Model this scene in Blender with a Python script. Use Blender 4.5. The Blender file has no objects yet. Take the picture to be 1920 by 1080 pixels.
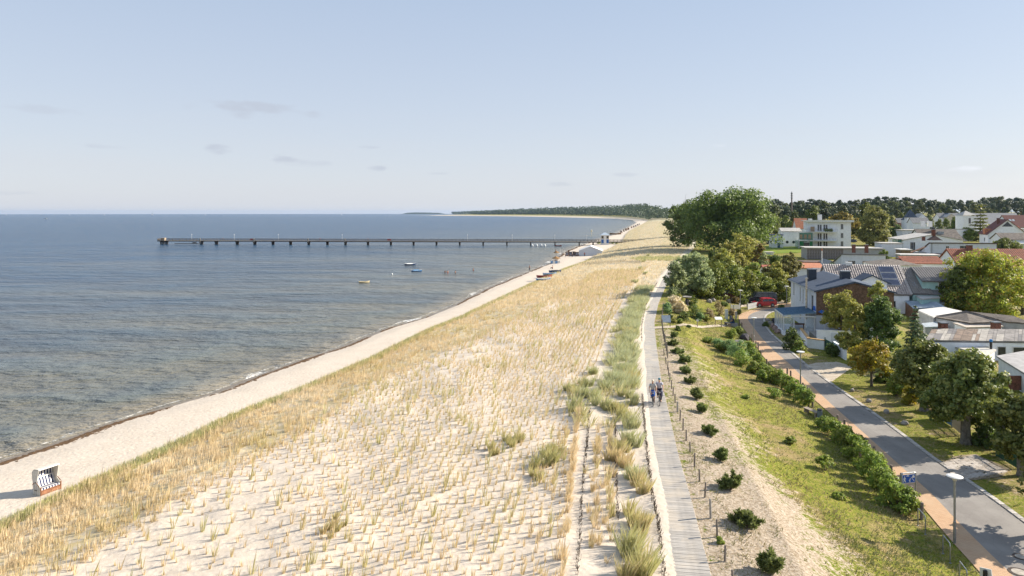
import bpy, math, random
import numpy as np
from mathutils import Vector, Matrix
R = math.radians
random.seed(7); RNG = np.random.default_rng(7)
SC = bpy.context.scene
COL = SC.collection

# ------------------------------------------------------------------ camera, sky, sun, exposure
F, EYE, CZ = 1281.0, 398.2, 18.0            # focal length in photo pixels, eye level row, camera height above the sea
EARTH = 7.4e6                               # radius with refraction: the sea and land curve down with distance
SUN_AZ, SUN_EL = 13.0, 28.0                 # degrees from +X towards +Y, and above the horizon
cam_d = bpy.data.cameras.new('camera'); cam = bpy.data.objects.new('camera', cam_d); COL.objects.link(cam)
cam.location = (0, 0, CZ); cam.rotation_euler = (R(90), 0, 0)
cam_d.sensor_width = 36; cam_d.lens = F / 1920 * 36
cam_d.shift_y = (EYE - 540) / 1920
cam_d.clip_start = 0.5; cam_d.clip_end = 60000
SC.camera = cam

W = bpy.data.worlds.new('World'); SC.world = W; W.use_nodes = True
def build_world():
    nt = W.node_tree; N = nt.nodes; L = nt.links
    N.clear()
    out = N.new('ShaderNodeOutputWorld'); bg = N.new('ShaderNodeBackground')
    sky = N.new('ShaderNodeTexSky'); sky.sky_type = 'NISHITA'; sky.sun_disc = False
    sky.sun_elevation = R(SUN_EL); sky.sun_rotation = R(90 - SUN_AZ)
    sky.altitude = 0; sky.air_density = 1.1; sky.dust_density = 1.0; sky.ozone_density = 2.0
    bg.inputs[1].default_value = 0.084
    tc = N.new('ShaderNodeTexCoord'); sp = N.new('ShaderNodeSeparateXYZ'); L.new(tc.outputs['Generated'], sp.inputs[0])
    def m(op, a, b=None, c=None):
        n = N.new('ShaderNodeMath'); n.operation = op
        for i, v in enumerate((a, b, c)):
            if v is None: continue
            if isinstance(v, (int, float)): n.inputs[i].default_value = v
            else: L.new(v, n.inputs[i])
        return n.outputs[0]
    az = m('ARCTAN2', sp.outputs[0], sp.outputs[1]); el = m('ARCSINE', sp.outputs[2])
    cb = N.new('ShaderNodeCombineXYZ'); L.new(az, cb.inputs[0]); L.new(el, cb.inputs[1])
    def noise(sx, sy, scale, det):
        mp = N.new('ShaderNodeMapping'); mp.inputs['Scale'].default_value = (sx, sy, 1); L.new(cb.outputs[0], mp.inputs[0])
        no = N.new('ShaderNodeTexNoise'); no.inputs['Scale'].default_value = scale; no.inputs['Detail'].default_value = det
        L.new(mp.outputs[0], no.inputs['Vector']); return no.outputs[0]
    n1 = noise(1, 3.2, 22, 5)
    # small fair weather clouds, each a soft ellipse of torn noise
    def cloud(u, v, wu, wv):
        a0 = math.atan2(u - 960, F); e0 = math.atan2(EYE - v, math.hypot(F, u - 960)); wa = wu / F; we = wv / F
        da = m('DIVIDE', m('SUBTRACT', az, a0), wa); de = m('DIVIDE', m('SUBTRACT', el, e0), we)
        r = m('ADD', m('MULTIPLY', da, da), m('MULTIPLY', de, de))
        k = m('ADD', m('SUBTRACT', 1.0, r), m('MULTIPLY', m('SUBTRACT', n1, 0.5), 4.2))
        s = N.new('ShaderNodeMapRange'); s.interpolation_type = 'SMOOTHSTEP'
        L.new(k, s.inputs[0]); s.inputs[1].default_value = 0.1; s.inputs[2].default_value = 1.3
        return s.outputs[0]
    tot = None
    for c in [(480, 206, 110, 17), (402, 281, 26, 10), (530, 299, 34, 13), (590, 305, 40, 8), (710, 316, 24, 7), (690, 276, 22, 4), (200, 275, 36, 6), (70, 205, 60, 9), (1180, 328, 40, 5), (1050, 346, 30, 5), (820, 325, 30, 4), (40, 362, 70, 5)]:
        k = cloud(*c); k = k if c[1] in (206, 281, 299, 316) else m('MULTIPLY', k, 0.5)
        tot = k if tot is None else m('MAXIMUM', tot, k)
    white = m('MAXIMUM', cloud(1803, 317, 28, 7), m('MULTIPLY', cloud(1345, 272, 20, 5), 0.4))
    band = noise(1, 7, 4, 4)
    bm = N.new('ShaderNodeMapRange'); L.new(band, bm.inputs[0]); bm.inputs[1].default_value = .45; bm.inputs[2].default_value = .75
    low = N.new('ShaderNodeMapRange'); L.new(el, low.inputs[0]); low.inputs[1].default_value = 0.16; low.inputs[2].default_value = 0.02
    veil = m('MULTIPLY', m('MULTIPLY', bm.outputs[0], low.outputs[0]), 0.4)
    def mix(fac, c1, c2col):
        x = N.new('ShaderNodeMix'); x.data_type = 'RGBA'
        L.new(fac, x.inputs['Factor']); L.new(c1, x.inputs['A'])
        x.inputs['B'].default_value = (*c2col, 1); return x.outputs['Result']
    # thin summer haze veil over the whole dome, thicker to the horizon
    hz = N.new('ShaderNodeMapRange'); hz.interpolation_type = 'LINEAR'
    L.new(el, hz.inputs[0]); hz.inputs[1].default_value = -0.02; hz.inputs[2].default_value = 0.40; hz.inputs[3].default_value = 0.0; hz.inputs[4].default_value = 1.0
    rgb = N.new('ShaderNodeRGB'); rgb.outputs[0].default_value = (*SKY_VEIL, 1)
    vc = mix(m('POWER', hz.outputs[0], 0.8), rgb.outputs[0], SKY_TOP)
    x = N.new('ShaderNodeMix'); x.data_type = 'RGBA'; x.inputs['Factor'].default_value = 0.86; L.new(sky.outputs[0], x.inputs['A']); L.new(vc, x.inputs['B']); c = x.outputs['Result']
    c = mix(veil, c, tuple(x * .93 for x in SKY_VEIL))
    c = mix(m('MULTIPLY', tot, 0.62), c, (SKY_VEIL[0] * .70, SKY_VEIL[1] * .74, SKY_VEIL[2] * .80))
    c = mix(m('MULTIPLY', white, 0.6), c, tuple(x * 1.25 for x in SKY_VEIL))
    L.new(c, bg.inputs[0]); L.new(bg.outputs[0], out.inputs[0])
SKY_VEIL = (3.75, 3.85, 4.15); SKY_TOP = (2.15, 2.72, 3.65)
build_world()
sun_d = bpy.data.lights.new('sun', 'SUN'); sun = bpy.data.objects.new('sun', sun_d); COL.objects.link(sun)
sun_d.energy = 4.3; sun_d.angle = R(0.5); sun_d.color = (1.0, 0.91, 0.78)
ca, ce = R(SUN_AZ), R(SUN_EL)
sun.rotation_euler = Vector((-math.cos(ca) * math.cos(ce), -math.sin(ca) * math.cos(ce), -math.sin(ce))).to_track_quat('-Z', 'Y').to_euler()
vs = SC.view_settings
vs.view_transform = 'Standard'; vs.look = 'None'; vs.gamma = 1; vs.use_curve_mapping = False; vs.exposure = 1.27
SC.cycles.use_denoising = True
SC.cycles.max_bounces = 6; SC.cycles.diffuse_bounces = 4; SC.cycles.glossy_bounces = 2; SC.cycles.transmission_bounces = 3; SC.cycles.transparent_max_bounces = 6; SC.cycles.volume_bounces = 1
SC.cycles.caustics_reflective = False; SC.cycles.caustics_refractive = False

# ------------------------------------------------------------------ noise and terrain
def _h(ix, iy, s):
    n = (ix.astype(np.int64) * 374761393 + iy.astype(np.int64) * 668265263 + s * 974711) & 0x7fffffff
    n = ((n ^ (n >> 13)) * 1274126177) & 0x7fffffff
    return ((n ^ (n >> 16)) & 0xffff) / 65535.0
def vn(x, y, s=0):
    x = np.asarray(x, float); y = np.asarray(y, float)
    ix = np.floor(x); iy = np.floor(y); fx = x - ix; fy = y - iy
    fx = fx * fx * (3 - 2 * fx); fy = fy * fy * (3 - 2 * fy)
    a = _h(ix, iy, s); b = _h(ix + 1, iy, s); c = _h(ix, iy + 1, s); d = _h(ix + 1, iy + 1, s)
    return (a * (1 - fx) + b * fx) * (1 - fy) + (c * (1 - fx) + d * fx) * fy
def fbm(x, y, s=0, o=3):
    t = 0; a = .5
    for i in range(o): t = t + a * vn(np.asarray(x) * 2 ** i, np.asarray(y) * 2 ** i, s + i * 17); a *= .5
    return t / (1 - .5 ** o)
def sstep(x, a, b):
    t = np.clip((np.asarray(x, float) - a) / (b - a), 0, 1); return t * t * (3 - 2 * t)

def drop(y): return np.asarray(y, float) ** 2 / (2 * EARTH)
def at(u, v, z):
    """world point at height z above the sea seen at pixel u, v"""
    Y = F * (CZ - z) / (v - EYE)
    for _ in range(12): Y = F * (CZ - z + Y * Y / (2 * EARTH)) / (v - EYE)
    return ((u - 960) / F * Y, Y, z)
def line(pts, z):
    q = sorted((at(u, v, z)[1], at(u, v, z)[0]) for u, v in pts)
    return np.array(q)
def ev(ln, y):
    y = np.asarray(y, float); r = np.interp(y, ln[:, 0], ln[:, 1])
    k = min(3, len(ln) - 1)
    s0 = (ln[k, 1] - ln[0, 1]) / (ln[k, 0] - ln[0, 0])
    return np.where(y < ln[0, 0], ln[0, 1] + (y - ln[0, 0]) * s0, r)
L_S = line([(0, 863), (100, 831), (200, 795), (300, 765), (400, 736), (470, 708), (560, 676), (640, 650), (720, 617), (790, 597), (850, 573), (890, 551), (940, 529), (990, 509), (1030, 494), (1052, 475), (1085, 461), (1110, 453), (1150, 440), (1180, 425), (1193, 417.5), (1186, 412.5), (1150, 409.7), (1100, 408.2), (1040, 406.8), (960, 405.4), (880, 404.6), (800, 404.2)], 0)
L_S = np.vstack([L_S, [[9500, -400], [16000, 500], [40000, 3000]]])
L_G = line([(0, 986), (105, 934), (300, 847), (439, 779), (578, 724), (700, 671), (800, 620), (867, 593), (936, 560), (986, 537), (1046, 508.5), (1071, 499), (1098, 490), (1127, 473), (1154, 460), (1168, 451), (1173.5, 439.5), (1181, 432), (1194, 425), (1207, 419)], 1.5)
_yl = L_G[-1, 0]
L_G = np.vstack([L_G, [[y, float(ev(L_S, y)) + 26 + 40 * min(1, (y - _yl) / 2500)] for y in (1500, 2000, 2500, 3000, 3600, 4300, 5200, 9500, 16000, 40000)]])
L_D = line([(300, 956), (384, 903), (472, 853), (550, 819), (700, 717), (807, 670), (900, 627), (1000, 580), (1070, 540), (1115, 512), (1145, 490), (1170, 472)], 2.8)
L_C = line([(1060, 1080), (1072, 800), (1090, 740), (1120, 690), (1150, 600), (1178, 550), (1200, 518), (1228, 490)], 3.8)
L_B = line([(1333, 1080), (1293, 927), (1270, 847), (1253, 771), (1240, 715.6), (1232, 660), (1228, 628), (1226.5, 604), (1234, 569), (1246, 541), (1256, 516), (1276, 490), (1291, 476), (1304, 462)], 3.86)
L_RL = line([(1838, 1073), (1787, 1018), (1731, 951), (1647, 860), (1560, 778), (1478, 707), (1446, 685), (1430, 667), (1418.5, 649), (1404, 628.5), (1389, 608), (1383, 595)], 1.53)
L_RR = line([(1920, 982), (1864, 940), (1804, 898), (1751, 864), (1690.5, 817), (1627, 770), (1560, 723), (1515, 690), (1485, 664), (1463, 643), (1442.6, 625), (1431.5, 610), (1429.6, 593)], 1.53)
def x_S(y): return ev(L_S, y)
def x_G(y): return np.maximum(ev(L_G, y), x_S(y) + 6)
def x_D(y): 
    y = np.asarray(y, float); return np.where(y < L_D[-1, 0], ev(L_D, y), x_G(y) + (L_D[-1, 1] - float(ev(L_G, L_D[-1, 0]))))
def x_B(y):
    y = np.asarray(y, float); e = L_B[-1]; 
    return np.where(y < e[0], ev(L_B, y), x_G(y) + (e[1] - float(ev(L_G, e[0]))) + np.clip((y - e[0]) * .02, 0, 40))
def x_C(y):
    y = np.asarray(y, float); e = L_C[-1]
    return np.minimum(np.where(y < e[0], ev(L_C, y), x_B(y) - 14 - np.clip((y - e[0]) * .02, 0, 20)), x_B(y) - 3.2)
def x_RL(y):
    y = np.asarray(y, float); e = L_RL[-1]; r = np.where(y < e[0], ev(L_RL, y), e[1] + (y - e[0]) * .8)
    return np.maximum(r, x_B(y) + 6)
def x_RR(y):
    y = np.asarray(y, float); e = L_RR[-1]; r = np.where(y < e[0], ev(L_RR, y), e[1] + (y - e[0]) * .9)
    return np.maximum(r, x_RL(y) + 2)
def z_V(y): return 1.5 + 4.0 * sstep(y, 128, 275) + 4.0 * sstep(y, 275, 700) + 10 * sstep(y, 800, 2200)
BW = 0.72        # half width of the boardwalk
def gz(x, y):
    x = np.asarray(x, float); y = np.asarray(y, float)
    S = x_S(y); G = x_G(y); D = x_D(y); C = x_C(y) + 3.0 * (fbm(x * .12, y * .12, 31) - .55); B = x_B(y) - BW; RL = x_RL(y); RR = x_RR(y)
    w = G - S; V = z_V(y); far = sstep(y, 300, 900)
    cx = [S - 30, S - 6, S, S + .35 * w, G - 1.2, G, D, C, B - 1.6, B + 1.6, B + 4.5, (B + RL) / 2, RL - 1.2, RR + 1.5, RR + 60]
    o = np.ones_like(y)
    cz = [-2.5 * o, -.5 * o, 0 * o, .5 * o, .8 * o, 1.45 * o, 2.8 * o, 3.8 * o, 3.8 * o, 3.8 * o, 3.55 * o, np.maximum(2.6, V * .8), np.maximum(1.5, V), V, V]
    for i in range(1, len(cx)): cx[i] = np.maximum(cx[i], cx[i - 1] + .02)
    z = np.where(x <= cx[0], cz[0], cz[-1])
    for i in range(len(cx) - 1):
        t = np.clip((x - cx[i]) / (cx[i + 1] - cx[i]), 0, 1)
        if i in (4, 9): t = t * t * (3 - 2 * t)
        z = np.where((x > cx[i]) & (x <= cx[i + 1]), cz[i] * (1 - t) + cz[i + 1] * t, z)
    # relief: beach, wind-blown dune hummocks, meadow bumps; none on the road, the boards stay level
    mb = sstep(x, S + .5, S + 4) * (1 - sstep(x, G - 2, G)); md = sstep(x, G - .5, G + 2) * (1 - sstep(x, B - 2.4, B - .6))
    mm = sstep(x, B + 2.2, B + 5) * (1 - sstep(x, RL - 3, RL - 1.3)); mv = sstep(x, RR + 1.5, RR + 4)
    near = 1 - sstep(y, 150, 400)
    z = z + mb * .10 * (fbm(x * 1.4, y * 1.4, 3) - .5) + mm * .22 * (fbm(x * .5, y * .5, 8) - .5) + mv * .10 * (fbm(x * .5, y * .5, 9) - .5)
    z = z + md * near * (.5 * (fbm(x * .22, y * .16, 5) - .5) + .11 * (fbm(x * 1.7, y * 1.2, 6, 2) - .5))
    # sand drifting over the left edge of the boards
    tt = x - (x_B(y) - BW)
    z = z + .09 * (1 - sstep(tt + .5 * (fbm(x * .1, y * .18, 12) - .5), -.85, -.05)) * sstep(tt, -2.2, -1.0)
    return z - drop(np.hypot(x, y))
def g1(x, y): return float(gz(np.array([x]), np.array([y]))[0])
def gp(u, v):
    """the point of the terrain seen at pixel u, v"""
    z = 2.0
    for i in range(40):
        Y = F * (CZ - z) / (v - EYE); X = (u - 960) / F * Y
        q = g1(X, Y)
        if abs(q - z) < .01: break
        z = .4 * z + .6 * q
    return Vector((X, Y, q))
def up(u, v, Y): return Vector(((u - 960) / F * Y, Y, CZ - (v - EYE) / F * Y))
def px(Y): return Y / F          # metres per photo pixel at depth Y

# ------------------------------------------------------------------ mesh helpers
def npmesh(name, V, Fc, smooth=False):
    """V (n,3); Fc list of int arrays (m,k), one array per face size"""
    me = bpy.data.meshes.new(name); V = np.asarray(V, np.float32)
    Fc = [np.asarray(f, np.int32) for f in (Fc if isinstance(Fc, list) else [Fc]) if len(f)]
    me.vertices.add(len(V)); me.vertices.foreach_set('co', V.ravel())
    li = np.concatenate([f.ravel() for f in Fc]); ct = np.concatenate([np.full(len(f), f.shape[1]) for f in Fc])
    st = np.concatenate([[0], np.cumsum(ct)[:-1]]).astype(np.int32)
    me.loops.add(len(li)); me.loops.foreach_set('vertex_index', li.astype(np.int32))
    me.polygons.add(len(ct)); me.polygons.foreach_set('loop_start', st); me.polygons.foreach_set('loop_total', ct.astype(np.int32))
    if smooth: me.polygons.foreach_set('use_smooth', np.ones(len(ct), bool))
    me.update(calc_edges=True); return me
def nth(i): return ('first second third fourth fifth sixth seventh eighth ninth tenth eleventh twelfth'.split()[i] if i < 12 else '%d%s' % (i + 1, {1: 'st', 2: 'nd', 3: 'rd'}.get((i + 1) % 10 if (i + 1) % 100 not in (11, 12, 13) else 0, 'th')))
def attr(me, name, vals):
    a = me.attributes.new(name, 'FLOAT', 'POINT'); a.data.foreach_set('value', np.asarray(vals, np.float32))
def link(name, me, mats=None, parent=None, loc=None, rot=None, **props):
    o = bpy.data.objects.new(name, me); COL.objects.link(o)
    if me is not None and mats is not None and len(me.materials) == 0:
        for m in (mats if isinstance(mats, (list, tuple)) else [mats]): me.materials.append(m)
    if parent is not None: o.parent = parent
    if loc is not None: o.location = loc
    if rot is not None: o.rotation_euler = (0, 0, rot) if isinstance(rot, (int, float)) else rot
    for k, v in props.items():
        if v: o[k] = v
    return o
def structure(name, me, mats, label=None): return link(name, me, mats, kind='structure', label=label)
def thing(name, label, cat, loc=(0, 0, 0), rz=0, group=None):
    return link(name, None, loc=loc, rot=rz, label=label, category=cat, group=group)
def kids(o): return o.children
def dup(root, loc, rz=None, s=None, label=None, group=None):
    """copy of a thing with copies of its parts and sub-parts; mesh data is shared"""
    r = root.copy(); COL.objects.link(r); r.location = loc
    if rz is not None: r.rotation_euler = (0, 0, rz)
    if s is not None: r.scale = (s, s, s) if isinstance(s, (int, float)) else s
    if label: r['label'] = label
    if group: r['group'] = group
    for c in root.children:
        d = c.copy(); COL.objects.link(d); d.parent = r
        for g in c.children:
            e = g.copy(); COL.objects.link(e); e.parent = d
    return r
class MB:
    def __init__(s): s.v = []; s.f = []; s.m = []
    def add(s, vs, fs, m=0):
        b = len(s.v); s.v += [tuple(p) for p in vs]; s.f += [tuple(i + b for i in f) for f in fs]; s.m += [m] * len(fs); return s
    def box(s, c, d, rz=0, m=0, top=None):
        """box with centre c and size d; top scales the upper face"""
        x, y, z = d[0] / 2, d[1] / 2, d[2] / 2; t = top or (1, 1)
        P = [(-x, -y, -z), (x, -y, -z), (x, y, -z), (-x, y, -z), (-x * t[0], -y * t[1], z), (x * t[0], -y * t[1], z), (x * t[0], y * t[1], z), (-x * t[0], y * t[1], z)]
        cs, sn = math.cos(rz), math.sin(rz)
        P = [(c[0] + p[0] * cs - p[1] * sn, c[1] + p[0] * sn + p[1] * cs, c[2] + p[2]) for p in P]
        return s.add(P, [(3, 2, 1, 0), (4, 5, 6, 7), (0, 1, 5, 4), (1, 2, 6, 5), (2, 3, 7, 6), (3, 0, 4, 7)], m)
    def bx(s, x0, x1, y0, y1, z0, z1, m=0): return s.box(((x0 + x1) / 2, (y0 + y1) / 2, (z0 + z1) / 2), (abs(x1 - x0), abs(y1 - y0), abs(z1 - z0)), 0, m)
    def tube(s, pts, r, n=8, m=0, cap=True):
        pts = [Vector(p) for p in pts]; rr = r if isinstance(r, (list, tuple)) else [r] * len(pts); rings = []
        for i, p in enumerate(pts):
            t = (pts[min(i + 1, len(pts) - 1)] - pts[max(i - 1, 0)]).normalized()
            a = t.orthogonal().normalized() if i == 0 else (a - t * a.dot(t)).normalized()
            b = t.cross(a); rings.append([p + (a * math.cos(2 * math.pi * k / n) + b * math.sin(2 * math.pi * k / n)) * rr[i] for k in range(n)])
        vs = [q for g in rings for q in g]; fs = []
        for i in range(len(pts) - 1):
            for k in range(n): fs.append((i * n + k, i * n + (k + 1) % n, (i + 1) * n + (k + 1) % n, (i + 1) * n + k))
        if cap: fs += [tuple(range(n))[::-1], tuple(range((len(pts) - 1) * n, len(pts) * n))]
        return s.add(vs, fs, m)
    def lathe(s, c, prof, n=16, m=0):
        vs = []; fs = []
        for r, z in prof: vs += [(c[0] + r * math.cos(2 * math.pi * k / n), c[1] + r * math.sin(2 * math.pi * k / n), c[2] + z) for k in range(n)]
        for i in range(len(prof) - 1):
            for k in range(n): fs.append((i * n + k, i * n + (k + 1) % n, (i + 1) * n + (k + 1) % n, (i + 1) * n + k))
        fs += [tuple(range(n))[::-1], tuple(range((len(prof) - 1) * n, len(prof) * n))]
        return s.add(vs, fs, m)
    def prism(s, poly, axis, a, b, m=0):
        """polygon in the two other axes, extruded along axis from a to b"""
        def P(p, t): return (t, p[0], p[1]) if axis == 0 else (p[0], t, p[1]) if axis == 1 else (p[0], p[1], t)
        n = len(poly); vs = [P(p, a) for p in poly] + [P(p, b) for p in poly]
        fs = [tuple(range(n)), tuple(range(n, 2 * n))[::-1]] + [(i, i + n, (i + 1) % n + n, (i + 1) % n) for i in range(n)]
        return s.add(vs, fs, m)
    def slab(s, quad, th, m=0):
        """a thick sheet: four corners of the upper face, thickness th down along the normal"""
        q = [Vector(p) for p in quad]; n = (q[1] - q[0]).cross(q[3] - q[0]).normalized()
        if n.z < 0: n = -n; q = q[::-1]
        lo = [p - n * th for p in q]
        return s.add(q + lo, [(0, 1, 2, 3), (7, 6, 5, 4)] + [(i, i + 4, (i + 1) % 4 + 4, (i + 1) % 4) for i in range(4)], m)
    def mesh(s, name, bevel=0):
        me = bpy.data.meshes.new(name); me.from_pydata(s.v, [], s.f); me.update()
        me.polygons.foreach_set('material_index', np.array(s.m, np.int32))
        import bmesh
        b = bmesh.new(); b.from_mesh(me); bmesh.ops.recalc_face_normals(b, faces=b.faces)
        if bevel: bmesh.ops.bevel(b, geom=list(b.edges), offset=bevel, segments=1, affect='EDGES', clamp_overlap=True)
        b.to_mesh(me); b.free(); return me
    def obj(s, name, mats, parent=None, label=None, kind=None, smooth=False, bevel=0, **k):
        me = s.mesh(name, bevel)
        if smooth: me.polygons.foreach_set('use_smooth', np.ones(len(me.polygons), bool))
        return link(name, me, mats, parent, label=label, kind=kind, **k)

# ------------------------------------------------------------------ materials
MATS = {}
class NT:
    def __init__(s, name):
        s.mat = bpy.data.materials.new(name); s.mat.use_nodes = True; s.t = s.mat.node_tree; s.N = s.t.nodes; s.L = s.t.links; s.N.clear()
        s.out = s.N.new('ShaderNodeOutputMaterial')
    def n(s, kind, **kw):
        x = s.N.new('ShaderNode' + kind)
        for k, v in kw.items(): setattr(x, k, v)
        return x
    def put(s, sock, v):
        if hasattr(v, 'is_output') or isinstance(v, bpy.types.NodeSocket): s.L.new(v, sock)
        elif isinstance(v, (tuple, list)) and len(v) == 3 and sock.type == 'RGBA': sock.default_value = (*v, 1)
        else: sock.default_value = v
    def math(s, op, a, b=0.0, clamp=False):
        x = s.n('Math', operation=op, use_clamp=clamp); s.put(x.inputs[0], a); s.put(x.inputs[1], b); return x.outputs[0]
    def mix(s, f, a, b, blend='MIX'):
        x = s.n('Mix', data_type='RGBA', blend_type=blend); s.put(x.inputs['Factor'], f); s.put(x.inputs['A'], a); s.put(x.inputs['B'], b); return x.outputs['Result']
    def ramp(s, v, a, b, lo=0.0, hi=1.0, smooth=True):
        x = s.n('MapRange'); x.interpolation_type = 'SMOOTHSTEP' if smooth else 'LINEAR'
        s.put(x.inputs[0], v); x.inputs[1].default_value = a; x.inputs[2].default_value = b; x.inputs[3].default_value = lo; x.inputs[4].default_value = hi; return x.outputs[0]
    def coords(s, scale=(1, 1, 1), kind='Object', rot=(0, 0, 0)):
        tc = s.n('TexCoord'); mp = s.n('Mapping'); s.L.new(tc.outputs[kind], mp.inputs[0]); mp.inputs['Scale'].default_value = scale; mp.inputs['Rotation'].default_value = rot; return mp.outputs[0]
    def pos(s, scale=(1, 1, 1), rot=(0, 0, 0)):
        g = s.n('NewGeometry'); mp = s.n('Mapping'); s.L.new(g.outputs['Position'], mp.inputs[0]); mp.inputs['Scale'].default_value = scale; mp.inputs['Rotation'].default_value = rot; return mp.outputs[0]
    def noise(s, vec, scale, det=3, rough=.55):
        x = s.n('TexNoise'); s.L.new(vec, x.inputs['Vector']); x.inputs['Scale'].default_value = scale; x.inputs['Detail'].default_value = det; x.inputs['Roughness'].default_value = rough; return x.outputs[0]
    def attr(s, name):
        x = s.n('Attribute'); x.attribute_name = name; return x.outputs['Fac']
    def bump(s, h, strength=.5, dist=.05, prev=None):
        x = s.n('Bump'); x.inputs['Strength'].default_value = strength; x.inputs['Distance'].default_value = dist; s.L.new(h, x.inputs['Height'])
        if prev is not None: s.L.new(prev, x.inputs['Normal'])
        return x.outputs[0]
    def pbr(s, col, rough=.8, metal=0.0, spec=.3, normal=None, trans=0.0, **kw):
        p = s.n('BsdfPrincipled'); s.put(p.inputs['Base Color'], col); s.put(p.inputs['Roughness'], rough); p.inputs['Metallic'].default_value = metal
        p.inputs['Specular IOR Level'].default_value = spec; p.inputs['Transmission Weight'].default_value = trans
        if normal is not None: s.L.new(normal, p.inputs['Normal'])
        for k, v in kw.items(): s.put(p.inputs[k], v)
        s.L.new(p.outputs[0], s.out.inputs[0]); return p
def M(name, col, rough=.75, var=.18, scale=3.0, metal=0.0, spec=.3, bump=0.0, col2=None, det=4):
    """plain paint, plaster, wood or metal with wear-like variation"""
    if name in MATS: return MATS[name]
    t = NT(name); v = t.coords(); n = t.noise(v, scale, det); n2 = t.noise(v, scale * 6, 2)
    k = t.math('ADD', t.math('MULTIPLY', n, .7), t.math('MULTIPLY', n2, .3))
    c2 = col2 or tuple(c * (1 - 1.6 * var) for c in col); c1 = tuple(min(1, c * (1 + var * .5)) for c in col)
    c = t.mix(t.ramp(k, .3, .7), c2, c1)
    nm = t.bump(n2, .5, bump) if bump else None
    t.pbr(c, t.ramp(n, .3, .7, rough - .06, rough + .06), metal, spec, nm)
    MATS[name] = t.mat; return t.mat
def leafmat(name, c1, c2, c3=None, trans=.38, rough=.55):
    if name in MATS: return MATS[name]
    t = NT(name); g = t.n('NewGeometry'); oi = t.n('ObjectInfo')
    n = t.noise(t.coords(), .55, 2)
    k = t.math('ADD', t.math('MULTIPLY', g.outputs['Random Per Island'], .55), t.math('MULTIPLY', n, .5))
    c = t.mix(t.ramp(k, .2, .85, smooth=False), c1, c2)
    if c3: c = t.mix(t.ramp(t.math('ADD', t.math('MULTIPLY', t.noise(t.coords(), .9, 2), .7), t.math('MULTIPLY', g.outputs['Random Per Island'], .3)), .5, .68), c, c3)
    hsv = t.n('HueSaturation'); t.L.new(c, hsv.inputs['Color']); t.put(hsv.inputs['Hue'], t.ramp(oi.outputs['Random'], 0, 1, .482, .515, False)); t.put(hsv.inputs['Value'], t.ramp(oi.outputs['Random'], 0, 1, .82, 1.2, False))
    p = t.n('BsdfPrincipled'); t.L.new(hsv.outputs[0], p.inputs['Base Color']); p.inputs['Roughness'].default_value = rough; p.inputs['Specular IOR Level'].default_value = .35
    tr = t.n('BsdfTranslucent'); tc = t.mix(.5, hsv.outputs[0], tuple(min(1, x * 1.5) for x in c2)); t.L.new(tc, tr.inputs[0])
    mx = t.n('MixShader'); mx.inputs[0].default_value = trans; t.L.new(p.outputs[0], mx.inputs[1]); t.L.new(tr.outputs[0], mx.inputs[2]); t.L.new(mx.outputs[0], t.out.inputs[0])
    MATS[name] = t.mat; return t.mat
# ------------------------------------------------------------------ ground, sea, road
def rows_y():
    y = [9.0]
    while y[-1] < 150: y.append(y[-1] + .26 + max(0, y[-1] - 60) * .004)
    while y[-1] < 16500: y.append(y[-1] * 1.02)
    return np.array(y)
YR = rows_y()
def grid(fl, fr, ncol, ys, power=1.0, z=gz, lift=0.0):
    t = np.linspace(0, 1, ncol) ** power
    Y = np.repeat(ys[:, None], ncol, 1); A = fl(ys)[:, None]; B = fr(ys)[:, None]; X = A + (B - A) * t[None]
    Z = z(X.ravel(), Y.ravel()) + lift; V = np.stack([X.ravel(), Y.ravel(), Z], 1)
    i = np.arange(len(ys) - 1)[:, None] * ncol + np.arange(ncol - 1)[None]; i = i.ravel()
    return V, np.stack([i, i + 1, i + ncol + 1, i + ncol], 1)

def sand_mat(name, wet=False, marram=False):
    t = NT(name); p = t.pos(); big = t.noise(p, .35, 4); fine = t.noise(p, 3.5, 5, .7); grain = t.noise(p, 26, 3, .7)
    c = t.mix(t.ramp(big, .3, .7), (.50, .425, .34), (.56, .48, .39))
    c = t.mix(t.ramp(fine, .35, .75), c, (.61, .535, .45))
    c = t.mix(t.math('MULTIPLY', t.ramp(grain, .56, .72), .28), c, (.30, .235, .165))
    h = t.math('ADD', fine, t.math('MULTIPLY', grain, .35)); nm = t.bump(h, .5, .05)
    # footprints and scuffs
    vo = t.n('TexVoronoi'); t.L.new(p, vo.inputs['Vector']); vo.inputs['Scale'].default_value = 2.6
    nm = t.bump(t.ramp(vo.outputs['Distance'], .1, .5), .3, .05, nm)
    rough = .9
    if marram:
        a = t.attr('tan'); k = t.math('MULTIPLY', a, t.ramp(t.noise(p, .9, 4, .7), .25, .62))
        c = t.mix(k, c, t.mix(t.ramp(t.noise(p, 1.7, 3), .3, .7), (.40, .31, .13), (.47, .39, .20)))
        gr = t.attr('green'); c = t.mix(t.math('MULTIPLY', gr, t.ramp(t.noise(p, .5, 4, .7), .42, .6)), c, (.16, .19, .06))
    if wet:
        a = t.attr('wet'); n = t.noise(p, .8, 4); w = t.ramp(t.math('ADD', a, t.math('MULTIPLY', t.math('SUBTRACT', n, .5), .5)), .35, .75)
        c = t.mix(w, c, (.20, .155, .105)); rough = t.ramp(w, 0, 1, .9, .35)
    t.pbr(c, rough, 0, .25, nm); return t.mat

# beach
V, Fq = grid(lambda y: x_S(y) - 25, lambda y: x_G(y) - .5, 46, YR)
me = npmesh('beach', V, Fq, True); d = V[:, 0] - x_S(V[:, 1]); w = x_G(V[:, 1]) - x_S(V[:, 1])
attr(me, 'wet', 1 - sstep(d, .3, 1.9)); structure('beach', me, sand_mat('beach_sand', wet=True))
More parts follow.
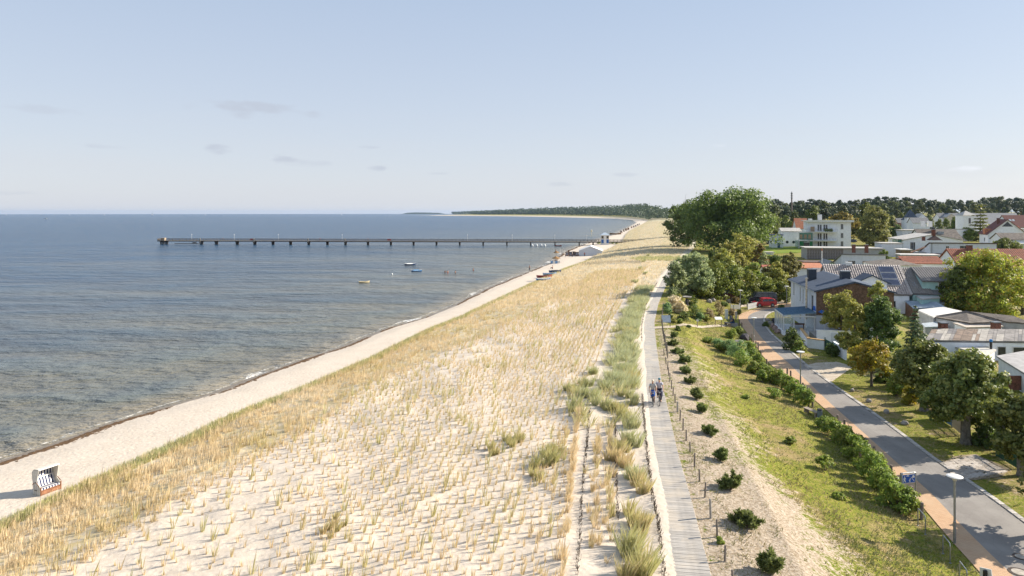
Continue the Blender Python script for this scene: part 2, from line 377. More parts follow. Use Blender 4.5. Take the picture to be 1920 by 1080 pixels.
# planted dune: dense columns so hummocks show
V, Fq = grid(lambda y: x_G(y) - .5, lambda y: x_B(y) + .04, 125, YR)
me = npmesh('dune', V, Fq, True); x, y = V[:, 0], V[:, 1]
band = sstep(x, x_G(y) - .4, x_G(y) + .6) * (1 - sstep(x, x_D(y) - 1.5, x_D(y) + 1.2)); farm = sstep(y, 85, 190)
attr(me, 'tan', np.clip(np.maximum(band * .8, farm * .6) * (1 - sstep(x, x_B(y) - 3, x_B(y) - 1.5)), 0, 1))
attr(me, 'green', np.clip(.4 * sstep(x, x_C(y), x_C(y) + 1) * (1 - sstep(x, x_B(y) - 2.6, x_B(y) - 1.8)) * sstep(y, 42, 55) + .5 * sstep(y, 170, 240), 0, 1))
structure('dune', me, sand_mat('dune_sand', marram=True))

def turf_mat(name, sandy):
    t = NT(name); p = t.pos(); a = t.attr('sandy'); n1 = t.noise(p, .22, 5, .65); n2 = t.noise(p, 1.3, 5, .7); n3 = t.noise(p, 7, 4, .7)
    g = t.mix(t.ramp(n2, .3, .7), (.085, .125, .006), (.19, .215, .014)); g = t.mix(t.ramp(n3, .42, .62), g, (.25, .21, .05))
    dry = t.mix(t.ramp(n3, .3, .7), (.20, .145, .055), (.33, .25, .12)); g = t.mix(t.ramp(t.math('ADD', t.math('MULTIPLY', n1, .6), t.math('MULTIPLY', n2, .4)), .47, .60), g, dry)
    sand = t.mix(t.ramp(n3, .35, .65), (.25, .19, .125), (.46, .385, .30))
    k = t.math('ADD', a, t.math('ADD', t.math('MULTIPLY', t.math('SUBTRACT', n1, .5), .7), t.math('MULTIPLY', t.math('SUBTRACT', n2, .5), 1.7)))
    k = t.math('ADD', k, t.math('MULTIPLY', t.math('SUBTRACT', n3, .5), 1.5))
    c = t.mix(t.ramp(k, .34, .72), g, sand)
    t.pbr(c, .92, 0, .15, t.bump(t.math('ADD', n2, n3), .8, .10)); return t.mat
# meadow between boardwalk and road
ym = YR[YR < 420]
V, Fq = grid(lambda y: x_B(y) + .04, lambda y: x_RL(y) - .15, 90, ym)
me = npmesh('meadow', V, Fq, True); x, y = V[:, 0], V[:, 1]; tt = (x - x_B(y)) / (x_RL(y) - x_B(y))
sd = .52 - .72 * sstep(tt, .10, .75) + .5 * (fbm(x * .22, y * .15, 77) - .5) + .5 * np.exp(-((x - 13.0) / 4.0) ** 2 - ((y - 27) / 16) ** 2) - .55 * sstep(y, 62, 100) + .25 * np.exp(-((tt - .1) / .1) ** 2)
attr(me, 'sandy', np.clip(sd, 0, 1)); structure('meadow', me, turf_mat('meadow_turf', True))
# village ground
yv = YR
V, Fq = grid(lambda y: np.where(y < 420, x_RL(y) - .15, x_B(y) + .04), lambda y: np.minimum(x_RR(y) + 120 + y * 1.1, 17000), 80, yv, 1.7)
me = npmesh('village_ground', V, Fq, True); x, y = V[:, 0], V[:, 1]
attr(me, 'sandy', np.clip(.12 + .25 * (fbm(x * .1, y * .1, 44) - .3), 0, 1)); structure('village_ground', me, turf_mat('village_turf', False))

# sea: follows the curve of the earth, so the horizon stands where the photograph has it
off = np.array([3.5, 1.2, .5, 0, -.3, -.6, -1, -1.5, -2.2, -3, -4, -5.5, -7, -9, -12, -16, -22, -30, -42, -60, -85, -120, -180, -260, -400, -600, -900, -1400, -2200, -3500, -6000, -9000, -13000, -17500])
ys = YR
X = x_S(ys)[:, None] + off[None]; Y = np.repeat(ys[:, None], len(off), 1)
wv = .05 * (fbm(X.ravel() * .35, Y.ravel() * .35, 21) - .5)
Z = -drop(np.hypot(X, Y)).ravel() + wv * (Y.ravel() < 200)
n = len(off); i = (np.arange(len(ys) - 1)[:, None] * n + np.arange(n - 1)[None]).ravel()
me = npmesh('sea', np.stack([X.ravel(), Y.ravel(), Z], 1), np.stack([i, i + n, i + n + 1, i + 1], 1), True)
attr(me, 'shore', np.repeat(-off[None], len(ys), 0).ravel()); attr(me, 'along', Y.ravel())
def sea_mat():
    t = NT('sea_water'); p = t.pos(); sh = t.attr('shore')
    n1 = t.noise(t.pos((.46, .80, 1), (0, 0, R(16))), .9, 4, .65); n2 = t.noise(t.pos((.11, .24, 1), (0, 0, R(14))), .55, 4, .6); n3 = t.noise(t.pos((.012, .05, 1)), .5, 3)
    big = t.noise(t.pos((.010, .03, 1)), 1.0, 4)
    deep = t.mix(t.ramp(n3, .35, .7), (.003, .042, .104), (.006, .056, .128))
    shallow = t.mix(t.ramp(n2, .35, .65), (.18, .168, .128), (.125, .142, .135))
    k = t.math('ADD', t.math('MULTIPLY', t.math('LOGARITHM', t.math('MAXIMUM', sh, 1.0), 10.0), .42), t.math('MULTIPLY', t.math('SUBTRACT', big, .5), .55))
    c = t.mix(t.ramp(k, .45, 1.12), shallow, deep)
    c = t.mix(t.ramp(t.noise(t.pos((.004, .028, 1), (0, 0, R(8))), 1.0, 4), .46, .62, 0, .45), c, (.012, .05, .10)); c = t.mix(t.ramp(sh, 7, -.2, 0, .85), c, (.28, .235, .165))
    # swash foam in broken tongues along the waterline
    _cb = t.n('CombineXYZ'); t.L.new(t.math('MULTIPLY', t.attr('along'), .075), _cb.inputs[0]); t.L.new(t.math('MULTIPLY', sh, .12), _cb.inputs[1]); f1 = t.noise(_cb.outputs[0], 1.0, 3, .6); f2 = t.noise(p, 2.2, 5, .75)
    fw = t.ramp(f1, .50, .74, -.15, 2.2)
    fo = t.math('MULTIPLY', t.ramp(t.math('SUBTRACT', sh, fw), .15, -.25), t.ramp(f2, .38, .60))
    fo = t.math('MULTIPLY', fo, t.ramp(sh, -.6, .15))
    e1 = t.ramp(t.math('ABSOLUTE', t.math('SUBTRACT', sh, t.ramp(f1, .3, .7, -.1, 1.3))), .28, .02)
    fo = t.math('MAXIMUM', fo, t.math('MULTIPLY', e1, t.ramp(f2, .44, .66, 0, .75)))
    c = t.mix(t.ramp(t.math('ADD', t.math('MULTIPLY', n2, .6), t.math('MULTIPLY', n1, .4)), .35, .62, .30, 0), c, (.012, .030, .045)); c = t.mix(fo, c, (.80, .79, .76))  # wave troughs darkened in the colour, wave shading painted in; then the foam
    nm = t.bump(n2, 1.0, 3.2); nm = t.bump(n1, 1.0, .7, nm); nm = t.bump(t.noise(t.pos((1, 1.6, 1), (0, 0, R(15))), 3.2, 3), .7, .06, nm)
    t.pbr(c, t.ramp(fo, 0, 1, .2, .85), 0, .16, nm, IOR=1.33); return t.mat
structure('sea', me, sea_mat())

# ---- road: paved walking strip, asphalt, kerb
def resample(pts, n):
    p = np.array(pts, float); s = np.concatenate([[0], np.cumsum(np.hypot(*np.diff(p, axis=0).T))]); q = np.linspace(0, s[-1], n)
    return np.stack([np.interp(q, s, p[:, 0]), np.interp(q, s, p[:, 1])], 1)
def smooth(p, k=4):
    p = p.copy()
    for _ in range(k): p[1:-1] = .25 * p[:-2] + .5 * p[1:-1] + .25 * p[2:]
    return p
def pxl(pts, z=1.53, ext=True):
    q = [at(u, v, z)[:2] for u, v in pts]
    if ext:
        a, b = np.array(q[0]), np.array(q[2]); d = (a - b) / np.linalg.norm(a - b); q = [tuple(a + d * 22)] + q
    return q
RD_P = [(1838, 1073), (1787, 1018), (1731, 951), (1647, 860), (1560, 778), (1478, 707), (1446, 685), (1430, 667), (1418.5, 649), (1404, 628.5), (1389, 608), (1384, 594), (1392, 584.5), (1407, 577), (1431, 572.5), (1463, 569.5), (1500, 568)]
RD_A = [(1895.6, 1075.5), (1847, 1029), (1789, 971), (1751, 929), (1695.6, 880), (1629, 820), (1560, 759), (1504, 706), (1478, 680), (1454, 660), (1430, 636), (1413, 614), (1403, 601), (1402, 594), (1410, 587), (1426, 582), (1452, 577.5), (1500, 574)]
RD_R = [(1920, 982), (1864, 940), (1804, 898), (1751, 864), (1690.5, 817), (1627, 770), (1560, 723), (1515, 690), (1485, 664), (1463, 643), (1442.6, 625), (1431.5, 610), (1429.6, 598), (1434, 590), (1446, 584), (1470, 580.5), (1500, 579)]
NP = 200
eP = smooth(resample(pxl(RD_P), NP)); eA = smooth(resample(pxl(RD_A), NP)); eR = smooth(resample(pxl(RD_R), NP))
def strip(name, A, B, z, mat, nc=4):
    t = np.linspace(0, 1, nc)[None, :, None]; P = A[:, None] * (1 - t) + B[:, None] * t
    v = np.concatenate([P.reshape(-1, 2), np.full((len(A) * nc, 1), z)], 1)
    i = (np.arange(len(A) - 1)[:, None] * nc + np.arange(nc - 1)[None]).ravel()
    return structure(name, npmesh(name, v, np.stack([i, i + 1, i + nc + 1, i + nc], 1)), mat)
def asphalt():
    t = NT('asphalt'); p = t.pos(); n = t.noise(p, .5, 4); f = t.noise(p, 30, 2, .8)
    tr = t.noise(t.pos((.9, .05, 1), (0, 0, R(14))), 1.4, 3); pt = t.n('TexVoronoi'); t.L.new(t.pos((.22, .12, 1), (0, 0, R(14))), pt.inputs['Vector']); ck = t.n('TexVoronoi'); ck.feature = 'DISTANCE_TO_EDGE'; t.L.new(t.mix(.06, t.pos((.3, .3, 1)), t.n('TexNoise').outputs['Color']), ck.inputs['Vector']); k_ = t.math('ADD', t.math('MULTIPLY', n, .6), t.math('MULTIPLY', tr, .4)); c = t.mix(t.ramp(k_, .34, .66), (.190, .170, .153), (.262, .240, .216)); c = t.mix(t.ramp(pt.outputs['Color'], .75, .8, 0, .35), c, (.16, .148, .138)); c = t.mix(t.ramp(ck.outputs['Distance'], .012, .003, 0, .55), c, (.09, .08, .07)); c = t.mix(t.ramp(f, .5, .72), c, (.31, .30, .28))
    t.pbr(c, .85, 0, .25, t.bump(f, .3, .01)); return t.mat
def paver():
    t = NT('paver_brick'); b = t.n('TexBrick'); t.L.new(t.pos((1, 1, 1), (0, 0, R(18))), b.inputs['Vector']); b.inputs['Scale'].default_value = 1
    b.inputs['Brick Width'].default_value = .21; b.inputs['Row Height'].default_value = .105; b.inputs['Mortar Size'].default_value = .008
    b.inputs['Color1'].default_value = (.47, .29, .17, 1); b.inputs['Color2'].default_value = (.53, .345, .21, 1); b.inputs['Mortar'].default_value = (.27, .19, .12, 1)
    n = t.noise(t.pos(), .7, 4); c = t.mix(t.ramp(n, .35, .7, 0, .4), b.outputs['Color'], (.50, .37, .25))
    t.pbr(c, .85, 0, .2, t.bump(b.outputs['Fac'], -.4, .008)); return t.mat
strip('pavement', eP, eA, 1.535, paver())
strip('road', eA, eR, 1.535, asphalt(), 6)
# kerb: a gutter of pale setts and an edging stone, one by one
kerb = MB().obj('kerb', None) if False else None
dR = np.gradient(eR, axis=0); dR /= np.linalg.norm(dR, axis=1)[:, None]; nR = np.stack([dR[:, 1], -dR[:, 0]], 1)
if nR[len(nR) // 3, 0] < 0: nR = -nR
kb = strip('kerb', eR + nR * .005, eR + nR * .42, 1.53, M('kerb_bed', (.20, .18, .155), .9, .25, 4))
stone_m = [M('kerb_stone', (.42, .39, .35), .85, .2, 3, bump=.01), M('kerb_stone_pale', (.52, .48, .43), .85, .2, 3, bump=.01), M('kerb_stone_dark', (.27, .25, .22), .85, .25, 3, bump=.01)]
sm = [MB().box((0, 0, 0), (.30, .56, .10), top=(.93, .97)).mesh('kerb_stone') for _ in range(3)]
for q, k in zip(sm, stone_m): q.materials.append(k)
dd = resample(eR + nR * .20, 4000); s = np.concatenate([[0], np.cumsum(np.hypot(*np.diff(dd, axis=0).T))])
for i, q in enumerate(np.arange(12, min(s[-1] - 2, 12 + 240 * .6), .6)):
    x, y = np.interp(q, s, dd[:, 0]), np.interp(q, s, dd[:, 1]); x2, y2 = np.interp(q + .3, s, dd[:, 0]), np.interp(q + .3, s, dd[:, 1])
    link('kerb_stone', random.choices(sm, [5, 4, 1.5])[0], None, kb, (x, y, 1.53 + random.uniform(-.012, .012)), math.atan2(y2 - y, x2 - x) - R(90) + random.uniform(-.03, .03))
# painted wear marks do not exist here; two manholes
def manhole(u, v, r, label):
    p = at(u, v, 1.54); t = thing('manhole_cover', label, 'manhole cover', p, group='manhole covers in the asphalt')
    MB().lathe((0, 0, 0), [(r, 0), (r, .012), (r * .72, .012), (r * .72, .004)], 28).obj('frame', M('cast_iron', (.10, .075, .06), .6, .3, 5, .3), t)
    MB().lathe((0, 0, .004), [(r * .70, 0), (r * .70, .014), (r * .66, .018)], 28).obj('lid', M('manhole_concrete', (.42, .37, .31), .9, .2, 4), t)
manhole(1914, 1044, .34, 'smaller round manhole cover further up the asphalt road'); manhole(1911, 1073, .44, 'larger round manhole cover nearest the bottom edge of the road')
# forecourt where the cars stand, footpath, side entrances
def patch(name, pts, mat, lift=.02, z=None, n=24):
    """a ground sheet following the terrain, its outline given by points"""
    P = [Vector(gp(u, v)) for u, v in pts]; h = len(P) // 2; A = resample([p[:2] for p in P[:h]], n); B = resample([p[:2] for p in P[h:]][::-1], n)
    t = np.linspace(0, 1, 6)[None, :, None]; Q = (A[:, None] * (1 - t) + B[:, None] * t).reshape(-1, 2)
    zz = gz(Q[:, 0], Q[:, 1]) + lift; i = (np.arange(n - 1)[:, None] * 6 + np.arange(5)[None]).ravel()
    return structure(name, npmesh(name, np.column_stack([Q, zz]), np.stack([i, i + 1, i + 7, i + 6], 1)), mat)
def gravel():
    t = NT('pale_gravel'); p = t.pos(); n = t.noise(p, 1.2, 5, .7); f = t.noise(p, 14, 3, .7)
    c = t.mix(t.ramp(n, .35, .65), (.40, .33, .25), (.52, .45, .36)); c = t.mix(t.ramp(f, .5, .7), c, (.30, .25, .19)); t.pbr(c, .92, 0, .2, t.bump(f, .5, .02)); return t.mat
gm = gravel()
patch('forecourt', [(1388, 577), (1424, 569.5), (1478, 568.5), (1500, 567.5), (1500, 560), (1470, 556), (1440, 553.5), (1396, 562)], gm, .06)
patch('footpath', [(1226, 617.5), (1262, 615.5), (1300, 613.5), (1366, 611.5), (1366, 608), (1300, 609.5), (1262, 611.5), (1226, 613.5)], gm, .05)
patch('driveway', [(1508, 686), (1530, 681), (1570, 679), (1600, 688), (1560, 716), (1545, 712), (1530, 701), (1522, 696)], gm, .04)
patch('garden_path', [(1468, 640), (1480, 634), (1500, 632), (1520, 640), (1505, 652), (1495, 648), (1487, 645), (1478, 650)], gm, .04)
# ------------------------------------------------------------------ boardwalk
bw = link('boardwalk', None, kind='structure')
def plank_mat(i):
    t = NT('weathered_plank'); p = t.coords((3, 40, 10)); n = t.noise(p, 1.2, 4); oi = t.n('ObjectInfo')
    c = t.mix(oi.outputs['Random'], (.36, .335, .305), (.50, .465, .42)); c = t.mix(t.ramp(n, .35, .7, 0, .7), c, (.22, .205, .19))
    w = t.noise(t.pos(), .9, 4); c = t.mix(t.ramp(w, .45, .7, 0, .6), c, (.52, .45, .36))
    t.pbr(c, .85, 0, .2, t.bump(n, .3, .01)); return t.mat
plm = plank_mat(0)
pm = MB().box((0, 0, 0), (2 * BW, .118, .04)).mesh('plank'); pm.materials.append(plm)
yb = [20.0]
while yb[-1] < 190: yb.append(yb[-1] + .132)
yb = np.array(yb); xb = x_B(yb) - BW; tb = np.arctan2(np.gradient(xb), np.gradient(yb))
first = int(np.searchsorted(yb, 24.5)); rest = MB()
for i in range(len(yb)):
    z = 3.80 + .045 - float(drop(yb[i])) + random.uniform(-.005, .005); ang = -tb[i] + random.uniform(-.008, .008)
    if first <= i < first + 290:
        link('plank', pm, None, bw, (xb[i] + random.uniform(-.02, .02), yb[i], z), ang)
    else: rest.box((xb[i] + random.uniform(-.02, .02), yb[i], z), (2 * BW, .118, .04), ang)
rest.obj('boards', plm, bw, kind='stuff')
for s in (-1, 1):
    v = []; 
    MB().tube([(x + s * (BW - .15), y, 3.79 - float(drop(y))) for x, y in list(zip(xb, yb))[::15]], .04, 4).obj('bearer', M('bearer_wood', (.20, .17, .14)), bw)

# ------------------------------------------------------------------ grass tufts as real blades
def tufts(pos, hgt, nb, spread, tint, wid=.022, lean=.35, wind=(.10, -.02), seed=1):
    r = np.random.default_rng(seed); N = len(pos); nb = np.full(N, nb) if np.isscalar(nb) else nb
    idx = np.repeat(np.arange(N), nb); K = len(idx); a = r.uniform(0, 2 * np.pi, K); rr = np.sqrt(r.uniform(0, 1, K))
    sp = (spread if np.isscalar(spread) else spread[idx])
    base = pos[idx] + np.stack([np.cos(a) * rr * sp, np.sin(a) * rr * sp, np.zeros(K) - .04], 1)
    h = hgt[idx] * (.30 + .85 * r.uniform(0, 1, K) ** 1.4); ln = lean * r.uniform(.3, 1.3, K) * h
    d = np.stack([np.cos(a) * ln + wind[0] * h, np.sin(a) * ln + wind[1] * h, h], 1)
    b = a + np.pi / 2 + r.uniform(-.8, .8, K); w = wid * r.uniform(.7, 1.3, K) * (1 if np.isscalar(wid) else 1)
    s = np.stack([np.cos(b) * w, np.sin(b) * w, np.zeros(K)], 1)
    mid = base + d * np.array([.46, .46, .56]); tip = base + d
    V = np.stack([base - s * .7, base + s * .7, mid + s * .75, tip], 1).reshape(-1, 3)
    i = np.arange(K)[:, None] * 4
    t = np.clip(tint[idx] + r.normal(0, .08, K), 0, 1)
    return V, i + np.array([[0, 1, 2, 3]]), np.zeros((0, 3), int), np.repeat(t, 4)
def grass_obj(name, parts, mat):
    Vs, Q, T, A = [], [], [], []; b = 0
    for V, q, t, a in parts: Vs.append(V); Q.append(q + b); T.append(t + b); A.append(a); b += len(V)
    me = npmesh(name, np.concatenate(Vs), np.concatenate(Q)); attr(me, 'tint', np.concatenate(A))
    return link(name, me, mat, kind='stuff')
def grassmat(name, stops, trans=.3):
    t = NT(name); r = t.n('ValToRGB'); t.L.new(t.attr('tint'), r.inputs[0]); cr = r.color_ramp
    while len(cr.elements) < len(stops): cr.elements.new(.5)
    for e, (q, c) in zip(cr.elements, stops): e.position = q; e.color = (*c, 1)
    g = t.n('NewGeometry'); c = t.mix(t.math('MULTIPLY', g.outputs['Random Per Island'], .35), r.outputs[0], (.74, .61, .43))
    d = t.n('BsdfPrincipled'); t.L.new(c, d.inputs['Base Color']); d.inputs['Roughness'].default_value = .6; d.inputs['Specular IOR Level'].default_value = .25
    tr = t.n('BsdfTranslucent'); t.L.new(c, tr.inputs[0]); m = t.n('MixShader'); m.inputs[0].default_value = trans
    t.L.new(d.outputs[0], m.inputs[1]); t.L.new(tr.outputs[0], m.inputs[2]); t.L.new(m.outputs[0], t.out.inputs[0]); return t.mat
# tint: 0 straw, .35 tan, .6 olive, 1 grey green
gmat = grassmat('marram_blades', [(0, (.80, .67, .46)), (.35, (.63, .485, .27)), (.6, (.46, .44, .15)), (.8, (.38, .41, .17)), (1, (.48, .53, .31))])
def z3(x, y): return np.stack([x, y, gz(x, y)], 1)
parts = []
r = np.random.default_rng(11)
# dense seaward band, greenest along its outer edge
def band_pts(n, y0, y1, lo, hi, pw=1.0):
    y = y0 * (y1 / y0) ** r.uniform(0, 1, n); t = r.uniform(0, 1, n) ** pw; return lo(y) + (hi(y) - lo(y)) * t, y, t
x, y, t = band_pts(12000, 24, 170, lambda y: x_G(y) - .3, lambda y: x_D(y) + 1.0)
k = r.uniform(0, 1, len(x)) < (1.0 - t * .72) * (.35 + .9 * fbm(x * .5, y * .35, 61)); x, y, t = x[k], y[k], t[k]
parts.append(tufts(z3(x, y), r.uniform(.40, .75, len(x)) * (.75 + .5 * vn(x * .4, y * .4, 5)), 13, .15, np.clip(.24 + .42 * (vn(x * .3, y * .25, 9) - .4), 0, 1), seed=2, wid=.017, lean=.20))
x, y, t = band_pts(6500, 24, 240, lambda y: x_G(y) - .5, lambda y: x_G(y) + 1.1)
parts.append(tufts(z3(x, y), r.uniform(.33, .55, len(x)), 14, .2, np.clip(.80 - .16 * t + .25 * (vn(x * .25, y * .2, 19) - .5), 0, 1), seed=3, wid=.02, lean=.3))
# planted rows: they run with the dune; each plant one small tuft
ys = np.arange(24, 175, .80); px_, py_ = [], []
for s in range(0, 98):
    yy = ys + r.uniform(-.22, .22, len(ys)) + (s % 2) * .4; xd, xc = x_D(yy), x_C(yy)
    xx = xc - .4 - s * .44 + r.normal(0, .07, len(yy)); ok = (xx > xd - .4)
    gap = vn(xx * .16, yy * .08, 71); ok &= r.uniform(0, 1, len(yy)) < np.clip(1.9 * gap + .15, .34, .98)
    px_.append(xx[ok]); py_.append(yy[ok])
x = np.concatenate(px_); y = np.concatenate(py_); big = r.uniform(0, 1, len(x)) ** 3
grow = sstep(y, 45, 110)
parts.append(tufts(z3(x, y), .30 + .22 * r.uniform(0, 1, len(x)) + .55 * big + .08 * grow, (14 + 9 * big + 1 * grow).astype(int), .05 + .06 * big + .05 * grow, np.clip(.16 + .20 * r.uniform(0, 1, len(x)) + .30 * big + .15 * (vn(x * .1, y * .08, 14) - .5), 0, 1), seed=4, wid=.017, lean=.22))
# far part of the dune: closed straw grass, larger tufts
x, y, t = band_pts(15000, 115, 1100, lambda y: x_G(y) - .3, lambda y: x_B(y) - 2.2)
parts.append(tufts(z3(x, y), .5 + .25 * r.uniform(0, 1, len(x)), 5, .22 + .002 * y, np.clip(.28 * fbm(x * .05, y * .02, 33), 0, 1), seed=5, wid=.05, lean=.25))
# tall grey-green marram strip beside the boardwalk
def clumps(n, y0, y1, lo, hi, h0, h1, tint, nb, sp, seed, wid=.022, dens=None, wind=(.1, -.02)):
    x, y, t = band_pts(n, y0, y1, lo, hi)
    if dens is not None: k = r.uniform(0, 1, len(x)) < dens(x, y); x, y = x[k], y[k]
    return tufts(z3(x, y), r.uniform(h0, h1, len(x)), nb, sp, np.clip(tint + .18 * (vn(x * .3, y * .12, seed) - .5) + r.normal(0, .05, len(x)), 0, 1), seed=seed, wid=wid, lean=.55, wind=wind)
x, y, t = band_pts(620, 54, 128, lambda y: x_C(y) + 1.4, lambda y: x_B(y) - 2.3)
keep = []
for i in range(len(x)):
    if all((x[i] - x[j]) ** 2 + ((y[i] - y[j]) * .6) ** 2 > .42 for j in keep): keep.append(i)
x, y = x[keep], y[keep]; ii = np.repeat(np.arange(len(x)), 5); x2, y2 = x[ii] + r.normal(0, .2, len(ii)), y[ii] + r.normal(0, .3, len(ii))
parts.append(tufts(z3(x2, y2), (.62 + .5 * r.uniform(0, 1, len(x)))[ii], 44, .26, np.clip((.80 + .22 * r.uniform(0, 1, len(x)) ** .7 - .3 * (r.uniform(0, 1, len(x)) < .15))[ii], 0, 1), seed=6, wid=.017, lean=.5))
parts.append(clumps(110, 45, 130, lambda y: x_C(y) + .3, lambda y: x_B(y) - 2.5, .6, .9, .6, 44, .35, 7, .017))
# isolated clumps placed where the photograph shows them
CL = [(1187, 893, .8, .95), (1195, 915, .9, .55), (1185, 830, 1.0, .9), (1180, 800, .9, .9), (1192, 975, .8, .6), (1205, 1000, .9, .55), (1190, 1045, 1.0, .75), (1205, 1070, 1.0, .7), (1180, 1075, .8, .6), (1165, 845, .8, .6), (1170, 870, .7, .5), (1143, 860, .8, .5), (1010, 880, .7, .75), (1030, 862, .8, .75), (1040, 845, .7, .7), (1000, 900, .6, .6), (950, 833, .6, .65), (965, 825, .6, .65), (918, 848, .6, .65), (1085, 745, .9, .9), (1078, 765, .9, .85), (1070, 735, .7, .75), (1110, 700, .8, .85), (1098, 725, .8, .85), (1115, 750, .9, .9), (1125, 765, .9, .9), (1150, 770, .8, .7), (1165, 780, .7, .7), (1170, 745, .8, .85), (1185, 755, .7, .85), (630, 985, .45, .6), (622, 1000, .45, .5), (1198, 505, .8, .9), (1208, 515, .9, .9), (1190, 530, .9, .9), (1197, 545, .9, .85), (1205, 492, .9, .8), (1215, 480, .9, .8)]
P = []; hh = []; tt = []; spd = []
for u, v, h, ti in CL:
    g = gp(u, v)
    for k in range(4): P.append((g.x + random.uniform(-.4, .4), g.y + random.uniform(-.7, .7), 0)); hh.append(h * random.uniform(.8, 1.1)); tt.append(ti - random.uniform(0, .12)); spd.append(.25 * h)
P = np.array(P); P[:, 2] = gz(P[:, 0], P[:, 1]); parts.append(tufts(P, np.array(hh), 130, np.array(spd), np.array(tt), seed=8, lean=.42, wid=.015))
# rows of straw grass running toward the viewer left of the boardwalk
def rowline(pts, n, h0, h1, tint, seed, jit=.10):
    q = np.array([gp(u, v)[:2] for u, v in pts]); s = resample(q, 400); i = r.integers(0, 400, n); p = s[i] + r.normal(0, jit, (n, 2)) * np.array([1, 2])
    return tufts(z3(p[:, 0], p[:, 1]), r.uniform(h0, h1, n), 24, .10, np.clip(tint + r.normal(0, .08, n), 0, 1), seed=seed, wid=.016, lean=.3)
parts.append(rowline([(1052, 1085), (1062, 980), (1072, 880), (1080, 800), (1086, 760)], 120, .4, .7, .26, 31, .06))
parts.append(rowline([(1108, 1075), (1112, 980), (1116, 880), (1122, 790)], 44, .45, .8, .36, 32, .08))
parts.append(rowline([(1145, 1040), (1143, 960), (1142, 880), (1144, 800)], 40, .5, .85, .42, 33, .10))
parts.append(rowline([(1128, 1060), (1125, 950), (1128, 850)], 22, .4, .7, .34, 34, .2))
parts.append(rowline([(1010, 1085), (1040, 900), (1062, 800)], 24, .4, .6, .3, 35, .3))
# dark hollow with rank grass behind the planted dune
parts.append(tufts(z3(*(lambda q: (q[:, 0], q[:, 1]))(np.stack([r.uniform(37, 58, 420), r.uniform(200, 215, 420)], 1))), r.uniform(.6, 1.1, 420), 16, .5, np.clip(r.normal(.74, .05, 420), 0, 1), seed=41, wid=.05))
grass_obj('marram_grass', parts, gmat)
# meadow: short tufts, greener to the right
tmat = grassmat('meadow_blades', [(0, (.34, .25, .12)), (.4, (.22, .18, .06)), (.7, (.135, .16, .018)), (1, (.10, .14, .012))])
mp = []
def meadow(n, y0, y1, lo, hi, dens, h, tint, nb, sp, seed, wid):
    x, y, t = band_pts(n, y0, y1, lo, hi); k = r.uniform(0, 1, n) < dens(x, y, t); x, y = x[k], y[k]
    mp.append(tufts(z3(x, y), h * r.uniform(.6, 1.4, len(x)), nb, sp, np.clip(tint(x, y) + r.normal(0, .07, len(x)), 0, 1), seed=seed, wid=wid * 1.25, lean=.8))
meadow(25000, 25, 120, lambda y: x_B(y) + .5, lambda y: x_RL(y) - .2, lambda x, y, t: np.clip(sstep(t, .3, .75) * .75 + .22 + .8 * sstep(y, 70, 100) + 1.6 * (fbm(x * .5, y * .35, 91) - .56), .02, 1), .15, lambda x, y: .56 + .9 * (fbm(x * .22, y * .16, 90) - .4), 6, .14, 51, .022)
meadow(9000, 25, 130, lambda y: x_RR(y) + .5, lambda y: x_RR(y) + 14, lambda x, y, t: .8 - .5 * t, .16, lambda x, y: .4 + .6 * fbm(x * .2, y * .2, 95), 6, .15, 52, .022)
grass_obj('meadow_grass', mp, tmat)

# brown seaweed thrown up along the waterline
wm = M('seaweed', (.13, .075, .035), .8, .5, 5, col2=(.055, .032, .016))
V = []; Fq = []; n = 0
yy = 40 * (420 / 40) ** r.uniform(0, 1, 9000); dens = vn(yy * .22, yy * 0, 7) * .6 + vn(yy * .06, yy * 0, 8) * .7
kk = r.uniform(0, 1, 9000) < np.clip(dens * 2.6 - 1.0, 0, 1); yy = yy[kk]; dens = dens[kk]
xx = x_S(yy) + .55 + np.abs(r.normal(0, .34, len(yy))) * (.25 + dens) + .9 * (vn(yy * .12, yy * 0 + 3, 3))
sz = r.uniform(.04, .18, len(yy)) * (1 + yy / 420); a = r.uniform(0, 6.28, len(yy)); zz = gz(xx, yy)
c, s = np.cos(a), np.sin(a); L2, W2, H2 = sz * 1.7, sz * .7, sz * .45
loc = [(-1, -1, 0), (1, -1, 0), (1, 1, 0), (-1, 1, 0), (0, 0, 1)]
VV = np.stack([np.stack([xx + (p[0] * L2 * c - p[1] * W2 * s) * (1 + r.uniform(-.3, .3, len(xx))), yy + p[0] * L2 * s + p[1] * W2 * c, zz - .02 + p[2] * H2], 1) for p in loc], 1).reshape(-1, 3)
i = np.arange(len(xx))[:, None] * 5
link('seaweed', npmesh('seaweed', VV, np.concatenate([i + np.array([[q, (q + 1) % 4, 4]]) for q in range(4)])), wm, kind='stuff')

# half buried brushwood fences: rows of short sticks sticking out of the sand
stick_m = M('brushwood', (.075, .055, .04), .9, .4, 6)
def brushwood(pts, label, n):
    q = resample(np.array([gp(u, v)[:2] for u, v in pts]), 300); a = gp(*pts[0])
    t = thing('brushwood_fence', label, 'brushwood fence', (a.x, a.y, a.z), group='half buried brushwood fences'); mb = MB(); low = MB(); c = (a.x, a.y, a.z)
    for k in range(n):
        j = random.randrange(300); x = q[j, 0] + random.gauss(0, .035) - a.x; y = q[j, 1] + random.gauss(0, .035) - a.y; z = g1(x + a.x, y + a.y) - a.z
        (mb if random.random() < .6 else low).tube([(x, y, z - .05), (x + random.uniform(-.09, .09), y + random.uniform(-.14, .14), z + random.uniform(.03, .24))], random.uniform(.006, .016), 3, cap=False)
    mb.obj('stick', stick_m, t, kind='stuff'); low.obj('twig', stick_m, t, kind='stuff')
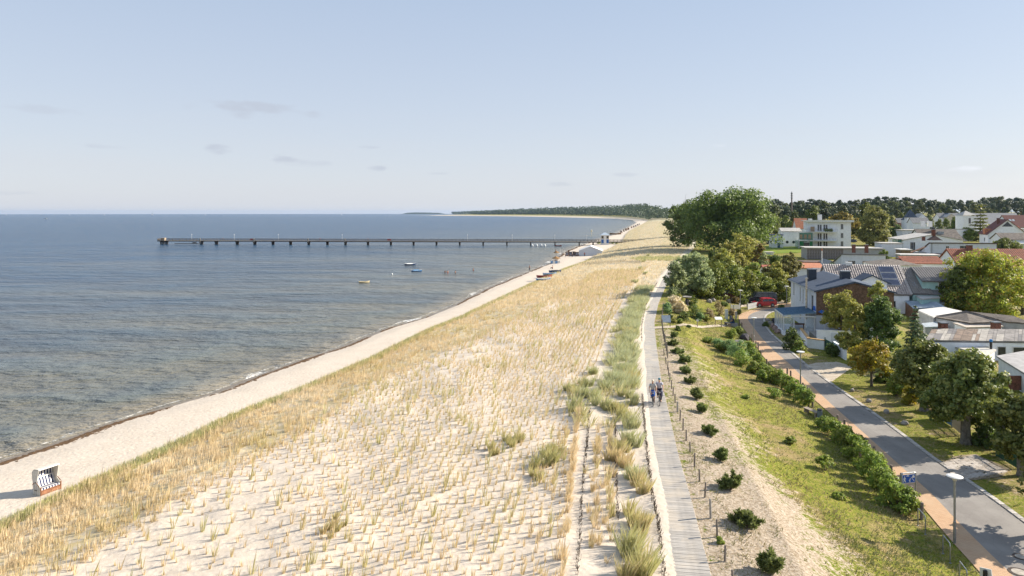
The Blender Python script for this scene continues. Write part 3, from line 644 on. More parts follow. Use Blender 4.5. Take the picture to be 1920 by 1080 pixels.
brushwood([(1246, 1085), (1236, 993), (1223, 927), (1213, 847), (1207, 780), (1204, 740)], 'half buried brushwood fence in the sand closest to the boardwalk', 650)
brushwood([(1083, 1085), (1093, 903), (1100, 840), (1105, 770)], 'half buried brushwood fence behind the tall straw grass row', 420)
brushwood([(1159, 975), (1157, 930), (1155, 860), (1153, 780)], 'half buried brushwood fence between the marram clumps', 300)
brushwood([(1204, 640), (1203, 612), (1210, 575), (1222, 548), (1232, 530)], 'far brushwood fence where the boardwalk bends right', 420)
brushwood([(1120, 640), (1140, 600), (1152, 570)], 'brushwood fence in the bare sand strip left of the marram', 260)
sl = M('grey_stake', (.16, .13, .11), .9, .3)
sf = thing('sand_fence', 'low stake fence across the dune in front of dark rank grass', 'sand fence', gp(1092, 495))
a = sf.location.copy()
q = resample(np.array([gp(1092, 497)[:2], gp(1130, 494)[:2], gp(1180, 493.5)[:2], gp(1200, 494)[:2]]), 60)
for k in range(60): MB().tube([(q[k, 0] - a.x, q[k, 1] - a.y, g1(*q[k]) - a.z), (q[k, 0] - a.x, q[k, 1] - a.y, g1(*q[k]) - a.z + random.uniform(.6, .9))], .05, 5).obj('stake', sl, sf)
# ------------------------------------------------------------------ trees and shrubs
def leafcloud(lobes, nclump, nleaf, leaf, rc, seed, inner=.25, upb=.25, flat=.75, long=1.0):
    """leaves gathered in clumps on and in a set of ellipsoid lobes (cx,cy,cz,rx,ry,rz)"""
    r = np.random.default_rng(seed); lo = np.array(lobes, float); ar = (lo[:, 3] * lo[:, 4] * lo[:, 5]) ** (2 / 3); pr = ar / ar.sum()
    li = r.choice(len(lo), nclump, p=pr); d = r.normal(0, 1, (nclump, 3)); d[:, 2] += .15; d /= np.linalg.norm(d, axis=1)[:, None]
    rad = np.where(r.uniform(0, 1, nclump) < inner, r.uniform(.25, .75, nclump), r.uniform(.80, 1.02, nclump))
    cc = lo[li, :3] + d * rad[:, None] * lo[li, 3:]
    ci = r.integers(0, nclump, nleaf); csz = r.uniform(.6, 1.35, nclump) * rc
    off = r.normal(0, 1, (nleaf, 3)); off /= np.linalg.norm(off, axis=1)[:, None]; off *= (r.uniform(0, 1, nleaf) ** .45)[:, None]
    p = cc[ci] + off * csz[ci][:, None] * np.array([1, 1, flat])
    nrm = off * .7 + d[ci] * .5 + r.normal(0, .55, (nleaf, 3)); nrm[:, 2] += upb; nrm /= np.linalg.norm(nrm, axis=1)[:, None]
    return leafquads(p, nrm, leaf, r, long)
def leafquads(p, nrm, leaf, r, long=1.0, tdir=None):
    n = len(p); t = r.normal(0, 1, (n, 3)) if tdir is None else tdir + r.normal(0, .25, (n, 3)); t -= nrm * (t * nrm).sum(1)[:, None]; t /= np.linalg.norm(t, axis=1)[:, None] + 1e-9
    b = np.cross(nrm, t); a = (leaf * r.uniform(.65, 1.35, n))[:, None]
    V = np.stack([p - t * a * .5 * long, p + b * a * .33 - t * a * .05, p + t * a * .5 * long, p - b * a * .33 + t * a * .05], 1).reshape(-1, 3)
    return V, np.arange(n * 4).reshape(-1, 4)
def trunkmesh(h, r0, r1, limbs, seed, name='trunk', n=9, lean=(0, 0), z0=0):
    rd = random.Random(seed); mb = MB()
    pts = [(lean[0] * t + rd.uniform(-.12, .12) * (t > 0) * r0, lean[1] * t + rd.uniform(-.12, .12) * r0 * (t > 0), h * t - .3 * (t == 0)) for t in (0, .08, .3, .55, .8, 1)]
    mb.tube(pts, [r0 * 1.35, r0 * 1.05, r0 * .92, r0 * .8, r0 * .6, r1], n)
    for z, L, up_, az in limbs:
        k = z / h; b = Vector((lean[0] * k, lean[1] * k, z)); dx = Vector((math.cos(az), math.sin(az), 0))
        mid = b + dx * L * .5 + Vector((0, 0, up_ * .35)); e = b + dx * L + Vector((0, 0, up_)); mb.tube([b, mid, e], [r0 * .5, r0 * .33, r0 * .1], 6)
    return mb
bark = M('bark', (.15, .12, .095), .9, .35, 5, bump=.03); bark_g = M('bark_grey', (.21, .19, .165), .9, .35, 5, bump=.03); bark_p = M('bark_pine', (.24, .13, .07), .9, .35, 4, bump=.03)
LF = dict(
    oak=leafmat('leaf_oak', (.060, .098, .024), (.165, .215, .05)),
    olive=leafmat('leaf_olive', (0.160, 0.178, 0.040), (0.373, 0.373, 0.084), (0.453, 0.373, 0.099)),
    chestnut=leafmat('leaf_chestnut', (0.135, 0.198, 0.024), (0.384, 0.448, 0.059), (0.498, 0.324, 0.059)),
    lime=leafmat('leaf_lime', (.062, .085, .018), (.20, .225, .045), (.26, .25, .07), trans=.25),
    gold=leafmat('leaf_gold', (.15, .15, .016), (.37, .33, .03), (.40, .24, .03)),
    willow=leafmat('leaf_silver_willow', (.16, .21, .085), (.34, .40, .19), (.42, .46, .29), trans=.5),
    weep=leafmat('leaf_weeping', (.120, .125, .035), (.245, .235, .072)),
    dark=leafmat('leaf_dark', (0.056, 0.094, 0.026), (0.146, 0.198, 0.044)),
    pine=leafmat('needle_pine', (.085, .118, .034), (.21, .25, .075), trans=.3),
    spruce=leafmat('needle_spruce', (0.063, 0.111, 0.049), (0.160, 0.225, 0.096), trans=.12),
    cypress=leafmat('needle_cypress', (.095, .120, .020), (.23, .25, .045), trans=.3),
    forest=leafmat('forest_pine', (.038, .062, .038), (.105, .135, .066), trans=.2),
    forestl=leafmat('forest_leaf', (.055, .080, .026), (.135, .155, .05)),
    autumn=leafmat('leaf_autumn', (.125, .105, .028), (.25, .19, .05)),
    fresh=leafmat('leaf_fresh', (.070, .105, .018), (.17, .205, .042)),
    rose=leafmat('leaf_rose', (0.095, 0.149, 0.024), (0.283, 0.373, 0.064), (0.362, 0.299, 0.090)),
    bluegreen=leafmat('leaf_bluegreen', (0.101, 0.188, 0.070), (0.261, 0.386, 0.150)),
    heath=leafmat('leaf_heath', (0.205, 0.161, 0.090), (0.362, 0.287, 0.150)),
    straw=leafmat('plume_straw', (0.557, 0.463, 0.271), (0.965, 0.835, 0.526), trans=.4))
def ground(u, v): return gp(u, v)
def tree(label, cat, base, crown, mats, trunk, name='tree', group=None, rz=0, bk=bark, cname='crown'):
    t = thing(name, label, cat, base, rz, group)
    link(cname, npmesh(cname, *crown), mats, t)
    if trunk is not None: trunk.obj('trunk', bk, t)
    return t
def lobes_round(w, h, z0, n, seed, squash=1.0, core=.62):
    """a main mass plus n bulging lobes; w, h the overall crown width and height, z0 its underside"""
    rd = random.Random(seed); L = [(0, 0, z0 + h * .5, w * .5 * core, w * .5 * core * squash, h * .5 * .86)]
    for i in range(n):
        a = 2 * math.pi * i / n + rd.uniform(-.4, .4); k = rd.uniform(.10, .76)
        rr = (1 - abs(k - .36) * .8) * w * .5 * .62; s = w * .5 * rd.uniform(.34, .50)
        L.append((math.cos(a) * rr, math.sin(a) * rr * squash, z0 + h * k, s, s * squash, s * .8 * min(1, h / w + .2)))
    L.append((rd.uniform(-.1, .1) * w, 0, z0 + h * .80, w * .24, w * .24, h * .22)); return L
def dectree(label, u, vb, vt, uw, leafk, leaf=.3, nleaf=9000, nclump=220, rc=.09, z0=.28, seed=1, cat='tree', name='tree', n=9, trunk=True, du=0, bk=bark, inner=.25, tr=.035, group=None, Y=None, squash=1.0, core=.62):
    """a leafy tree: base at pixel u, vb, top at row vt, crown uw pixels wide"""
    b = gp(u, vb) if Y is None else Vector(((u - 960) / F * Y, Y, g1((u - 960) / F * Y, Y))); k = px(b.y); h = CZ - (vt - EYE) * k - b.z; w = uw * k
    ch = h * (1 - z0); lob = [(a + du * k, bb, c, d, e, f) for a, bb, c, d, e, f in lobes_round(w, ch, h * z0, n, seed, squash, core)]
    V = leafcloud(lob, nclump, nleaf, leaf, rc * w, seed, inner)
    tk = trunkmesh(h * .62, max(.06, h * tr), h * .006, [(h * (z0 + .04 * i), w * .28, h * .22, i * 2.3 + seed) for i in range(5)], seed, lean=(du * k * .5, 0)) if trunk else None
    return tree(label, cat, b, V, LF[leafk], tk, name, group, bk=bk)
def conifer(label, u, vb, vt, uw, leafk='spruce', nl=16, seed=1, leaf=.28, droop=.25, name='spruce_tree', cat='spruce', tip=.06, per=150, Y=None, full=1.0, bk=bark, group=None, pw=.85):
    b = gp(u, vb) if Y is None else Vector(((u - 960) / F * Y, Y, g1((u - 960) / F * Y, Y))); k = px(b.y); h = CZ - (vt - EYE) * k - b.z; R0 = uw * k / 2
    r = np.random.default_rng(seed); P, T, Nn = [], [], []
    for i in range(nl):
        z = h * (.06 + .92 * i / (nl - 1)); rad = R0 * max(tip, (1 - i / (nl - .5))) ** pw
        nb = max(5, int(13 * (1 - .5 * i / nl)))
        for q in range(nb):
            a = 2 * math.pi * q / nb + r.uniform(-.3, .3) + i; L = rad * r.uniform(.72, 1.12); m = max(4, int(per * full * (L / R0) ** 1.1 / 4))
            s = r.uniform(.12, 1, m); wv = .26 * L * (1.1 - s) + .04
            lat = r.normal(0, 1, m) * wv * .6; dz = -droop * L * s ** 1.4 + r.normal(0, .05 * L + .03, m) + .10 * L * s ** 3
            ca_, sa_ = math.cos(a), math.sin(a)
            P.append(np.stack([ca_ * s * L - sa_ * lat, sa_ * s * L + ca_ * lat, z + dz], 1)); T.append(np.tile([ca_, sa_, -droop], (m, 1))); Nn.append(np.tile([ca_ * .25, sa_ * .25, 1], (m, 1)) + r.normal(0, .35, (m, 3)))
    P = np.concatenate(P); T = np.concatenate(T); Nn = np.concatenate(Nn); Nn /= np.linalg.norm(Nn, axis=1)[:, None]
    mb = MB().tube([(0, 0, -.2), (0, 0, h * .5), (0, 0, h * .97)], [max(.05, h * .022), h * .013, .02], 7)
    return tree(label, cat, b, leafquads(P, Nn, leaf, r, 1.5, T), LF[leafk], mb, name, group, bk=bk)
def shrub(label, u, vb, vt, uw, leafk, leaf=.16, nleaf=1500, nclump=60, seed=1, name='shrub', cat='shrub', group=None, squash=1.0, rc=.14, Y=None, long=1.0, n=6, stems=True):
    b = gp(u, vb) if Y is None else Vector(((u - 960) / F * Y, Y, g1((u - 960) / F * Y, Y))); k = px(b.y); h = max(.25, CZ - (vt - EYE) * k - b.z); w = uw * k
    lob = lobes_round(w, h * 1.02, -.02 * h, n, seed, squash, .7)
    V = leafcloud(lob, nclump, nleaf, leaf, rc * w, seed, .2, long=long)
    t = thing(name, label, cat, b, 0, group); link('foliage', npmesh('foliage', *V), LF[leafk], t)
    if stems:
        mb = MB(); rd = random.Random(seed)
        for i in range(5): mb.tube([(rd.uniform(-.05, .05) * w, rd.uniform(-.05, .05) * w, -.1), (rd.uniform(-.28, .28) * w, rd.uniform(-.28, .28) * w, h * .7)], [.025 + h * .012, .01], 5)
        mb.obj('stem', bark, t)
    return t
# ---- the big trees behind the dune
dectree('huge broad dark green oak towering beside the dune path', 1362, 470, 353, 186, 'oak', .9, 26000, 460, .075, .02, 3, 'oak tree', 'oak_tree', 19, bk=bark, inner=.3, tr=.04)
dectree('dark rounded tree at the seaward edge of the huge oak', 1290, 462, 379, 78, 'dark', .8, 9000, 160, .10, .05, 5, 'tree', 'broadleaf_tree', 9)
dectree('dark tree with reddish top furthest along the dune edge', 1266, 445, 383, 44, 'dark', .9, 5000, 110, .11, .05, 6, 'tree', 'broadleaf_tree', 7)
dectree('bright green tree bulging from the right flank of the huge oak', 1440, 457, 396, 52, 'fresh', .6, 6000, 130, .10, .08, 8, 'tree', 'broadleaf_tree', 8)
# ---- middle group between path and cars
dectree('pale silver green willow bush beside the boardwalk bend', 1304, 556, 474, 74, 'willow', .34, 14000, 260, .10, .02, 11, 'willow', 'silver_willow', 10, inner=.3)
dectree('low silver willow spilling toward the boardwalk', 1268, 556, 493, 48, 'willow', .34, 6500, 150, .11, .0, 12, 'willow', 'silver_willow', 8)
dectree('olive tree standing right behind the silver willow', 1352, 548, 470, 64, 'olive', .42, 9000, 170, .10, .08, 13, 'tree', 'broadleaf_tree', 9)
dectree('yellowish loose tree below the huge oak', 1392, 500, 437, 62, 'olive', .45, 6500, 150, .09, .15, 14, 'tree', 'broadleaf_tree', 9)
dectree('small olive tree with brown dieback beside the bright lawn', 1425, 505, 459, 36, 'autumn', .40, 3500, 90, .10, .15, 15, 'tree', 'broadleaf_tree', 7)
dectree('round pale shrub tree at the foot of the bright lawn', 1431, 508, 473, 20, 'willow', .35, 2200, 60, .13, .0, 16, 'tree', 'broadleaf_tree', 6)
dectree('yellow green tree leaning over the salmon roofed bungalow', 1478, 552, 474, 56, 'weep', .36, 9000, 170, .10, .05, 17, 'tree', 'broadleaf_tree', 9)
dectree('darker half of the tree pair behind the dark van', 1456, 556, 492, 44, 'olive', .36, 6000, 120, .11, .04, 18, 'tree', 'broadleaf_tree', 8)
for i, (u, vb, vt, uw, lab) in enumerate([(1344, 560, 494, 58, 'dark cypress next to the silver willow behind the brick shed'), (1374, 561, 497, 58, 'dark cypress rising over the middle of the brick shed'), (1403, 562, 505, 54, 'dark cypress rising over the right end of the brick shed'), (1430, 562, 517, 48, 'dark cypress behind the parked dark van'), (1458, 563, 526, 46, 'low dark cypress right of the parked dark van'), (1318, 560, 515, 40, 'low dark cypress in the shade of the silver willow')]):
    dectree(lab, u, vb, vt, uw, 'cypress', .30, 6500, 130, .12, .0, 40 + i, 'cypress', 'cypress_tree', 8, inner=.2, group='cypress row behind the cars')
for u, vb, vt, uw, k, lab in [(1388, 520, 476, 44, 'olive', 'olive tree between the yellowish loose tree and the cypress row'), (1410, 530, 490, 34, 'rose', 'small green tree above the parked cars'), (1365, 500, 452, 40, 'olive', 'bushy tree at the right foot of the huge oak'), (1410, 492, 462, 30, 'rose', 'low round tree before the bright lawn'), (1452, 500, 478, 34, 'dark', 'dark bush at the near edge of the bright lawn'), (1442, 530, 500, 30, 'weep', 'yellow green bush behind the dark van'), (1375, 480, 456, 34, 'fresh', 'green bush under the right side of the huge oak'), (1338, 500, 470, 30, 'dark', 'dark bush between the huge oak and the silver willow'), (1480, 520, 498, 26, 'olive', 'olive bush before the salmon roofed bungalow'), (1500, 512, 500, 20, 'fresh', 'small bush beside the salmon bungalow wall'), (1516, 464, 452, 22, 'dark', 'dark bush before the apartment block corner'), (1475, 452, 440, 36, 'dark', 'dark shrubs before the round windowed annex')]:
    dectree(lab, u, vb, vt, uw, k, .42, 3200, 80, .12, .0, int(u), 'bush' if 'bush' in lab or 'shrub' in lab else 'tree', 'garden_bush' if 'bush' in lab or 'shrub' in lab else 'broadleaf_tree', 7, trunk='tree' in lab)
# ---- village trees
dectree('large rounded weeping willow right of the white apartment block', 1638, 460, 386, 64, 'weep', .7, 13000, 260, .09, .05, 21, 'willow', 'willow_tree', 11)
dectree('autumn brown tree behind the white apartment block', 1582, 455, 397, 52, 'autumn', .8, 7000, 150, .10, .05, 22, 'tree', 'broadleaf_tree', 9)
dectree('light green tree peeping over the weeping willow', 1617, 450, 379, 44, 'fresh', .8, 5000, 110, .10, .05, 23, 'tree', 'broadleaf_tree', 8)
dectree('small dark round tree between willow and white hall', 1681, 453, 420, 26, 'dark', .5, 4500, 80, .13, .02, 24, 'tree', 'broadleaf_tree', 7)
dectree('huge spreading chestnut with yellowing leaves beside the tiled roof', 1842, 592, 470, 148, 'chestnut', .36, 25000, 480, .075, .06, 25, 'chestnut tree', 'chestnut_tree', 14, inner=.25, tr=.03)
dectree('dark green cypress-like tree in front of the spreading chestnut', 1792, 592, 501, 62, 'fresh', .32, 8000, 150, .10, .05, 26, 'tree', 'broadleaf_tree', 9)
dectree('bushy tree at the right frame edge beyond the chestnut', 1917, 590, 508, 60, 'chestnut', .34, 6000, 120, .11, .05, 27, 'tree', 'broadleaf_tree', 8)
dectree('round green tree right of the white hall roof', 1815, 452, 428, 38, 'fresh', .6, 5000, 100, .12, .0, 28, 'tree', 'broadleaf_tree', 8)
dectree('wide low green tree before the red gabled house', 1884, 470, 449, 58, 'fresh', .6, 6500, 130, .11, .0, 29, 'tree', 'broadleaf_tree', 9)
conifer('tall layered pine between the white hall and the tower villa', 1838, 452, 384, 46, 'cypress', 11, 31, .8, .05, 'pine_tree', 'pine', per=110, tip=.25, pw=.55)
conifer('slim dark fir standing before the grey villa roofs', 1887, 432, 397, 16, 'spruce', 10, 32, .7, .2, 'fir_tree', 'fir', per=60)
conifer('narrow dark fir left of the pale pyramid roof', 1757, 420, 398, 12, 'spruce', 9, 33, .7, .2, 'fir_tree', 'fir', per=50)
dectree('leafy bush tree before the white bungalow windows', 1655, 500, 469, 28, 'fresh', .42, 3200, 70, .13, .0, 34, 'tree', 'broadleaf_tree', 7)
# ---- roadside and garden trees of the near right
dectree('open olive tree in front of the brown gable of the blue grey house', 1578, 640, 545, 70, 'olive', .24, 10000, 220, .085, .15, 51, 'tree', 'broadleaf_tree', 11, inner=.25)
dectree('slender olive tree reaching above the brown gable', 1641, 640, 527, 40, 'olive', .24, 4500, 110, .10, .45, 52, 'tree', 'broadleaf_tree', 8)
dectree('drooping olive tree between the terrace wall and the dark pine', 1603, 672, 560, 62, 'olive', .22, 11000, 200, .09, .03, 53, 'tree', 'broadleaf_tree', 10)
dectree('dense dark green pine behind the golden bush', 1654, 678, 557, 78, 'dark', .24, 15000, 240, .09, .04, 54, 'pine', 'pine_tree', 11, core=.68)
conifer('tall slim spruce with long side branches', 1716, 690, 572, 60, 'spruce', 17, 55, .24, .18, per=170)
dectree('golden yellow bush tree with red tips beside the road', 1634, 724, 640, 84, 'gold', .20, 9000, 190, .085, .28, 56, 'tree', 'broadleaf_tree', 10, tr=.03)
dectree('dark lime tree left of the two taller roadside limes', 1733, 770, 638, 112, 'lime', .27, 13600, 270, .085, .24, 57, 'lime tree', 'lime_tree', 12, bk=bark_g, tr=.055)
dectree('tallest roadside lime tree by the blue fence panel', 1811, 832, 658, 150, 'lime', .27, 19200, 330, .08, .25, 58, 'lime tree', 'lime_tree', 13, bk=bark_g, tr=.05)
dectree('lime tree cut off by the right frame edge', 1914, 892, 742, 118, 'lime', .27, 13600, 260, .085, .28, 59, 'lime tree', 'lime_tree', 12, bk=bark_g, tr=.05)
dectree('lime tree standing just outside the lower right corner', 1992, 1000, 800, 150, 'lime', .27, 7200, 200, .085, .28, 60, 'lime tree', 'lime_tree', 12, bk=bark_g, tr=.05)
# garden shrubs under and between them
for i, (u, vb, vt, uw, k, lab) in enumerate([
    (1487, 656, 614, 36, 'dark', 'dark round shrub against the conservatory corner'), (1498, 660, 640, 26, 'rose', 'low shrub at the foot of the terrace wall'), (1560, 668, 645, 26, 'dark', 'dark hedge shrub beside the white garden wall'),
    (1700, 700, 655, 60, 'lime', 'pale flecked shrub right of the golden bush'), (1690, 726, 690, 60, 'dark', 'dark shrub behind the golden bush trunk'), (1655, 715, 697, 30, 'fresh', 'light green shrub right of the golden bush trunk'), (1680, 742, 708, 34, 'rose', 'brownish hedge shrub between golden bush and dark lime'), (1765, 742, 675, 60, 'dark', 'dark hedge shrub between the two tallest limes'), (1706, 757, 725, 34, 'gold', 'yellowing shrub left of the dark lime trunk'),
    (1775, 770, 735, 40, 'lime', 'green shrub behind the blue fence panel'), (1845, 835, 795, 44, 'dark', 'dark hedge shrub right of the tallest lime trunk'), (1868, 820, 775, 46, 'lime', 'flecked shrub behind the green garden fence'), (1895, 855, 815, 40, 'dark', 'dark hedge shrub behind the green fence gate'),
    (1755, 690, 650, 60, 'lime', 'flecked shrub under the patched shed roof'), (1905, 660, 640, 40, 'rose', 'shrub climbing at the shed windows far right'), (1850, 668, 650, 36, 'rose', 'leafy creeper beside the low brick wall'), (1660, 600, 575, 40, 'olive', 'olive shrub behind the dark pine'), (1735, 655, 628, 40, 'spruce', 'bluish shrub right of the slim spruce'),
    (1474, 568, 548, 18, 'fresh', 'yellow green shrub beside the forecourt gravel'), (1465, 583, 571, 14, 'fresh', 'small shrub at the forecourt corner post'), (1436, 612, 604, 12, 'fresh', 'small green cushion on the road bend island')]):
    shrub(lab, u, vb, vt, uw, k, .2 if vb > 600 else .22, 2600, 80, 100 + i, 'shrub', 'shrub')
# garden plants round the sunlit plot left of the road bend
for i, (u, vb, vt, uw, k, lab, nm) in enumerate([
    (1266, 586, 553, 34, 'straw', 'tall pale plume grass beside the boardwalk', 'plume_grass'), (1252, 588, 566, 22, 'bluegreen', 'grey green low shrub left of the pale plume grass', 'shrub'), (1278, 588, 568, 24, 'straw', 'short pale plume grass clump by the green shrub', 'plume_grass'),
    (1300, 596, 572, 36, 'oak', 'dark green shrub in the middle of the garden plot', 'shrub'), (1282, 600, 584, 28, 'oak', 'dark low shrub before the pale plume grass', 'shrub'), (1312, 602, 588, 20, 'bluegreen', 'small grey shrub before the dark garden shrub', 'shrub'), (1330, 598, 578, 24, 'heath', 'brown heather mound in the garden plot', 'shrub'), (1349, 592, 563, 22, 'heath', 'tall brown grass bush left of the white post', 'shrub'), (1326, 604, 590, 16, 'olive', 'small olive shrub right of the heather mound', 'shrub'),
    (1299, 573, 555, 22, 'fresh', 'bright green shrub near the stone bird bath', 'shrub'), (1272, 566, 552, 22, 'olive', 'olive shrub at the shaded garden corner', 'shrub'), (1380, 569, 557, 20, 'autumn', 'reddish flowering shrub before the brick shed', 'shrub'), (1394, 571, 560, 18, 'fresh', 'bright shrub behind the white gate', 'shrub'), (1372, 592, 578, 16, 'heath', 'brown shrub right of the white post', 'shrub'), (1386, 590, 580, 12, 'fresh', 'small green shrub at the paved bend', 'shrub'),
    (1256, 604, 588, 14, 'oak', 'upright dark shrub by the info board', 'shrub'), (1262, 606, 598, 14, 'olive', 'low shrub right of the info board', 'shrub'), (1275, 606, 598, 16, 'rose', 'low sparse shrub above the footpath', 'shrub'), (1271, 620, 611, 10, 'oak', 'tiny shrub at the near side of the footpath', 'shrub'), (1291, 614, 611, 10, 'oak', 'flat cushion plant on the footpath edge', 'shrub'), (1357, 574, 566, 18, 'fresh', 'green perennial bed on the garden lawn', 'shrub')]):
    shrub(lab, u, vb, vt, uw, k, .16, 1700, 60, 200 + i, nm, 'ornamental grass' if nm == 'plume_grass' else 'shrub', long=2.6 if nm == 'plume_grass' else 1.0)
# meadow thicket and the rose hedge along the paved strip
HG = [(1328, 643, 633, 30), (1347, 652, 636, 30), (1368, 664, 638, 36), (1384, 676, 640, 44), (1390, 686, 655, 36), (1352, 658, 644, 22), (1371, 634, 617, 26), (1385, 628, 612, 20), (1405, 660, 640, 22), (1412, 674, 652, 24), (1422, 686, 664, 28), (1413, 700, 676, 26), (1432, 704, 680, 28), (1445, 718, 690, 34), (1462, 722, 692, 34), (1428, 716, 694, 24), (1477, 733, 704, 34), (1490, 744, 712, 34), (1503, 757, 722, 34), (1515, 764, 730, 26),
      (1545, 804, 782, 30), (1560, 818, 786, 40), (1576, 830, 792, 42), (1590, 846, 800, 42), (1604, 864, 812, 44), (1622, 882, 826, 48), (1632, 898, 842, 46), (1648, 916, 858, 50), (1660, 934, 872, 50), (1672, 950, 892, 54), (1692, 962, 908, 56), (1706, 964, 915, 44), (1640, 880, 846, 36), (1612, 846, 816, 30)]
hn = 'thicket and rose hedge along the paved strip'
for i, (u, vb, vt, uw) in enumerate(HG):
    if i < 8: lab = ['leftmost low bush of the meadow thicket', 'second bush of the meadow thicket from its left end', 'pale green middle bush of the meadow thicket', 'broad pale bush of the meadow thicket', 'darkest nearest bush of the meadow thicket', 'small bush in front of the meadow thicket', 'bush beside the picnic bench at the path end', 'small bush behind the picnic bench'][i]
    else: lab = 'rose bush number %s counting toward the viewer in the %s hedge stretch' % (['one', 'two', 'three', 'four', 'five', 'six', 'seven', 'eight', 'nine', 'ten', 'eleven', 'twelve', 'thirteen', 'fourteen'][i - 8 if i < 20 else i - 20], 'upper' if i < 20 else 'lower')
    shrub(lab, u, vb, vt, uw, 'bluegreen' if i in (2, 3, 1) else 'rose', .13 + .0 * i, 2300, 70, 300 + i, 'rose_bush', 'bush', hn, rc=.15)
for u, vb, vt, uw, lab in [(1547, 882, 852, 36, 'single round bush on the green meadow below the bench'), (1482, 832, 819, 24, 'flat grey green plant on the meadow'), (1452, 745, 727, 28, 'small round bush in the meadow left of the hedge'), (1398, 747, 741, 16, 'tiny ground plant in the upper meadow'), (1572, 935, 925, 26, 'flat leafy plant low on the meadow'), (1350, 1018, 1010, 14, 'tiny green tuft beside the boardwalk posts')]:
    shrub(lab, u, vb, vt, uw, 'rose', .13, 900, 40, 400 + u, 'shrub', 'shrub')
# row of young mountain pines in the meadow
def dwarf_pine(label, u, vb, vt, uw, seed):
    b = gp(u, vb); k = px(b.y); h = CZ - (vt - EYE) * k - b.z; w = uw * k; r = np.random.default_rng(seed); rd = random.Random(seed); mb = MB(); P, T, Nn = [], [], []
    ns = rd.randint(12, 24); bias = rd.uniform(0, 6.28)
    for i in range(ns):
        a = rd.uniform(0, 6.28) if i % 3 else rd.gauss(bias, .5); q = math.sqrt(rd.uniform(0, 1)) * (1.25 if i % 3 == 0 else .85); e = Vector((math.cos(a) * q * w * .5, math.sin(a) * q * w * .5, h * rd.uniform(.35, 1) * (1.1 - .55 * q)))
        s0 = Vector((e.x * .15, e.y * .15, h * .08)); mb.tube([s0, s0.lerp(e, .6) + Vector((0, 0, -.05 * h)), e], [.035, .022, .01], 4)
        m = 140; s = r.uniform(.35, 1.05, m); c = np.array(s0)[None] + (np.array(e) - np.array(s0))[None] * s[:, None]; d = r.normal(0, 1, (m, 3)); d[:, 2] += .9; d /= np.linalg.norm(d, axis=1)[:, None]
        P.append(c + d * r.uniform(.03, .16, m)[:, None] * (.6 + .4 * h)); T.append(d); Nn.append(r.normal(0, 1, (m, 3)))
    P = np.concatenate(P); T = np.concatenate(T); Nn = np.concatenate(Nn); Nn -= T * (T * Nn).sum(1)[:, None]; Nn /= np.linalg.norm(Nn, axis=1)[:, None]
    t = thing('dwarf_pine', label, 'pine', b, 0, 'young mountain pines in a row on the meadow'); link('foliage', npmesh('foliage', *leafquads(P, Nn, .10, r, 1.9, T)), LF['pine'], t); mb.tube([(0, 0, -.1), (0, 0, h * .45)], [.06, .03], 6); mb.obj('stem', bark, t)
DP = [(1447, 1078, 1028, 44), (1403, 990, 952, 62), (1371, 918, 884, 40), (1351, 864, 838, 32), (1327, 814, 793, 30), (1317, 774, 755, 24), (1305, 747, 725, 26), (1291, 718, 704, 24), (1285, 700, 687, 26), (1283, 680, 662, 28), (1269, 662, 651, 26), (1265, 648, 637, 26), (1262, 633, 619, 22)]
od = ['nearest', 'second nearest', 'third nearest', 'fourth nearest', 'fifth nearest', 'sixth nearest', 'seventh nearest', 'eighth nearest', 'ninth nearest', 'tenth nearest', 'eleventh nearest', 'second farthest', 'farthest']
for i, (u, vb, vt, uw) in enumerate(DP): dwarf_pine('%s young mountain pine of the meadow row' % od[i], u, vb, vt, uw, 500 + i)

# ---- forest behind the village: a few grown specimens, copied tree by tree
def specimen(kind, seed):
    r = random.Random(seed)
    if kind == 'pine':
        h = 20; L = [(r.uniform(-2.2, 2.2), r.uniform(-2.2, 2.2), h * r.uniform(.52, .93), r.uniform(1.5, 3.0), r.uniform(1.5, 3.0), r.uniform(.9, 1.7)) for _ in range(9)] + [(0, 0, h * .82, 2.2, 2.2, 2.6)]
        V = leafcloud(L, 130, 2300, .95, .85, seed, .2, .4); mt = LF['forest']; bk = bark_p; nm = 'pine_tree'; lab = 'dark scots pine of the forest behind the village'; cat = 'pine'
    elif kind == 'leaf':
        h = 16; V = leafcloud(lobes_round(9.5, 13, 3, 8, seed), 120, 2600, .95, .95, seed, .2); mt = LF['forestl']; bk = bark; nm = 'broadleaf_tree'; lab = 'lighter broadleaf tree among the forest pines behind the village'; cat = 'tree'
    elif kind == 'fresh':
        h = 13; V = leafcloud(lobes_round(8, 11, 1.5, 8, seed), 110, 2400, .8, .85, seed, .2); mt = LF['fresh']; bk = bark; nm = 'broadleaf_tree'; lab = 'bright green garden tree between the village roofs and forest'; cat = 'tree'
    t = thing(nm, lab, cat, (0, 0, 0), 0, {'pine': 'pines of the forest behind the village', 'leaf': 'broadleaf trees of the forest behind the village', 'fresh': 'garden trees at the forest edge'}[kind])
    link('crown', npmesh('crown', *V), mt, t); trunkmesh(h * .85, .26, .06, [(h * .55, 2, 2, 1.), (h * .65, 2, 1.5, 3.)], seed).obj('trunk', bk, t); return t, h
SPEC = {'pine': [specimen('pine', 600 + i) for i in range(5)], 'leaf': [specimen('leaf', 620 + i) for i in range(3)], 'fresh': [specimen('fresh', 640 + i) for i in range(2)]}
used = set()
PL = []
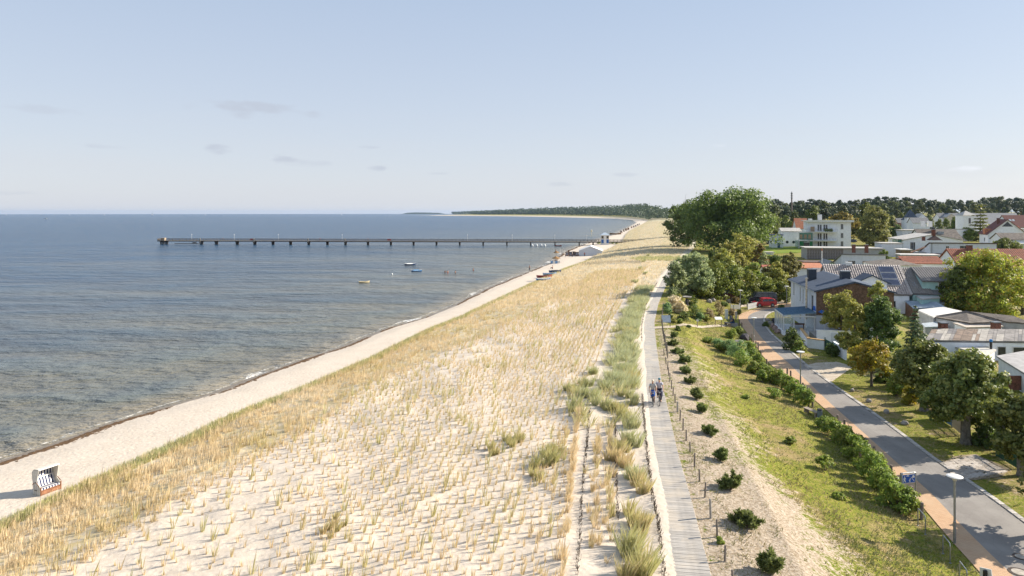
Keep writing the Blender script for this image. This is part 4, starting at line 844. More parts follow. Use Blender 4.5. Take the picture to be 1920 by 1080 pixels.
def plant(kind, u, Y, top_v=None, s=None, row='front'):
    o, h = random.choice(SPEC[kind]); x = (u - 960) / F * Y; z = g1(x, Y)
    if s is None: s = (CZ - (top_v - EYE) * px(Y) - z) / h
    s = max(.35, min(1.9, s)); sc = (s * random.uniform(.85, 1.15), s * random.uniform(.85, 1.15), s)
    if id(o) not in used: used.add(id(o)); o.location = (x, Y, z - .2); o.rotation_euler.z = random.uniform(0, 6.28); o.scale = sc
    else: o = dup(o, (x, Y, z - .2), random.uniform(0, 6.28), sc)
    PL.append((kind, row, u, o))
def skyl(u): return float(np.interp(u, [1420, 1445, 1475, 1500, 1540, 1600, 1640, 1700, 1760, 1800, 1850, 1920, 2000], [377, 371, 378, 374, 371, 374, 367, 369, 370, 374, 368, 369, 369]))
for u in np.arange(1418, 1960, 9.0):
    uu = u + random.uniform(-4, 4); plant('pine' if random.random() < .8 else 'leaf', uu, random.uniform(760, 900), skyl(uu) + random.choice((0, 1, 2, 5)), row='skyline')
for u in np.arange(1440, 1960, 11.0):
    uu = u + random.uniform(-5, 5); plant('pine' if random.random() < .7 else 'leaf', uu, random.uniform(660, 740), skyl(uu) + random.uniform(5, 13), row='middle')
for u in np.arange(1452, 1960, 13.0):
    uu = u + random.uniform(-6, 6); plant('pine' if random.random() < .55 else 'leaf', uu, random.uniform(570, 630), skyl(uu) + random.uniform(13, 24))
for u, v in [(1432, 371), (1440, 374), (1452, 378), (1462, 384), (1476, 386), (1500, 380), (1516, 378), (1530, 386), (1546, 384), (1560, 388), (1490, 392)]: plant('pine' if random.random() < .7 else 'leaf', u, random.uniform(430, 500), v + 3)
for u, Y, v in [(1522, 420, 383), (1470, 400, 402), (1455, 380, 404), (1670, 430, 404), (1690, 500, 398), (1700, 540, 400), (1745, 420, 407), (1760, 415, 409), (1775, 425, 408), (1790, 410, 405), (1740, 470, 401), (1800, 480, 402), (1868, 520, 398), (1880, 470, 408), (1900, 480, 404), (1915, 450, 407), (1482, 350, 413), (1600, 330, 424), (1608, 340, 428)]: plant('fresh', u, Y, v)

for kk, ll in (('pine', 'dark scots pine in the %s row of the village forest, %s from left'), ('leaf', 'lighter broadleaf tree in the %s row of the village forest, %s from left'), ('fresh', 'bright green garden tree in the %s row before the forest, %s from left')):
    for rw in ('skyline', 'middle', 'front'):
        for i, q in enumerate(sorted((p for p in PL if p[0] == kk and p[1] == rw), key=lambda p: p[2])): q[3]['label'] = ll % (rw, nth(i))
# ---- the long wooded shore beyond the bay: one mass of crowns
def woods(name, path, rows, step, hmin, hmax, mat, seed, zg):
    r = np.random.default_rng(seed); V = []; Q = []; nb = 0
    q = resample(np.array(path), 900); L = np.concatenate([[0], np.cumsum(np.hypot(*np.diff(q, axis=0).T))]); dq = np.gradient(q, axis=0); dq /= np.linalg.norm(dq, axis=1)[:, None]; nn = np.stack([-dq[:, 1], dq[:, 0]], 1)
    for row in range(rows):
        s = [0.0]
        while s[-1] < L[-1]: s.append(s[-1] + step * (.5 + np.interp(s[-1], L, q[:, 1]) / 3500))
        n = len(s); s = np.array(s); s = (s / step + r.uniform(-.4, .4, n)) * step; i = np.clip(np.searchsorted(L, s), 0, 899)
        x = q[i, 0] + nn[i, 0] * row * step * 1.1; y = q[i, 1] + nn[i, 1] * row * step * 1.1; vt = np.interp(960 + F * x / y, [840, 890, 960, 1000, 1100, 1200, 1250], [397.5, 395.5, 392, 390, 386.5, 383, 381.5]); h = (CZ - (vt - EYE) * y / F - gz(x, y)) * np.clip(.55 + .45 * row / max(1, rows - 1), 0, 1) * r.uniform(.88, 1.06, n); h = np.maximum(h, 9)
        m = 44; d = r.normal(0, 1, (n, m, 3)); d /= np.linalg.norm(d, axis=2)[..., None]; d[..., 2] = d[..., 2] * .9
        c = np.stack([x, y, gz(x, y) + h * .55], 1)[:, None, :] + d * np.stack([np.maximum(h * .34, y * .0035), np.maximum(h * .34, y * .0035), h * .5], 1)[:, None, :]
        nr = d + r.normal(0, .4, d.shape); nr /= np.linalg.norm(nr, axis=2)[..., None]
        v, f = leafquads(c.reshape(-1, 3), nr.reshape(-1, 3), 1, r); vv = v.reshape(-1, 4, 3); cc = vv.mean(1, keepdims=True); v = (cc + (vv - cc) * (1.4 + np.repeat(y, m) * .0018)[:, None, None]).reshape(-1, 3); V.append(v); Q.append(f + nb); nb += len(v)
    return link(name, npmesh(name, np.concatenate(V), np.concatenate(Q)), mat, kind='stuff')
def inland(u, Y): return ((u - 960) / F * Y, Y)
woods('shore_woods', [inland(1272, 1350), inland(1262, 1500), inland(1240, 1750), inland(1200, 2350), inland(1130, 3000), inland(1050, 3800), inland(960, 4600), inland(900, 5300)], 4, 17, 18, 24, LF['forest'], 71, 1.5)
woods('far_woods', [inland(905, 6200), inland(880, 7000), inland(856, 7800)], 2, 30, 15, 22, LF['forest'], 72, 2)
# ------------------------------------------------------------------ pier
white = M('white_paint', (.72, .72, .70), .6, .08, 2); dkwood = M('pier_timber', (.085, .065, .05), .85, .35, 4); rail_m = M('pier_rail', (.16, .13, .105), .8, .3, 4); deck_m = M('pier_deck', (.27, .23, .19), .85, .25, 5)
steel = M('galvanised_steel', (.33, .34, .35), .45, .15, 6, .7); concrete = M('concrete', (.38, .36, .33), .9, .2, 3, bump=.01)
A0, B0 = Vector((-198.5, 386, 0)), Vector((72, 368.5, 0)); pl = (B0 - A0).length; pang = math.atan2(B0.y - A0.y, B0.x - A0.x); pz = -float(drop(380))
pier = thing('pier', 'long dark timber pier on piles reaching out across the sea', 'pier', (A0.x, A0.y, pz), pang)
def pu(u): # distance along the pier of the pixel column u
    k = (u - 960) / F; d = (B0 - A0); t = (k * A0.y - A0.x) / (d.x - k * d.y); return t * pl
MB().bx(-1, pl, -1.6, 1.6, 2.0, 2.2).obj('deck', deck_m, pier)
MB().bx(-1, pl - 12, -1.7, -1.45, 1.65, 2.0).obj('girder', dkwood, pier); MB().bx(-1, pl - 12, 1.45, 1.7, 1.65, 2.0).obj('girder', dkwood, pier)
pmesh = MB().tube([(0, 0, -2), (0, 0, 1.7)], .30, 8).mesh('pile'); pmesh.materials.append(dkwood); cmesh = MB().bx(-.22, .22, -2, 2, 1.2, 1.65).mesh('crossbeam'); cmesh.materials.append(dkwood)
for u in (304, 312, 378, 406, 445, 478, 512, 545, 579, 614, 648, 690, 733, 775.5, 818.5, 862, 906, 950.5, 995, 1040.6, 1086, 1112):
    x = pu(u); c = link('crossbeam', cmesh, None, pier, (x, 0, 0))
    for s in (-1.35, 0, 1.35): link('pile', pmesh, None, pier, (x, s, 0))
for s in (-1.55, 1.55):
    r1 = MB().bx(-1, pl, s - .05, s + .05, 3.15, 3.27).obj('handrail', rail_m, pier); MB().bx(-1, pl, s - .03, s + .03, 2.75, 2.83).obj('midrail', rail_m, r1); MB().bx(-1, pl, s - .03, s + .03, 2.42, 2.50).obj('midrail', rail_m, r1)
    m = MB()
    for i in range(int(pl / 2)): m.bx(i * 2 - .06, i * 2 + .06, s - .06, s + .06, 2.2, 3.15)
    m.obj('railing_post', rail_m, r1, kind='stuff')
MB().bx(-1.05, -.95, -1.55, 1.55, 2.3, 3.25).obj('end_rail', rail_m, pier)
MB().bx(pu(333), pu(377), -3.2, -1.75, .5, .75).bx(pu(366), pu(372), -3.0, -1.9, .75, 1.3).obj('landing_stage', dkwood, pier)
for u in (378, 478, 579, 648): MB().bx(pu(u) - .35, pu(u) + .35, -1.95, -1.72, .6, 3.5).obj('fender_ladder', M('pale_ladder', (.42, .36, .29), .8), pier)
for u in (474.5, 731): MB().bx(pu(u) - 1, pu(u) + 1, -1.75, -1.68, 2.5, 3.4).obj('lifebuoy_board', M('red_board', (.42, .06, .04), .6), pier)
MB().bx(pu(303), pu(310), -.9, .9, 2.2, 3.6).obj('deck_bench', M('pale_wood', (.45, .36, .26), .8), pier)
lampm = MB().tube([(0, 0, 2.2), (0, 0, 5.4)], .06, 6).lathe((0, 0, 5.4), [(.05, 0), (.22, .1), (.2, .35), (.03, .45)], 8).mesh('lamp_post'); lampm.materials.append(M('pale_metal', (.60, .60, .58), .5))
for u in (357, 437, 520, 640, 876, 960, 1040, 1100): link('lamp_post', lampm, None, pier, (pu(u), 1.4, 0))
# the little tower hut over the pier root
hx = pu(1133); hp = Vector(A0) + (B0 - A0).normalized() * hx
hut = thing('pier_hut', 'small white and blue tower hut with pale hipped roof at the pier root', 'hut', (hp.x, hp.y - 2.2, g1(hp.x, hp.y)), pang)
blue = M('blue_panel', (.03, .12, .34), .5, .15); paleblue = M('pale_blue_roof', (.46, .53, .60), .55, .1); glass = M('dark_glass', (.035, .045, .055), .12, .3, 2, 0, .6)
MB().bx(-2.1, 2.1, -1.9, 1.9, -.6, 5.2).obj('wall', white, hut)
for s in (-1.35, 1.35): MB().bx(s - .62, s + .62, -1.96, -1.88, .9, 2.9).obj('blue_panel', blue, hut); w_ = MB().bx(s - .62, s + .62, -1.95, -1.88, 3.3, 4.8).obj('window', M('tan_wood', (.33, .25, .15), .7), hut); MB().bx(s - .42, s + .42, -1.99, -1.94, 3.5, 4.6).obj('pane', glass, w_)
MB().add([(-2.6, -2.4, 5.2), (2.6, -2.4, 5.2), (2.6, 2.4, 5.2), (-2.6, 2.4, 5.2), (-.5, -.4, 6.5), (.5, -.4, 6.5), (.5, .4, 6.5), (-.5, .4, 6.5)], [(3, 2, 1, 0), (4, 5, 6, 7), (0, 1, 5, 4), (1, 2, 6, 5), (2, 3, 7, 6), (3, 0, 4, 7)]).obj('roof', paleblue, hut)
for i, (u, v, w) in enumerate([(1122, 457, 10), (1139, 457.5, 10), (1149, 457, 9), (1157, 457.5, 9)]): shrub(['low bush left of the pier hut foot', 'reddish low bush under the pier hut', 'low green bush right of the pier hut', 'last low bush of the row beside the pier hut'][i], u, v, v - 3.2, w, 'rose' if i != 1 else 'autumn', .35, 500, 24, 700 + i, 'shrub', 'shrub', 'bushes at the pier root')

# ------------------------------------------------------------------ beach pavilion and its surroundings
tb_ = at(1085.5, 479, .8); k = px(tb_[1])
tent = thing('pavilion_tent', 'large white gabled marquee tent standing on the sand before the pier', 'tent', (tb_[0], tb_[1], g1(tb_[0], tb_[1])), R(-8))
canvas = M('white_canvas_shaded', (.62, .64, .68), .7, .05, 1); canvas2 = M('white_canvas_roof', (.78, .77, .75), .6, .05, 1)  # wall canvas greyer than the roof: its shade is put into the colour
Wt, He, Hr, Dt = 9.2, 2.1, 3.9, 11
MB().prism([(0, -.5), (Wt, -.5), (Wt, He), (Wt / 2, Hr - .05), (0, He)], 1, 0, Dt).obj('wall', canvas, tent)
MB().slab([(-.25, -.3, He - .05), (-.25, Dt + .3, He - .05), (Wt / 2, Dt + .3, Hr), (Wt / 2, -.3, Hr)], .08).slab([(Wt + .25, -.3, He - .05), (Wt / 2, -.3, Hr), (Wt / 2, Dt + .3, Hr), (Wt + .25, Dt + .3, He - .05)], .08).obj('roof', canvas2, tent)
for i in range(9): MB().bx(1.6 + i * .55, 1.85 + i * .55, -.05, .02, .45, .75).obj('letter_panel', canvas2, tent)
def pole(u, vb, vt, label, r=.08, m=white, cat='flagpole', nm='flagpole', group=None):
    b = gp(u, vb); t = thing(nm, label, cat, b, 0, group); h = (vb - vt) * px(b.y); MB().tube([(0, 0, -.2), (0, 0, h)], [r, r * .7], 6).obj('pole', m, t); MB().lathe((0, 0, h), [(r, 0), (r * 1.6, r), (.01, r * 2.4)], 6).obj('finial', m, t); return t
pole(1050, 480.5, 466, 'white flagpole left of the two poles near the marquee'); pole(1054, 481, 468, 'slightly shorter grey flagpole right of the white one', m=steel)
def parasol(u, vb, label, m, w=2.6, h=2.3):
    b = gp(u, vb); t = thing('parasol', label, 'parasol', b, 0, 'straw parasols at the waterline'); MB().tube([(0, 0, -.2), (0, 0, h)], .04, 6).obj('pole', dkwood, t)
    MB().lathe((0, 0, h - .75), [(w / 2, 0), (w * .36, .28), (w * .2, .55), (.03, .85), (.02, .8), (w * .46, .0)], 12).obj('canopy', m, t)
straw = M('straw_thatch', (.34, .19, .075), .9, .4, 4); parasol(1043, 481, 'orange brown straw parasol closest to the flagpoles', straw); parasol(1042.5, 493, 'orange brown straw parasol with a blue windbreak at its foot', straw, 3.0)
b = gp(1041, 494.5); wb = thing('windbreak', 'blue and white windbreak cloth under the straw parasol', 'windbreak', b, R(5))
for i in range(4): MB().bx(-1.6 + i * .8, -.82 + i * .8, -.03, .03, .05, 1.0).obj('cloth_panel', [M('windbreak_blue', (.18, .33, .55), .8), white][i % 2], wb)
for i in range(5): MB().tube([(-1.6 + i * .8, 0, -.2), (-1.6 + i * .8, 0, 1.15)], .03, 5).obj('pole', dkwood, wb)

# ------------------------------------------------------------------ beach chairs: hooded two seat wicker chairs
navy = M('navy_stripe', (.018, .03, .10), .8, .15); stripe_w = M('stripe_white', (.70, .68, .66), .8, .08); lac = M('orange_wood', (.25, .115, .06), .6, .3, 4); wick = M('white_wicker', (.62, .58, .50), .75, .12, 8, bump=.01); dark_iron = M('dark_iron', (.06, .055, .05), .5, .3, 5, .4)
def beach_chair(label, loc, rz, wick=wick, seat=True, group=None, s=1.0):
    """open side faces local -y; width 1.3 along x"""
    t = thing('beach_chair', label, 'beach chair', loc, rz, group); hw = .65
    side = [(-.42, 0), (.38, 0), (.42, .60), (.30, .72), (.10, .80), (-.05, .76), (-.36, .58)]
    for x0, x1, o in ((-hw, -hw + .05, -1), (hw - .05, hw, 1)):
        sp = MB().prism([(p, q) for p, q in side], 0, x0, x1).obj('side_panel', wick, t)
        xa = x0 - .012 if o < 0 else x1 + .012
        for yy in (-.22, .0, .2): MB().bx(min(xa, xa + .02 * o), max(xa, xa + .02 * o), yy - .012, yy + .012, .02, .66).obj('trim_strip', M('wicker_trim', (.70, .66, .58), .7), sp)
        MB().tube([(xa + .02 * o, -.12, .33), (xa + .05 * o, -.05, .34), (xa + .05 * o, .08, .34), (xa + .02 * o, .14, .33)], .018, 6).obj('handle', dark_iron, sp)
        MB().tube([(xa, p - .0, q + .015) for p, q in side[2:]], .022, 6).obj('armrest_rim', lac, sp)
        MB().bx(x0 - .01, x1 + .01, -.46, -.42, 0, .58).obj('front_post', lac, sp)
    MB().bx(-hw + .05, hw - .05, -.40, .34, .30, .36).obj('seat_board', lac, t)
    fb = MB().bx(-hw + .05, hw - .05, -.44, -.41, .05, .30).obj('front_board', lac, t)
    for i in range(2): MB().bx(-.58 + i * .6, -.02 + i * .6, -.455, -.44, .10, .26).obj('footrest_drawer', M('orange_wood_light', (.30, .14, .075), .6, .2, 4), fb)
    # cushions in upright stripes
    n = 13; wS = (2 * hw - .12) / n
    sc_ = link('cushion', None, parent=t)
    for i in range(n):
        x0 = -hw + .06 + i * wS; m = navy if i % 2 else stripe_w
        MB().add([(x0, -.42, .36), (x0 + wS, -.42, .36), (x0 + wS, -.42, .47), (x0, -.42, .47), (x0, .12, .45), (x0 + wS, .12, .45), (x0 + wS, .36, 1.02), (x0, .36, 1.02), (x0, .40, 1.02), (x0 + wS, .40, 1.02), (x0 + wS, .2, .36), (x0, .2, .36)],
                 [(0, 1, 2, 3), (3, 2, 5, 4), (4, 5, 6, 7), (7, 6, 9, 8), (8, 9, 10, 11), (11, 10, 1, 0), (0, 3, 4, 7, 8, 11), (1, 10, 9, 6, 5, 2)]).obj('stripe', m, sc_)
    # hood leaning back: shell outside, striped lining inside
    prof = [(.36, .62), (.50, 1.05), (.50, 1.40), (.38, 1.58), (.20, 1.66), (-.22, 1.68)]
    inn = [(.33, .64), (.44, 1.05), (.44, 1.38), (.34, 1.52), (.18, 1.60), (-.22, 1.625)]
    MB().prism(prof + inn[::-1], 0, -hw, hw).obj('hood_shell', wick, t)
    cheek = [(-.22, 1.65), (.20, 1.63), (.36, 1.55), (.47, 1.39), (.47, 1.05), (.35, .64), (-.02, .78), (-.12, 1.2)]
    for x0, x1 in ((-hw, -hw + .035), (hw - .035, hw)): MB().prism(cheek, 0, x0, x1).obj('hood_cheek', wick, t)
    ln = link('hood_lining', None, parent=t)
    for i in range(n):
        x0 = -hw + .06 + i * wS; m = navy if i % 2 else stripe_w; vs = [(x0, p - .012, q - .012) for p, q in inn[1:]] + [(x0 + wS, p - .012, q - .012) for p, q in inn[1:]]; k = len(inn) - 1
        vs += [(x0, p + .004, q + .004) for p, q in inn[1:]] + [(x0 + wS, p + .004, q + .004) for p, q in inn[1:]]
        MB().add(vs, [(j, j + 1, j + 1 + k, j + k) for j in range(k - 1)] + [(2 * k + j, 3 * k + j, 3 * k + j + 1, 2 * k + j + 1) for j in range(k - 1)]).obj('stripe', m, ln)
    MB().bx(-hw - .005, hw + .005, -.25, -.21, 1.61, 1.69).obj('hood_rim', stripe_w, t)
    MB().bx(-hw + .06, hw - .06, .30, .36, .98, 1.03).obj('backrest_rail', stripe_w, t)
    t.scale = (s, s, s); return t
c = at(88, 920, .78)
bc = beach_chair('white wicker hooded beach chair with navy striped lining standing alone on the sand', (c[0], c[1], g1(c[0], c[1]) - .03), R(64), s=.94)
brown_w = M('brown_wicker', (.20, .11, .055), .8, .35, 8)
bb = gp(1063, 480); fc = beach_chair('brown wicker beach chair leftmost of the cluster beside the marquee', bb, R(-20), brown_w, group='beach chairs beside the marquee')
for u, v, a, lab in [(1070, 479.5, 20, 'brown wicker beach chair second from left beside the marquee'), (1076, 479, -60, 'brown wicker beach chair third from left beside the marquee'), (1082, 480, 10, 'brown wicker beach chair touching the marquee corner'), (1067, 476, 90, 'brown wicker beach chair standing behind the marquee cluster')]: dup(fc, gp(u, v), R(a), label=lab, group='beach chairs beside the marquee')
for i, (u, v) in enumerate([(1165, 437), (1170, 434.5), (1174, 432.5), (1178, 431), (1184, 428), (1188, 426.5), (1192, 425), (1196, 423), (1199, 421.5)]): dup(fc, gp(u, v), R(40 + 50 * i), 1.3, label='dark beach chair far along the shore, %s beyond the pier' % ['first', 'second', 'third', 'fourth', 'fifth', 'sixth', 'seventh', 'eighth', 'ninth'][i], group='beach chairs far along the shore')

# ------------------------------------------------------------------ boats
def boat(label, loc, rz, L, hullc, rimc, inc, group=None, outboard=False, cat='boat', nm='rowing_boat', cover=None):
    t = thing(nm, label, cat, loc, rz, group); n = 11; V = []; H = L * .14; Wd = L * .21
    def ring(s, inset, lift):
        w = Wd * (1 - (max(0, s - .25) / .75) ** 2.2) * (.82 + .18 * min(1, s * 4)) - inset; w = max(.02, w); sh = H * (1 + .45 * (2 * s - 1) ** 2 * (1.3 if s > .5 else .5)); x = (s - .5) * (L - 2 * inset)
        return [(x, -w, sh), (x, -w * .88, sh * .45), (x, -w * .35, .02 + lift), (x, w * .35, .02 + lift), (x, w * .88, sh * .45), (x, w, sh)]
    o = [ring(i / (n - 1), 0, 0) for i in range(n)]; q = [ring(i / (n - 1), .05, .06) for i in range(n)]
    def loft(R_, flip):
        vs = [p for g in R_ for p in g]; fs = []
        for i in range(n - 1):
            for j in range(5): f = (i * 6 + j, i * 6 + j + 1, (i + 1) * 6 + j + 1, (i + 1) * 6 + j); fs.append(f[::-1] if flip else f)
        return vs, fs
    m = MB(); v, f = loft(o, True); m.add(v, f); m.add(o[0], [(0, 1, 2, 3, 4, 5)]); m.obj('hull', hullc, t)
    m = MB(); v, f = loft(q, False); m.add(v, f); m.add(q[0], [(5, 4, 3, 2, 1, 0)]); m.obj('inside', inc, t)
    m = MB(); m.tube([g[0] for g in o] + [g[5] for g in o][::-1], .035 + L * .004, 5); m.obj('gunwale', rimc, t)
    for s in (.25, .5, .72): g = ring(s, .06, 0); MB().bx(g[0][0] - .11, g[0][0] + .11, g[0][1], g[5][1], H * .62, H * .68).obj('thwart', rimc, t)
    if outboard: MB().box((-L / 2 - .12, 0, H * 1.15), (.28, .3, .45)).box((-L / 2 - .14, 0, H * .3), (.12, .08, .9)).obj('outboard_motor', dark_iron, t)
    if cover: MB().add([(-L * .35, -Wd * .9, H * 1.02), (L * .25, -Wd * .8, H * 1.1), (L * .25, Wd * .8, H * 1.1), (-L * .35, Wd * .9, H * 1.02), (-L * .3, 0, H * 1.5), (L * .2, 0, H * 1.55)], [(0, 1, 5, 4), (2, 3, 4, 5), (1, 2, 5), (3, 0, 4), (3, 2, 1, 0)]).obj('tarpaulin', cover, t)
    return t
hb = M('hull_navy', (.02, .06, .16), .35, .1); hb2 = M('hull_blue', (.03, .20, .48), .35, .1); hc = M('hull_cream', (.66, .55, .33), .4, .08); hr_ = M('hull_red', (.24, .03, .03), .4, .1); wood = M('boat_wood', (.30, .20, .11), .7, .2)
def sea_at(u, v): p = at(u, v, 0); return Vector((p[0], p[1], -float(drop(p[1])) - .12))
boat('moored navy blue boat with white inside farthest from the beach', sea_at(769, 497), R(12), 3.8, hb, white, white, 'boats moored off the beach', cover=white)
boat('moored bright blue boat nearest the swimmers', sea_at(781, 509), R(8), 3.1, hb2, white, hb2, 'boats moored off the beach', cover=M('tarp_blue', (.10, .33, .60), .6))
boat('cream coloured open boat nearest the viewer on the water', sea_at(683, 530), R(20), 2.7, hc, hc, M('hull_cream_inside', (.60, .50, .30), .5), 'boats moored off the beach')
boat('small dark red boat floating beside the pier piles', sea_at(1047, 461.5), R(-10), 3.4, hr_, hr_, wood)
def on(u, v, dz=.0): p = gp(u, v); return Vector((p.x, p.y, p.z + dz))
boat('red hulled boat lying on the sand at the grass edge', on(1021, 521), R(15), 3.9, hr_, hr_, wood, 'boats drawn up on the beach')
boat('blue and white boat nearest on the sand at the grass edge', on(1019, 526), R(15), 3.5, hb2, white, white, 'boats drawn up on the beach')
boat('dark boat lying higher on the sand behind the red one', on(1041, 511), R(10), 3.4, hb, hb, dark_iron, 'boats drawn up on the beach', cover=dark_iron)
boat('grey blue boat between the red and the dark boat on the sand', on(1031, 516), R(12), 3.6, M('hull_grey', (.35, .40, .46), .5), hb2, white, 'boats drawn up on the beach')
boat('wooden fishing boat drawn up beyond the pier', on(1154, 440), R(-15), 9, wood, white, wood, outboard=True)
def sail(u, v, hpx, label, s=1):
    Y = 5200.; p = up(u, v, Y); p.z = -float(drop(math.hypot(p.x, p.y))); h = 1.5 * hpx * px(Y); t = thing('sailing_boat', label, 'sailing boat', p, R(20), 'sailing boats on the horizon')
    MB().add([(0, 0, h * .12), (-h * .32, .3, h * .13), (0, 0, h), (.15, .15, h * .12)], [(0, 1, 2), (1, 3, 2), (3, 0, 2), (0, 3, 1)]).obj('mainsail', white, t); MB().tube([(0, 0, 0), (0, 0, h * 1.02)], .15, 5).obj('mast', steel, t)
    MB().add([(-h * .3, -1.2, 0), (h * .3, 0, 0), (-h * .3, 1.2, 0), (-h * .3, -1.4, h * .1), (h * .36, 0, h * .13), (-h * .3, 1.4, h * .1)], [(0, 1, 4, 3), (1, 2, 5, 4), (2, 0, 3, 5), (3, 4, 5)]).obj('hull', white, t)
for u, h, l in [(12, 2.2, 'white sail farthest left on the horizon'), (131, 2.0, 'white sail on the horizon above the motor launch'), (196, 2.4, 'white sail on the horizon in the left third'), (286, 3.4, 'tallest white sail on the horizon'), (385, 2.0, 'faint sail right of the tallest one'), (641, 2.4, 'lone faint sail left of the distant spit')]: sail(u, 401, h, l)
p = at(86, 411, 0); ml = thing('motor_launch', 'white motor launch far out left under the horizon', 'motor boat', (p[0], p[1], -float(drop(math.hypot(p[0], p[1])))), R(10))
MB().add([(-4, -1.3, -.3), (4.4, 0, -.3), (-4, 1.3, -.3), (-4, -1.6, 1.3), (5.4, 0, 1.7), (-4, 1.6, 1.3)], [(0, 1, 4, 3), (1, 2, 5, 4), (2, 0, 3, 5), (3, 4, 5), (0, 2, 1)]).obj('hull', white, ml); MB().bx(-1.5, 1.6, -.9, .9, 1.3, 2.9).obj('cabin', white, ml); MB().bx(-1.52, 1.62, -.92, .92, 1.9, 2.5).obj('window', glass, ml)
for i, u in enumerate((998, 1006.5, 1015, 1021.5)):
    t = thing('mooring_buoy', 'white round buoy, %s of four bobbing near the pier piles' % ['leftmost', 'second', 'third', 'rightmost'][i], 'buoy', sea_at(u, 461.8), 0, 'white buoys near the pier')
    MB().lathe((0, 0, 0), [(.1, -.2), (.5, .1), (.62, .55), (.45, 1.0), (.12, 1.2), (.06, 1.4)], 10).obj('float', white, t, smooth=True); MB().tube([(0, 0, 1.4), (0, 0, 1.6)], .08, 6).obj('eyelet', steel, t)
t = thing('mooring_buoy', 'tiny white buoy between the boats and the pier, alone on the water', 'buoy', sea_at(735, 514.5)); MB().lathe((0, 0, 0), [(.1, -.2), (.28, .0), (.3, .25), (.1, .45)], 10).obj('float', white, t, smooth=True); MB().tube([(0, 0, .45), (0, 0, .6)], .05, 5).obj('eyelet', steel, t)
p = sea_at(1109, 441); t = thing('beacon', 'pale slim beacon standing in the water left of the pier hut', 'beacon', p); MB().tube([(0, 0, -1), (0, 0, 2.6)], .18, 6).obj('pole', M('pale_yellow', (.70, .62, .42), .6), t); MB().lathe((0, 0, 2.6), [(.3, 0), (.6, .3), (.6, 1.4), (.1, 1.8)], 8).obj('topmark', M('pale_yellow', (.70, .62, .42), .6), t)

# distant spit with breakwater, and blue islands at the rim of the sea
def ridge(name, u0, u1, Y, tops, mat, depth, label=None, th=0):
    us = np.linspace(u0, u1, 60); V = []; mb = MB(); r_ = random.Random(5)
    for u in us:
        x = (u - 960) / F * Y; b = -float(drop(math.hypot(x, Y))) - 1; top = CZ - (np.interp(u, [a for a, _ in tops], [c for _, c in tops]) - EYE) * px(Y) + r_.uniform(-.6, .6) * th
        V += [(x, Y, b), (x, Y + depth * .3, max(top, b + .5)), (x, Y + depth * .7, max(top, b + .5)), (x, Y + depth, b)]
    mb.add(V, [(4 * i + j, 4 * i + 4 + j, 4 * i + 5 + j, 4 * i + 1 + j) for i in range(59) for j in range(3)] + [(0, 1, 2, 3), (239, 238, 237, 236)]); return mb.obj(name, mat, kind='structure', label=label)
ridge('island', 752, 832, 9500, [(752, 401), (762, 399), (775, 398.3), (800, 398.6), (820, 399), (832, 401)], M('island_green', (.035, .05, .03), .95, .3, .01), 300, th=2)
ridge('breakwater', 664, 905, 4700, [(664, 404.6), (670, 404.1), (690, 403.9), (760, 403.6), (840, 403.3), (905, 403.0)], M('spit_sand', (.40, .34, .25), .95, .2, .01), 60, th=.4)
# ------------------------------------------------------------------ people
skin_m = M('skin', (.50, .28, .19), .6, .08, 5); skin_t = M('skin_tanned', (.40, .20, .12), .6, .08, 5)
def skinned(name, pts, edges, rad, mat, parent, sub=1, root=0):
    me = bpy.data.meshes.new(name); me.from_pydata([tuple(p) for p in pts], edges, []); me.update()
    o = link(name, me, mat, parent); md = o.modifiers.new('skin', 'SKIN'); md.use_smooth_shade = True
    for i, q in enumerate(me.skin_vertices[0].data): q.radius = (rad[i], rad[i]); q.use_root = (i == root)
    if sub: s = o.modifiers.new('smooth', 'SUBSURF'); s.levels = sub; s.render_levels = sub
    return o
STAND = dict(pelvis=(0, 0, .93), chest=(0, 0, 1.26), neck=(0, .0, 1.47), head=(0, .02, 1.62), crown=(0, .0, 1.72), sho=(.18, 0, 1.40), elb=(.25, -.02, 1.12), wri=(.27, .06, .88), hip=(.10, 0, .88), kne=(.11, .03, .48), ank=(.11, 0, .09), toe=(.12, .15, .04))
def pose(**kw):
    """joint positions; a name with l_ or r_ overrides one side, without it both (mirrored in x)"""
    P = {}
    for k, v in STAND.items():
        if k in ('pelvis', 'chest', 'neck', 'head', 'crown'): P[k] = Vector(kw.get(k, v))
        else:
            for s, sx in (('l_', -1), ('r_', 1)):
                b = kw.get(k, v); b = (b[0] * sx, b[1], b[2]); P[s + k] = Vector(kw.get(s + k, b))
    return P
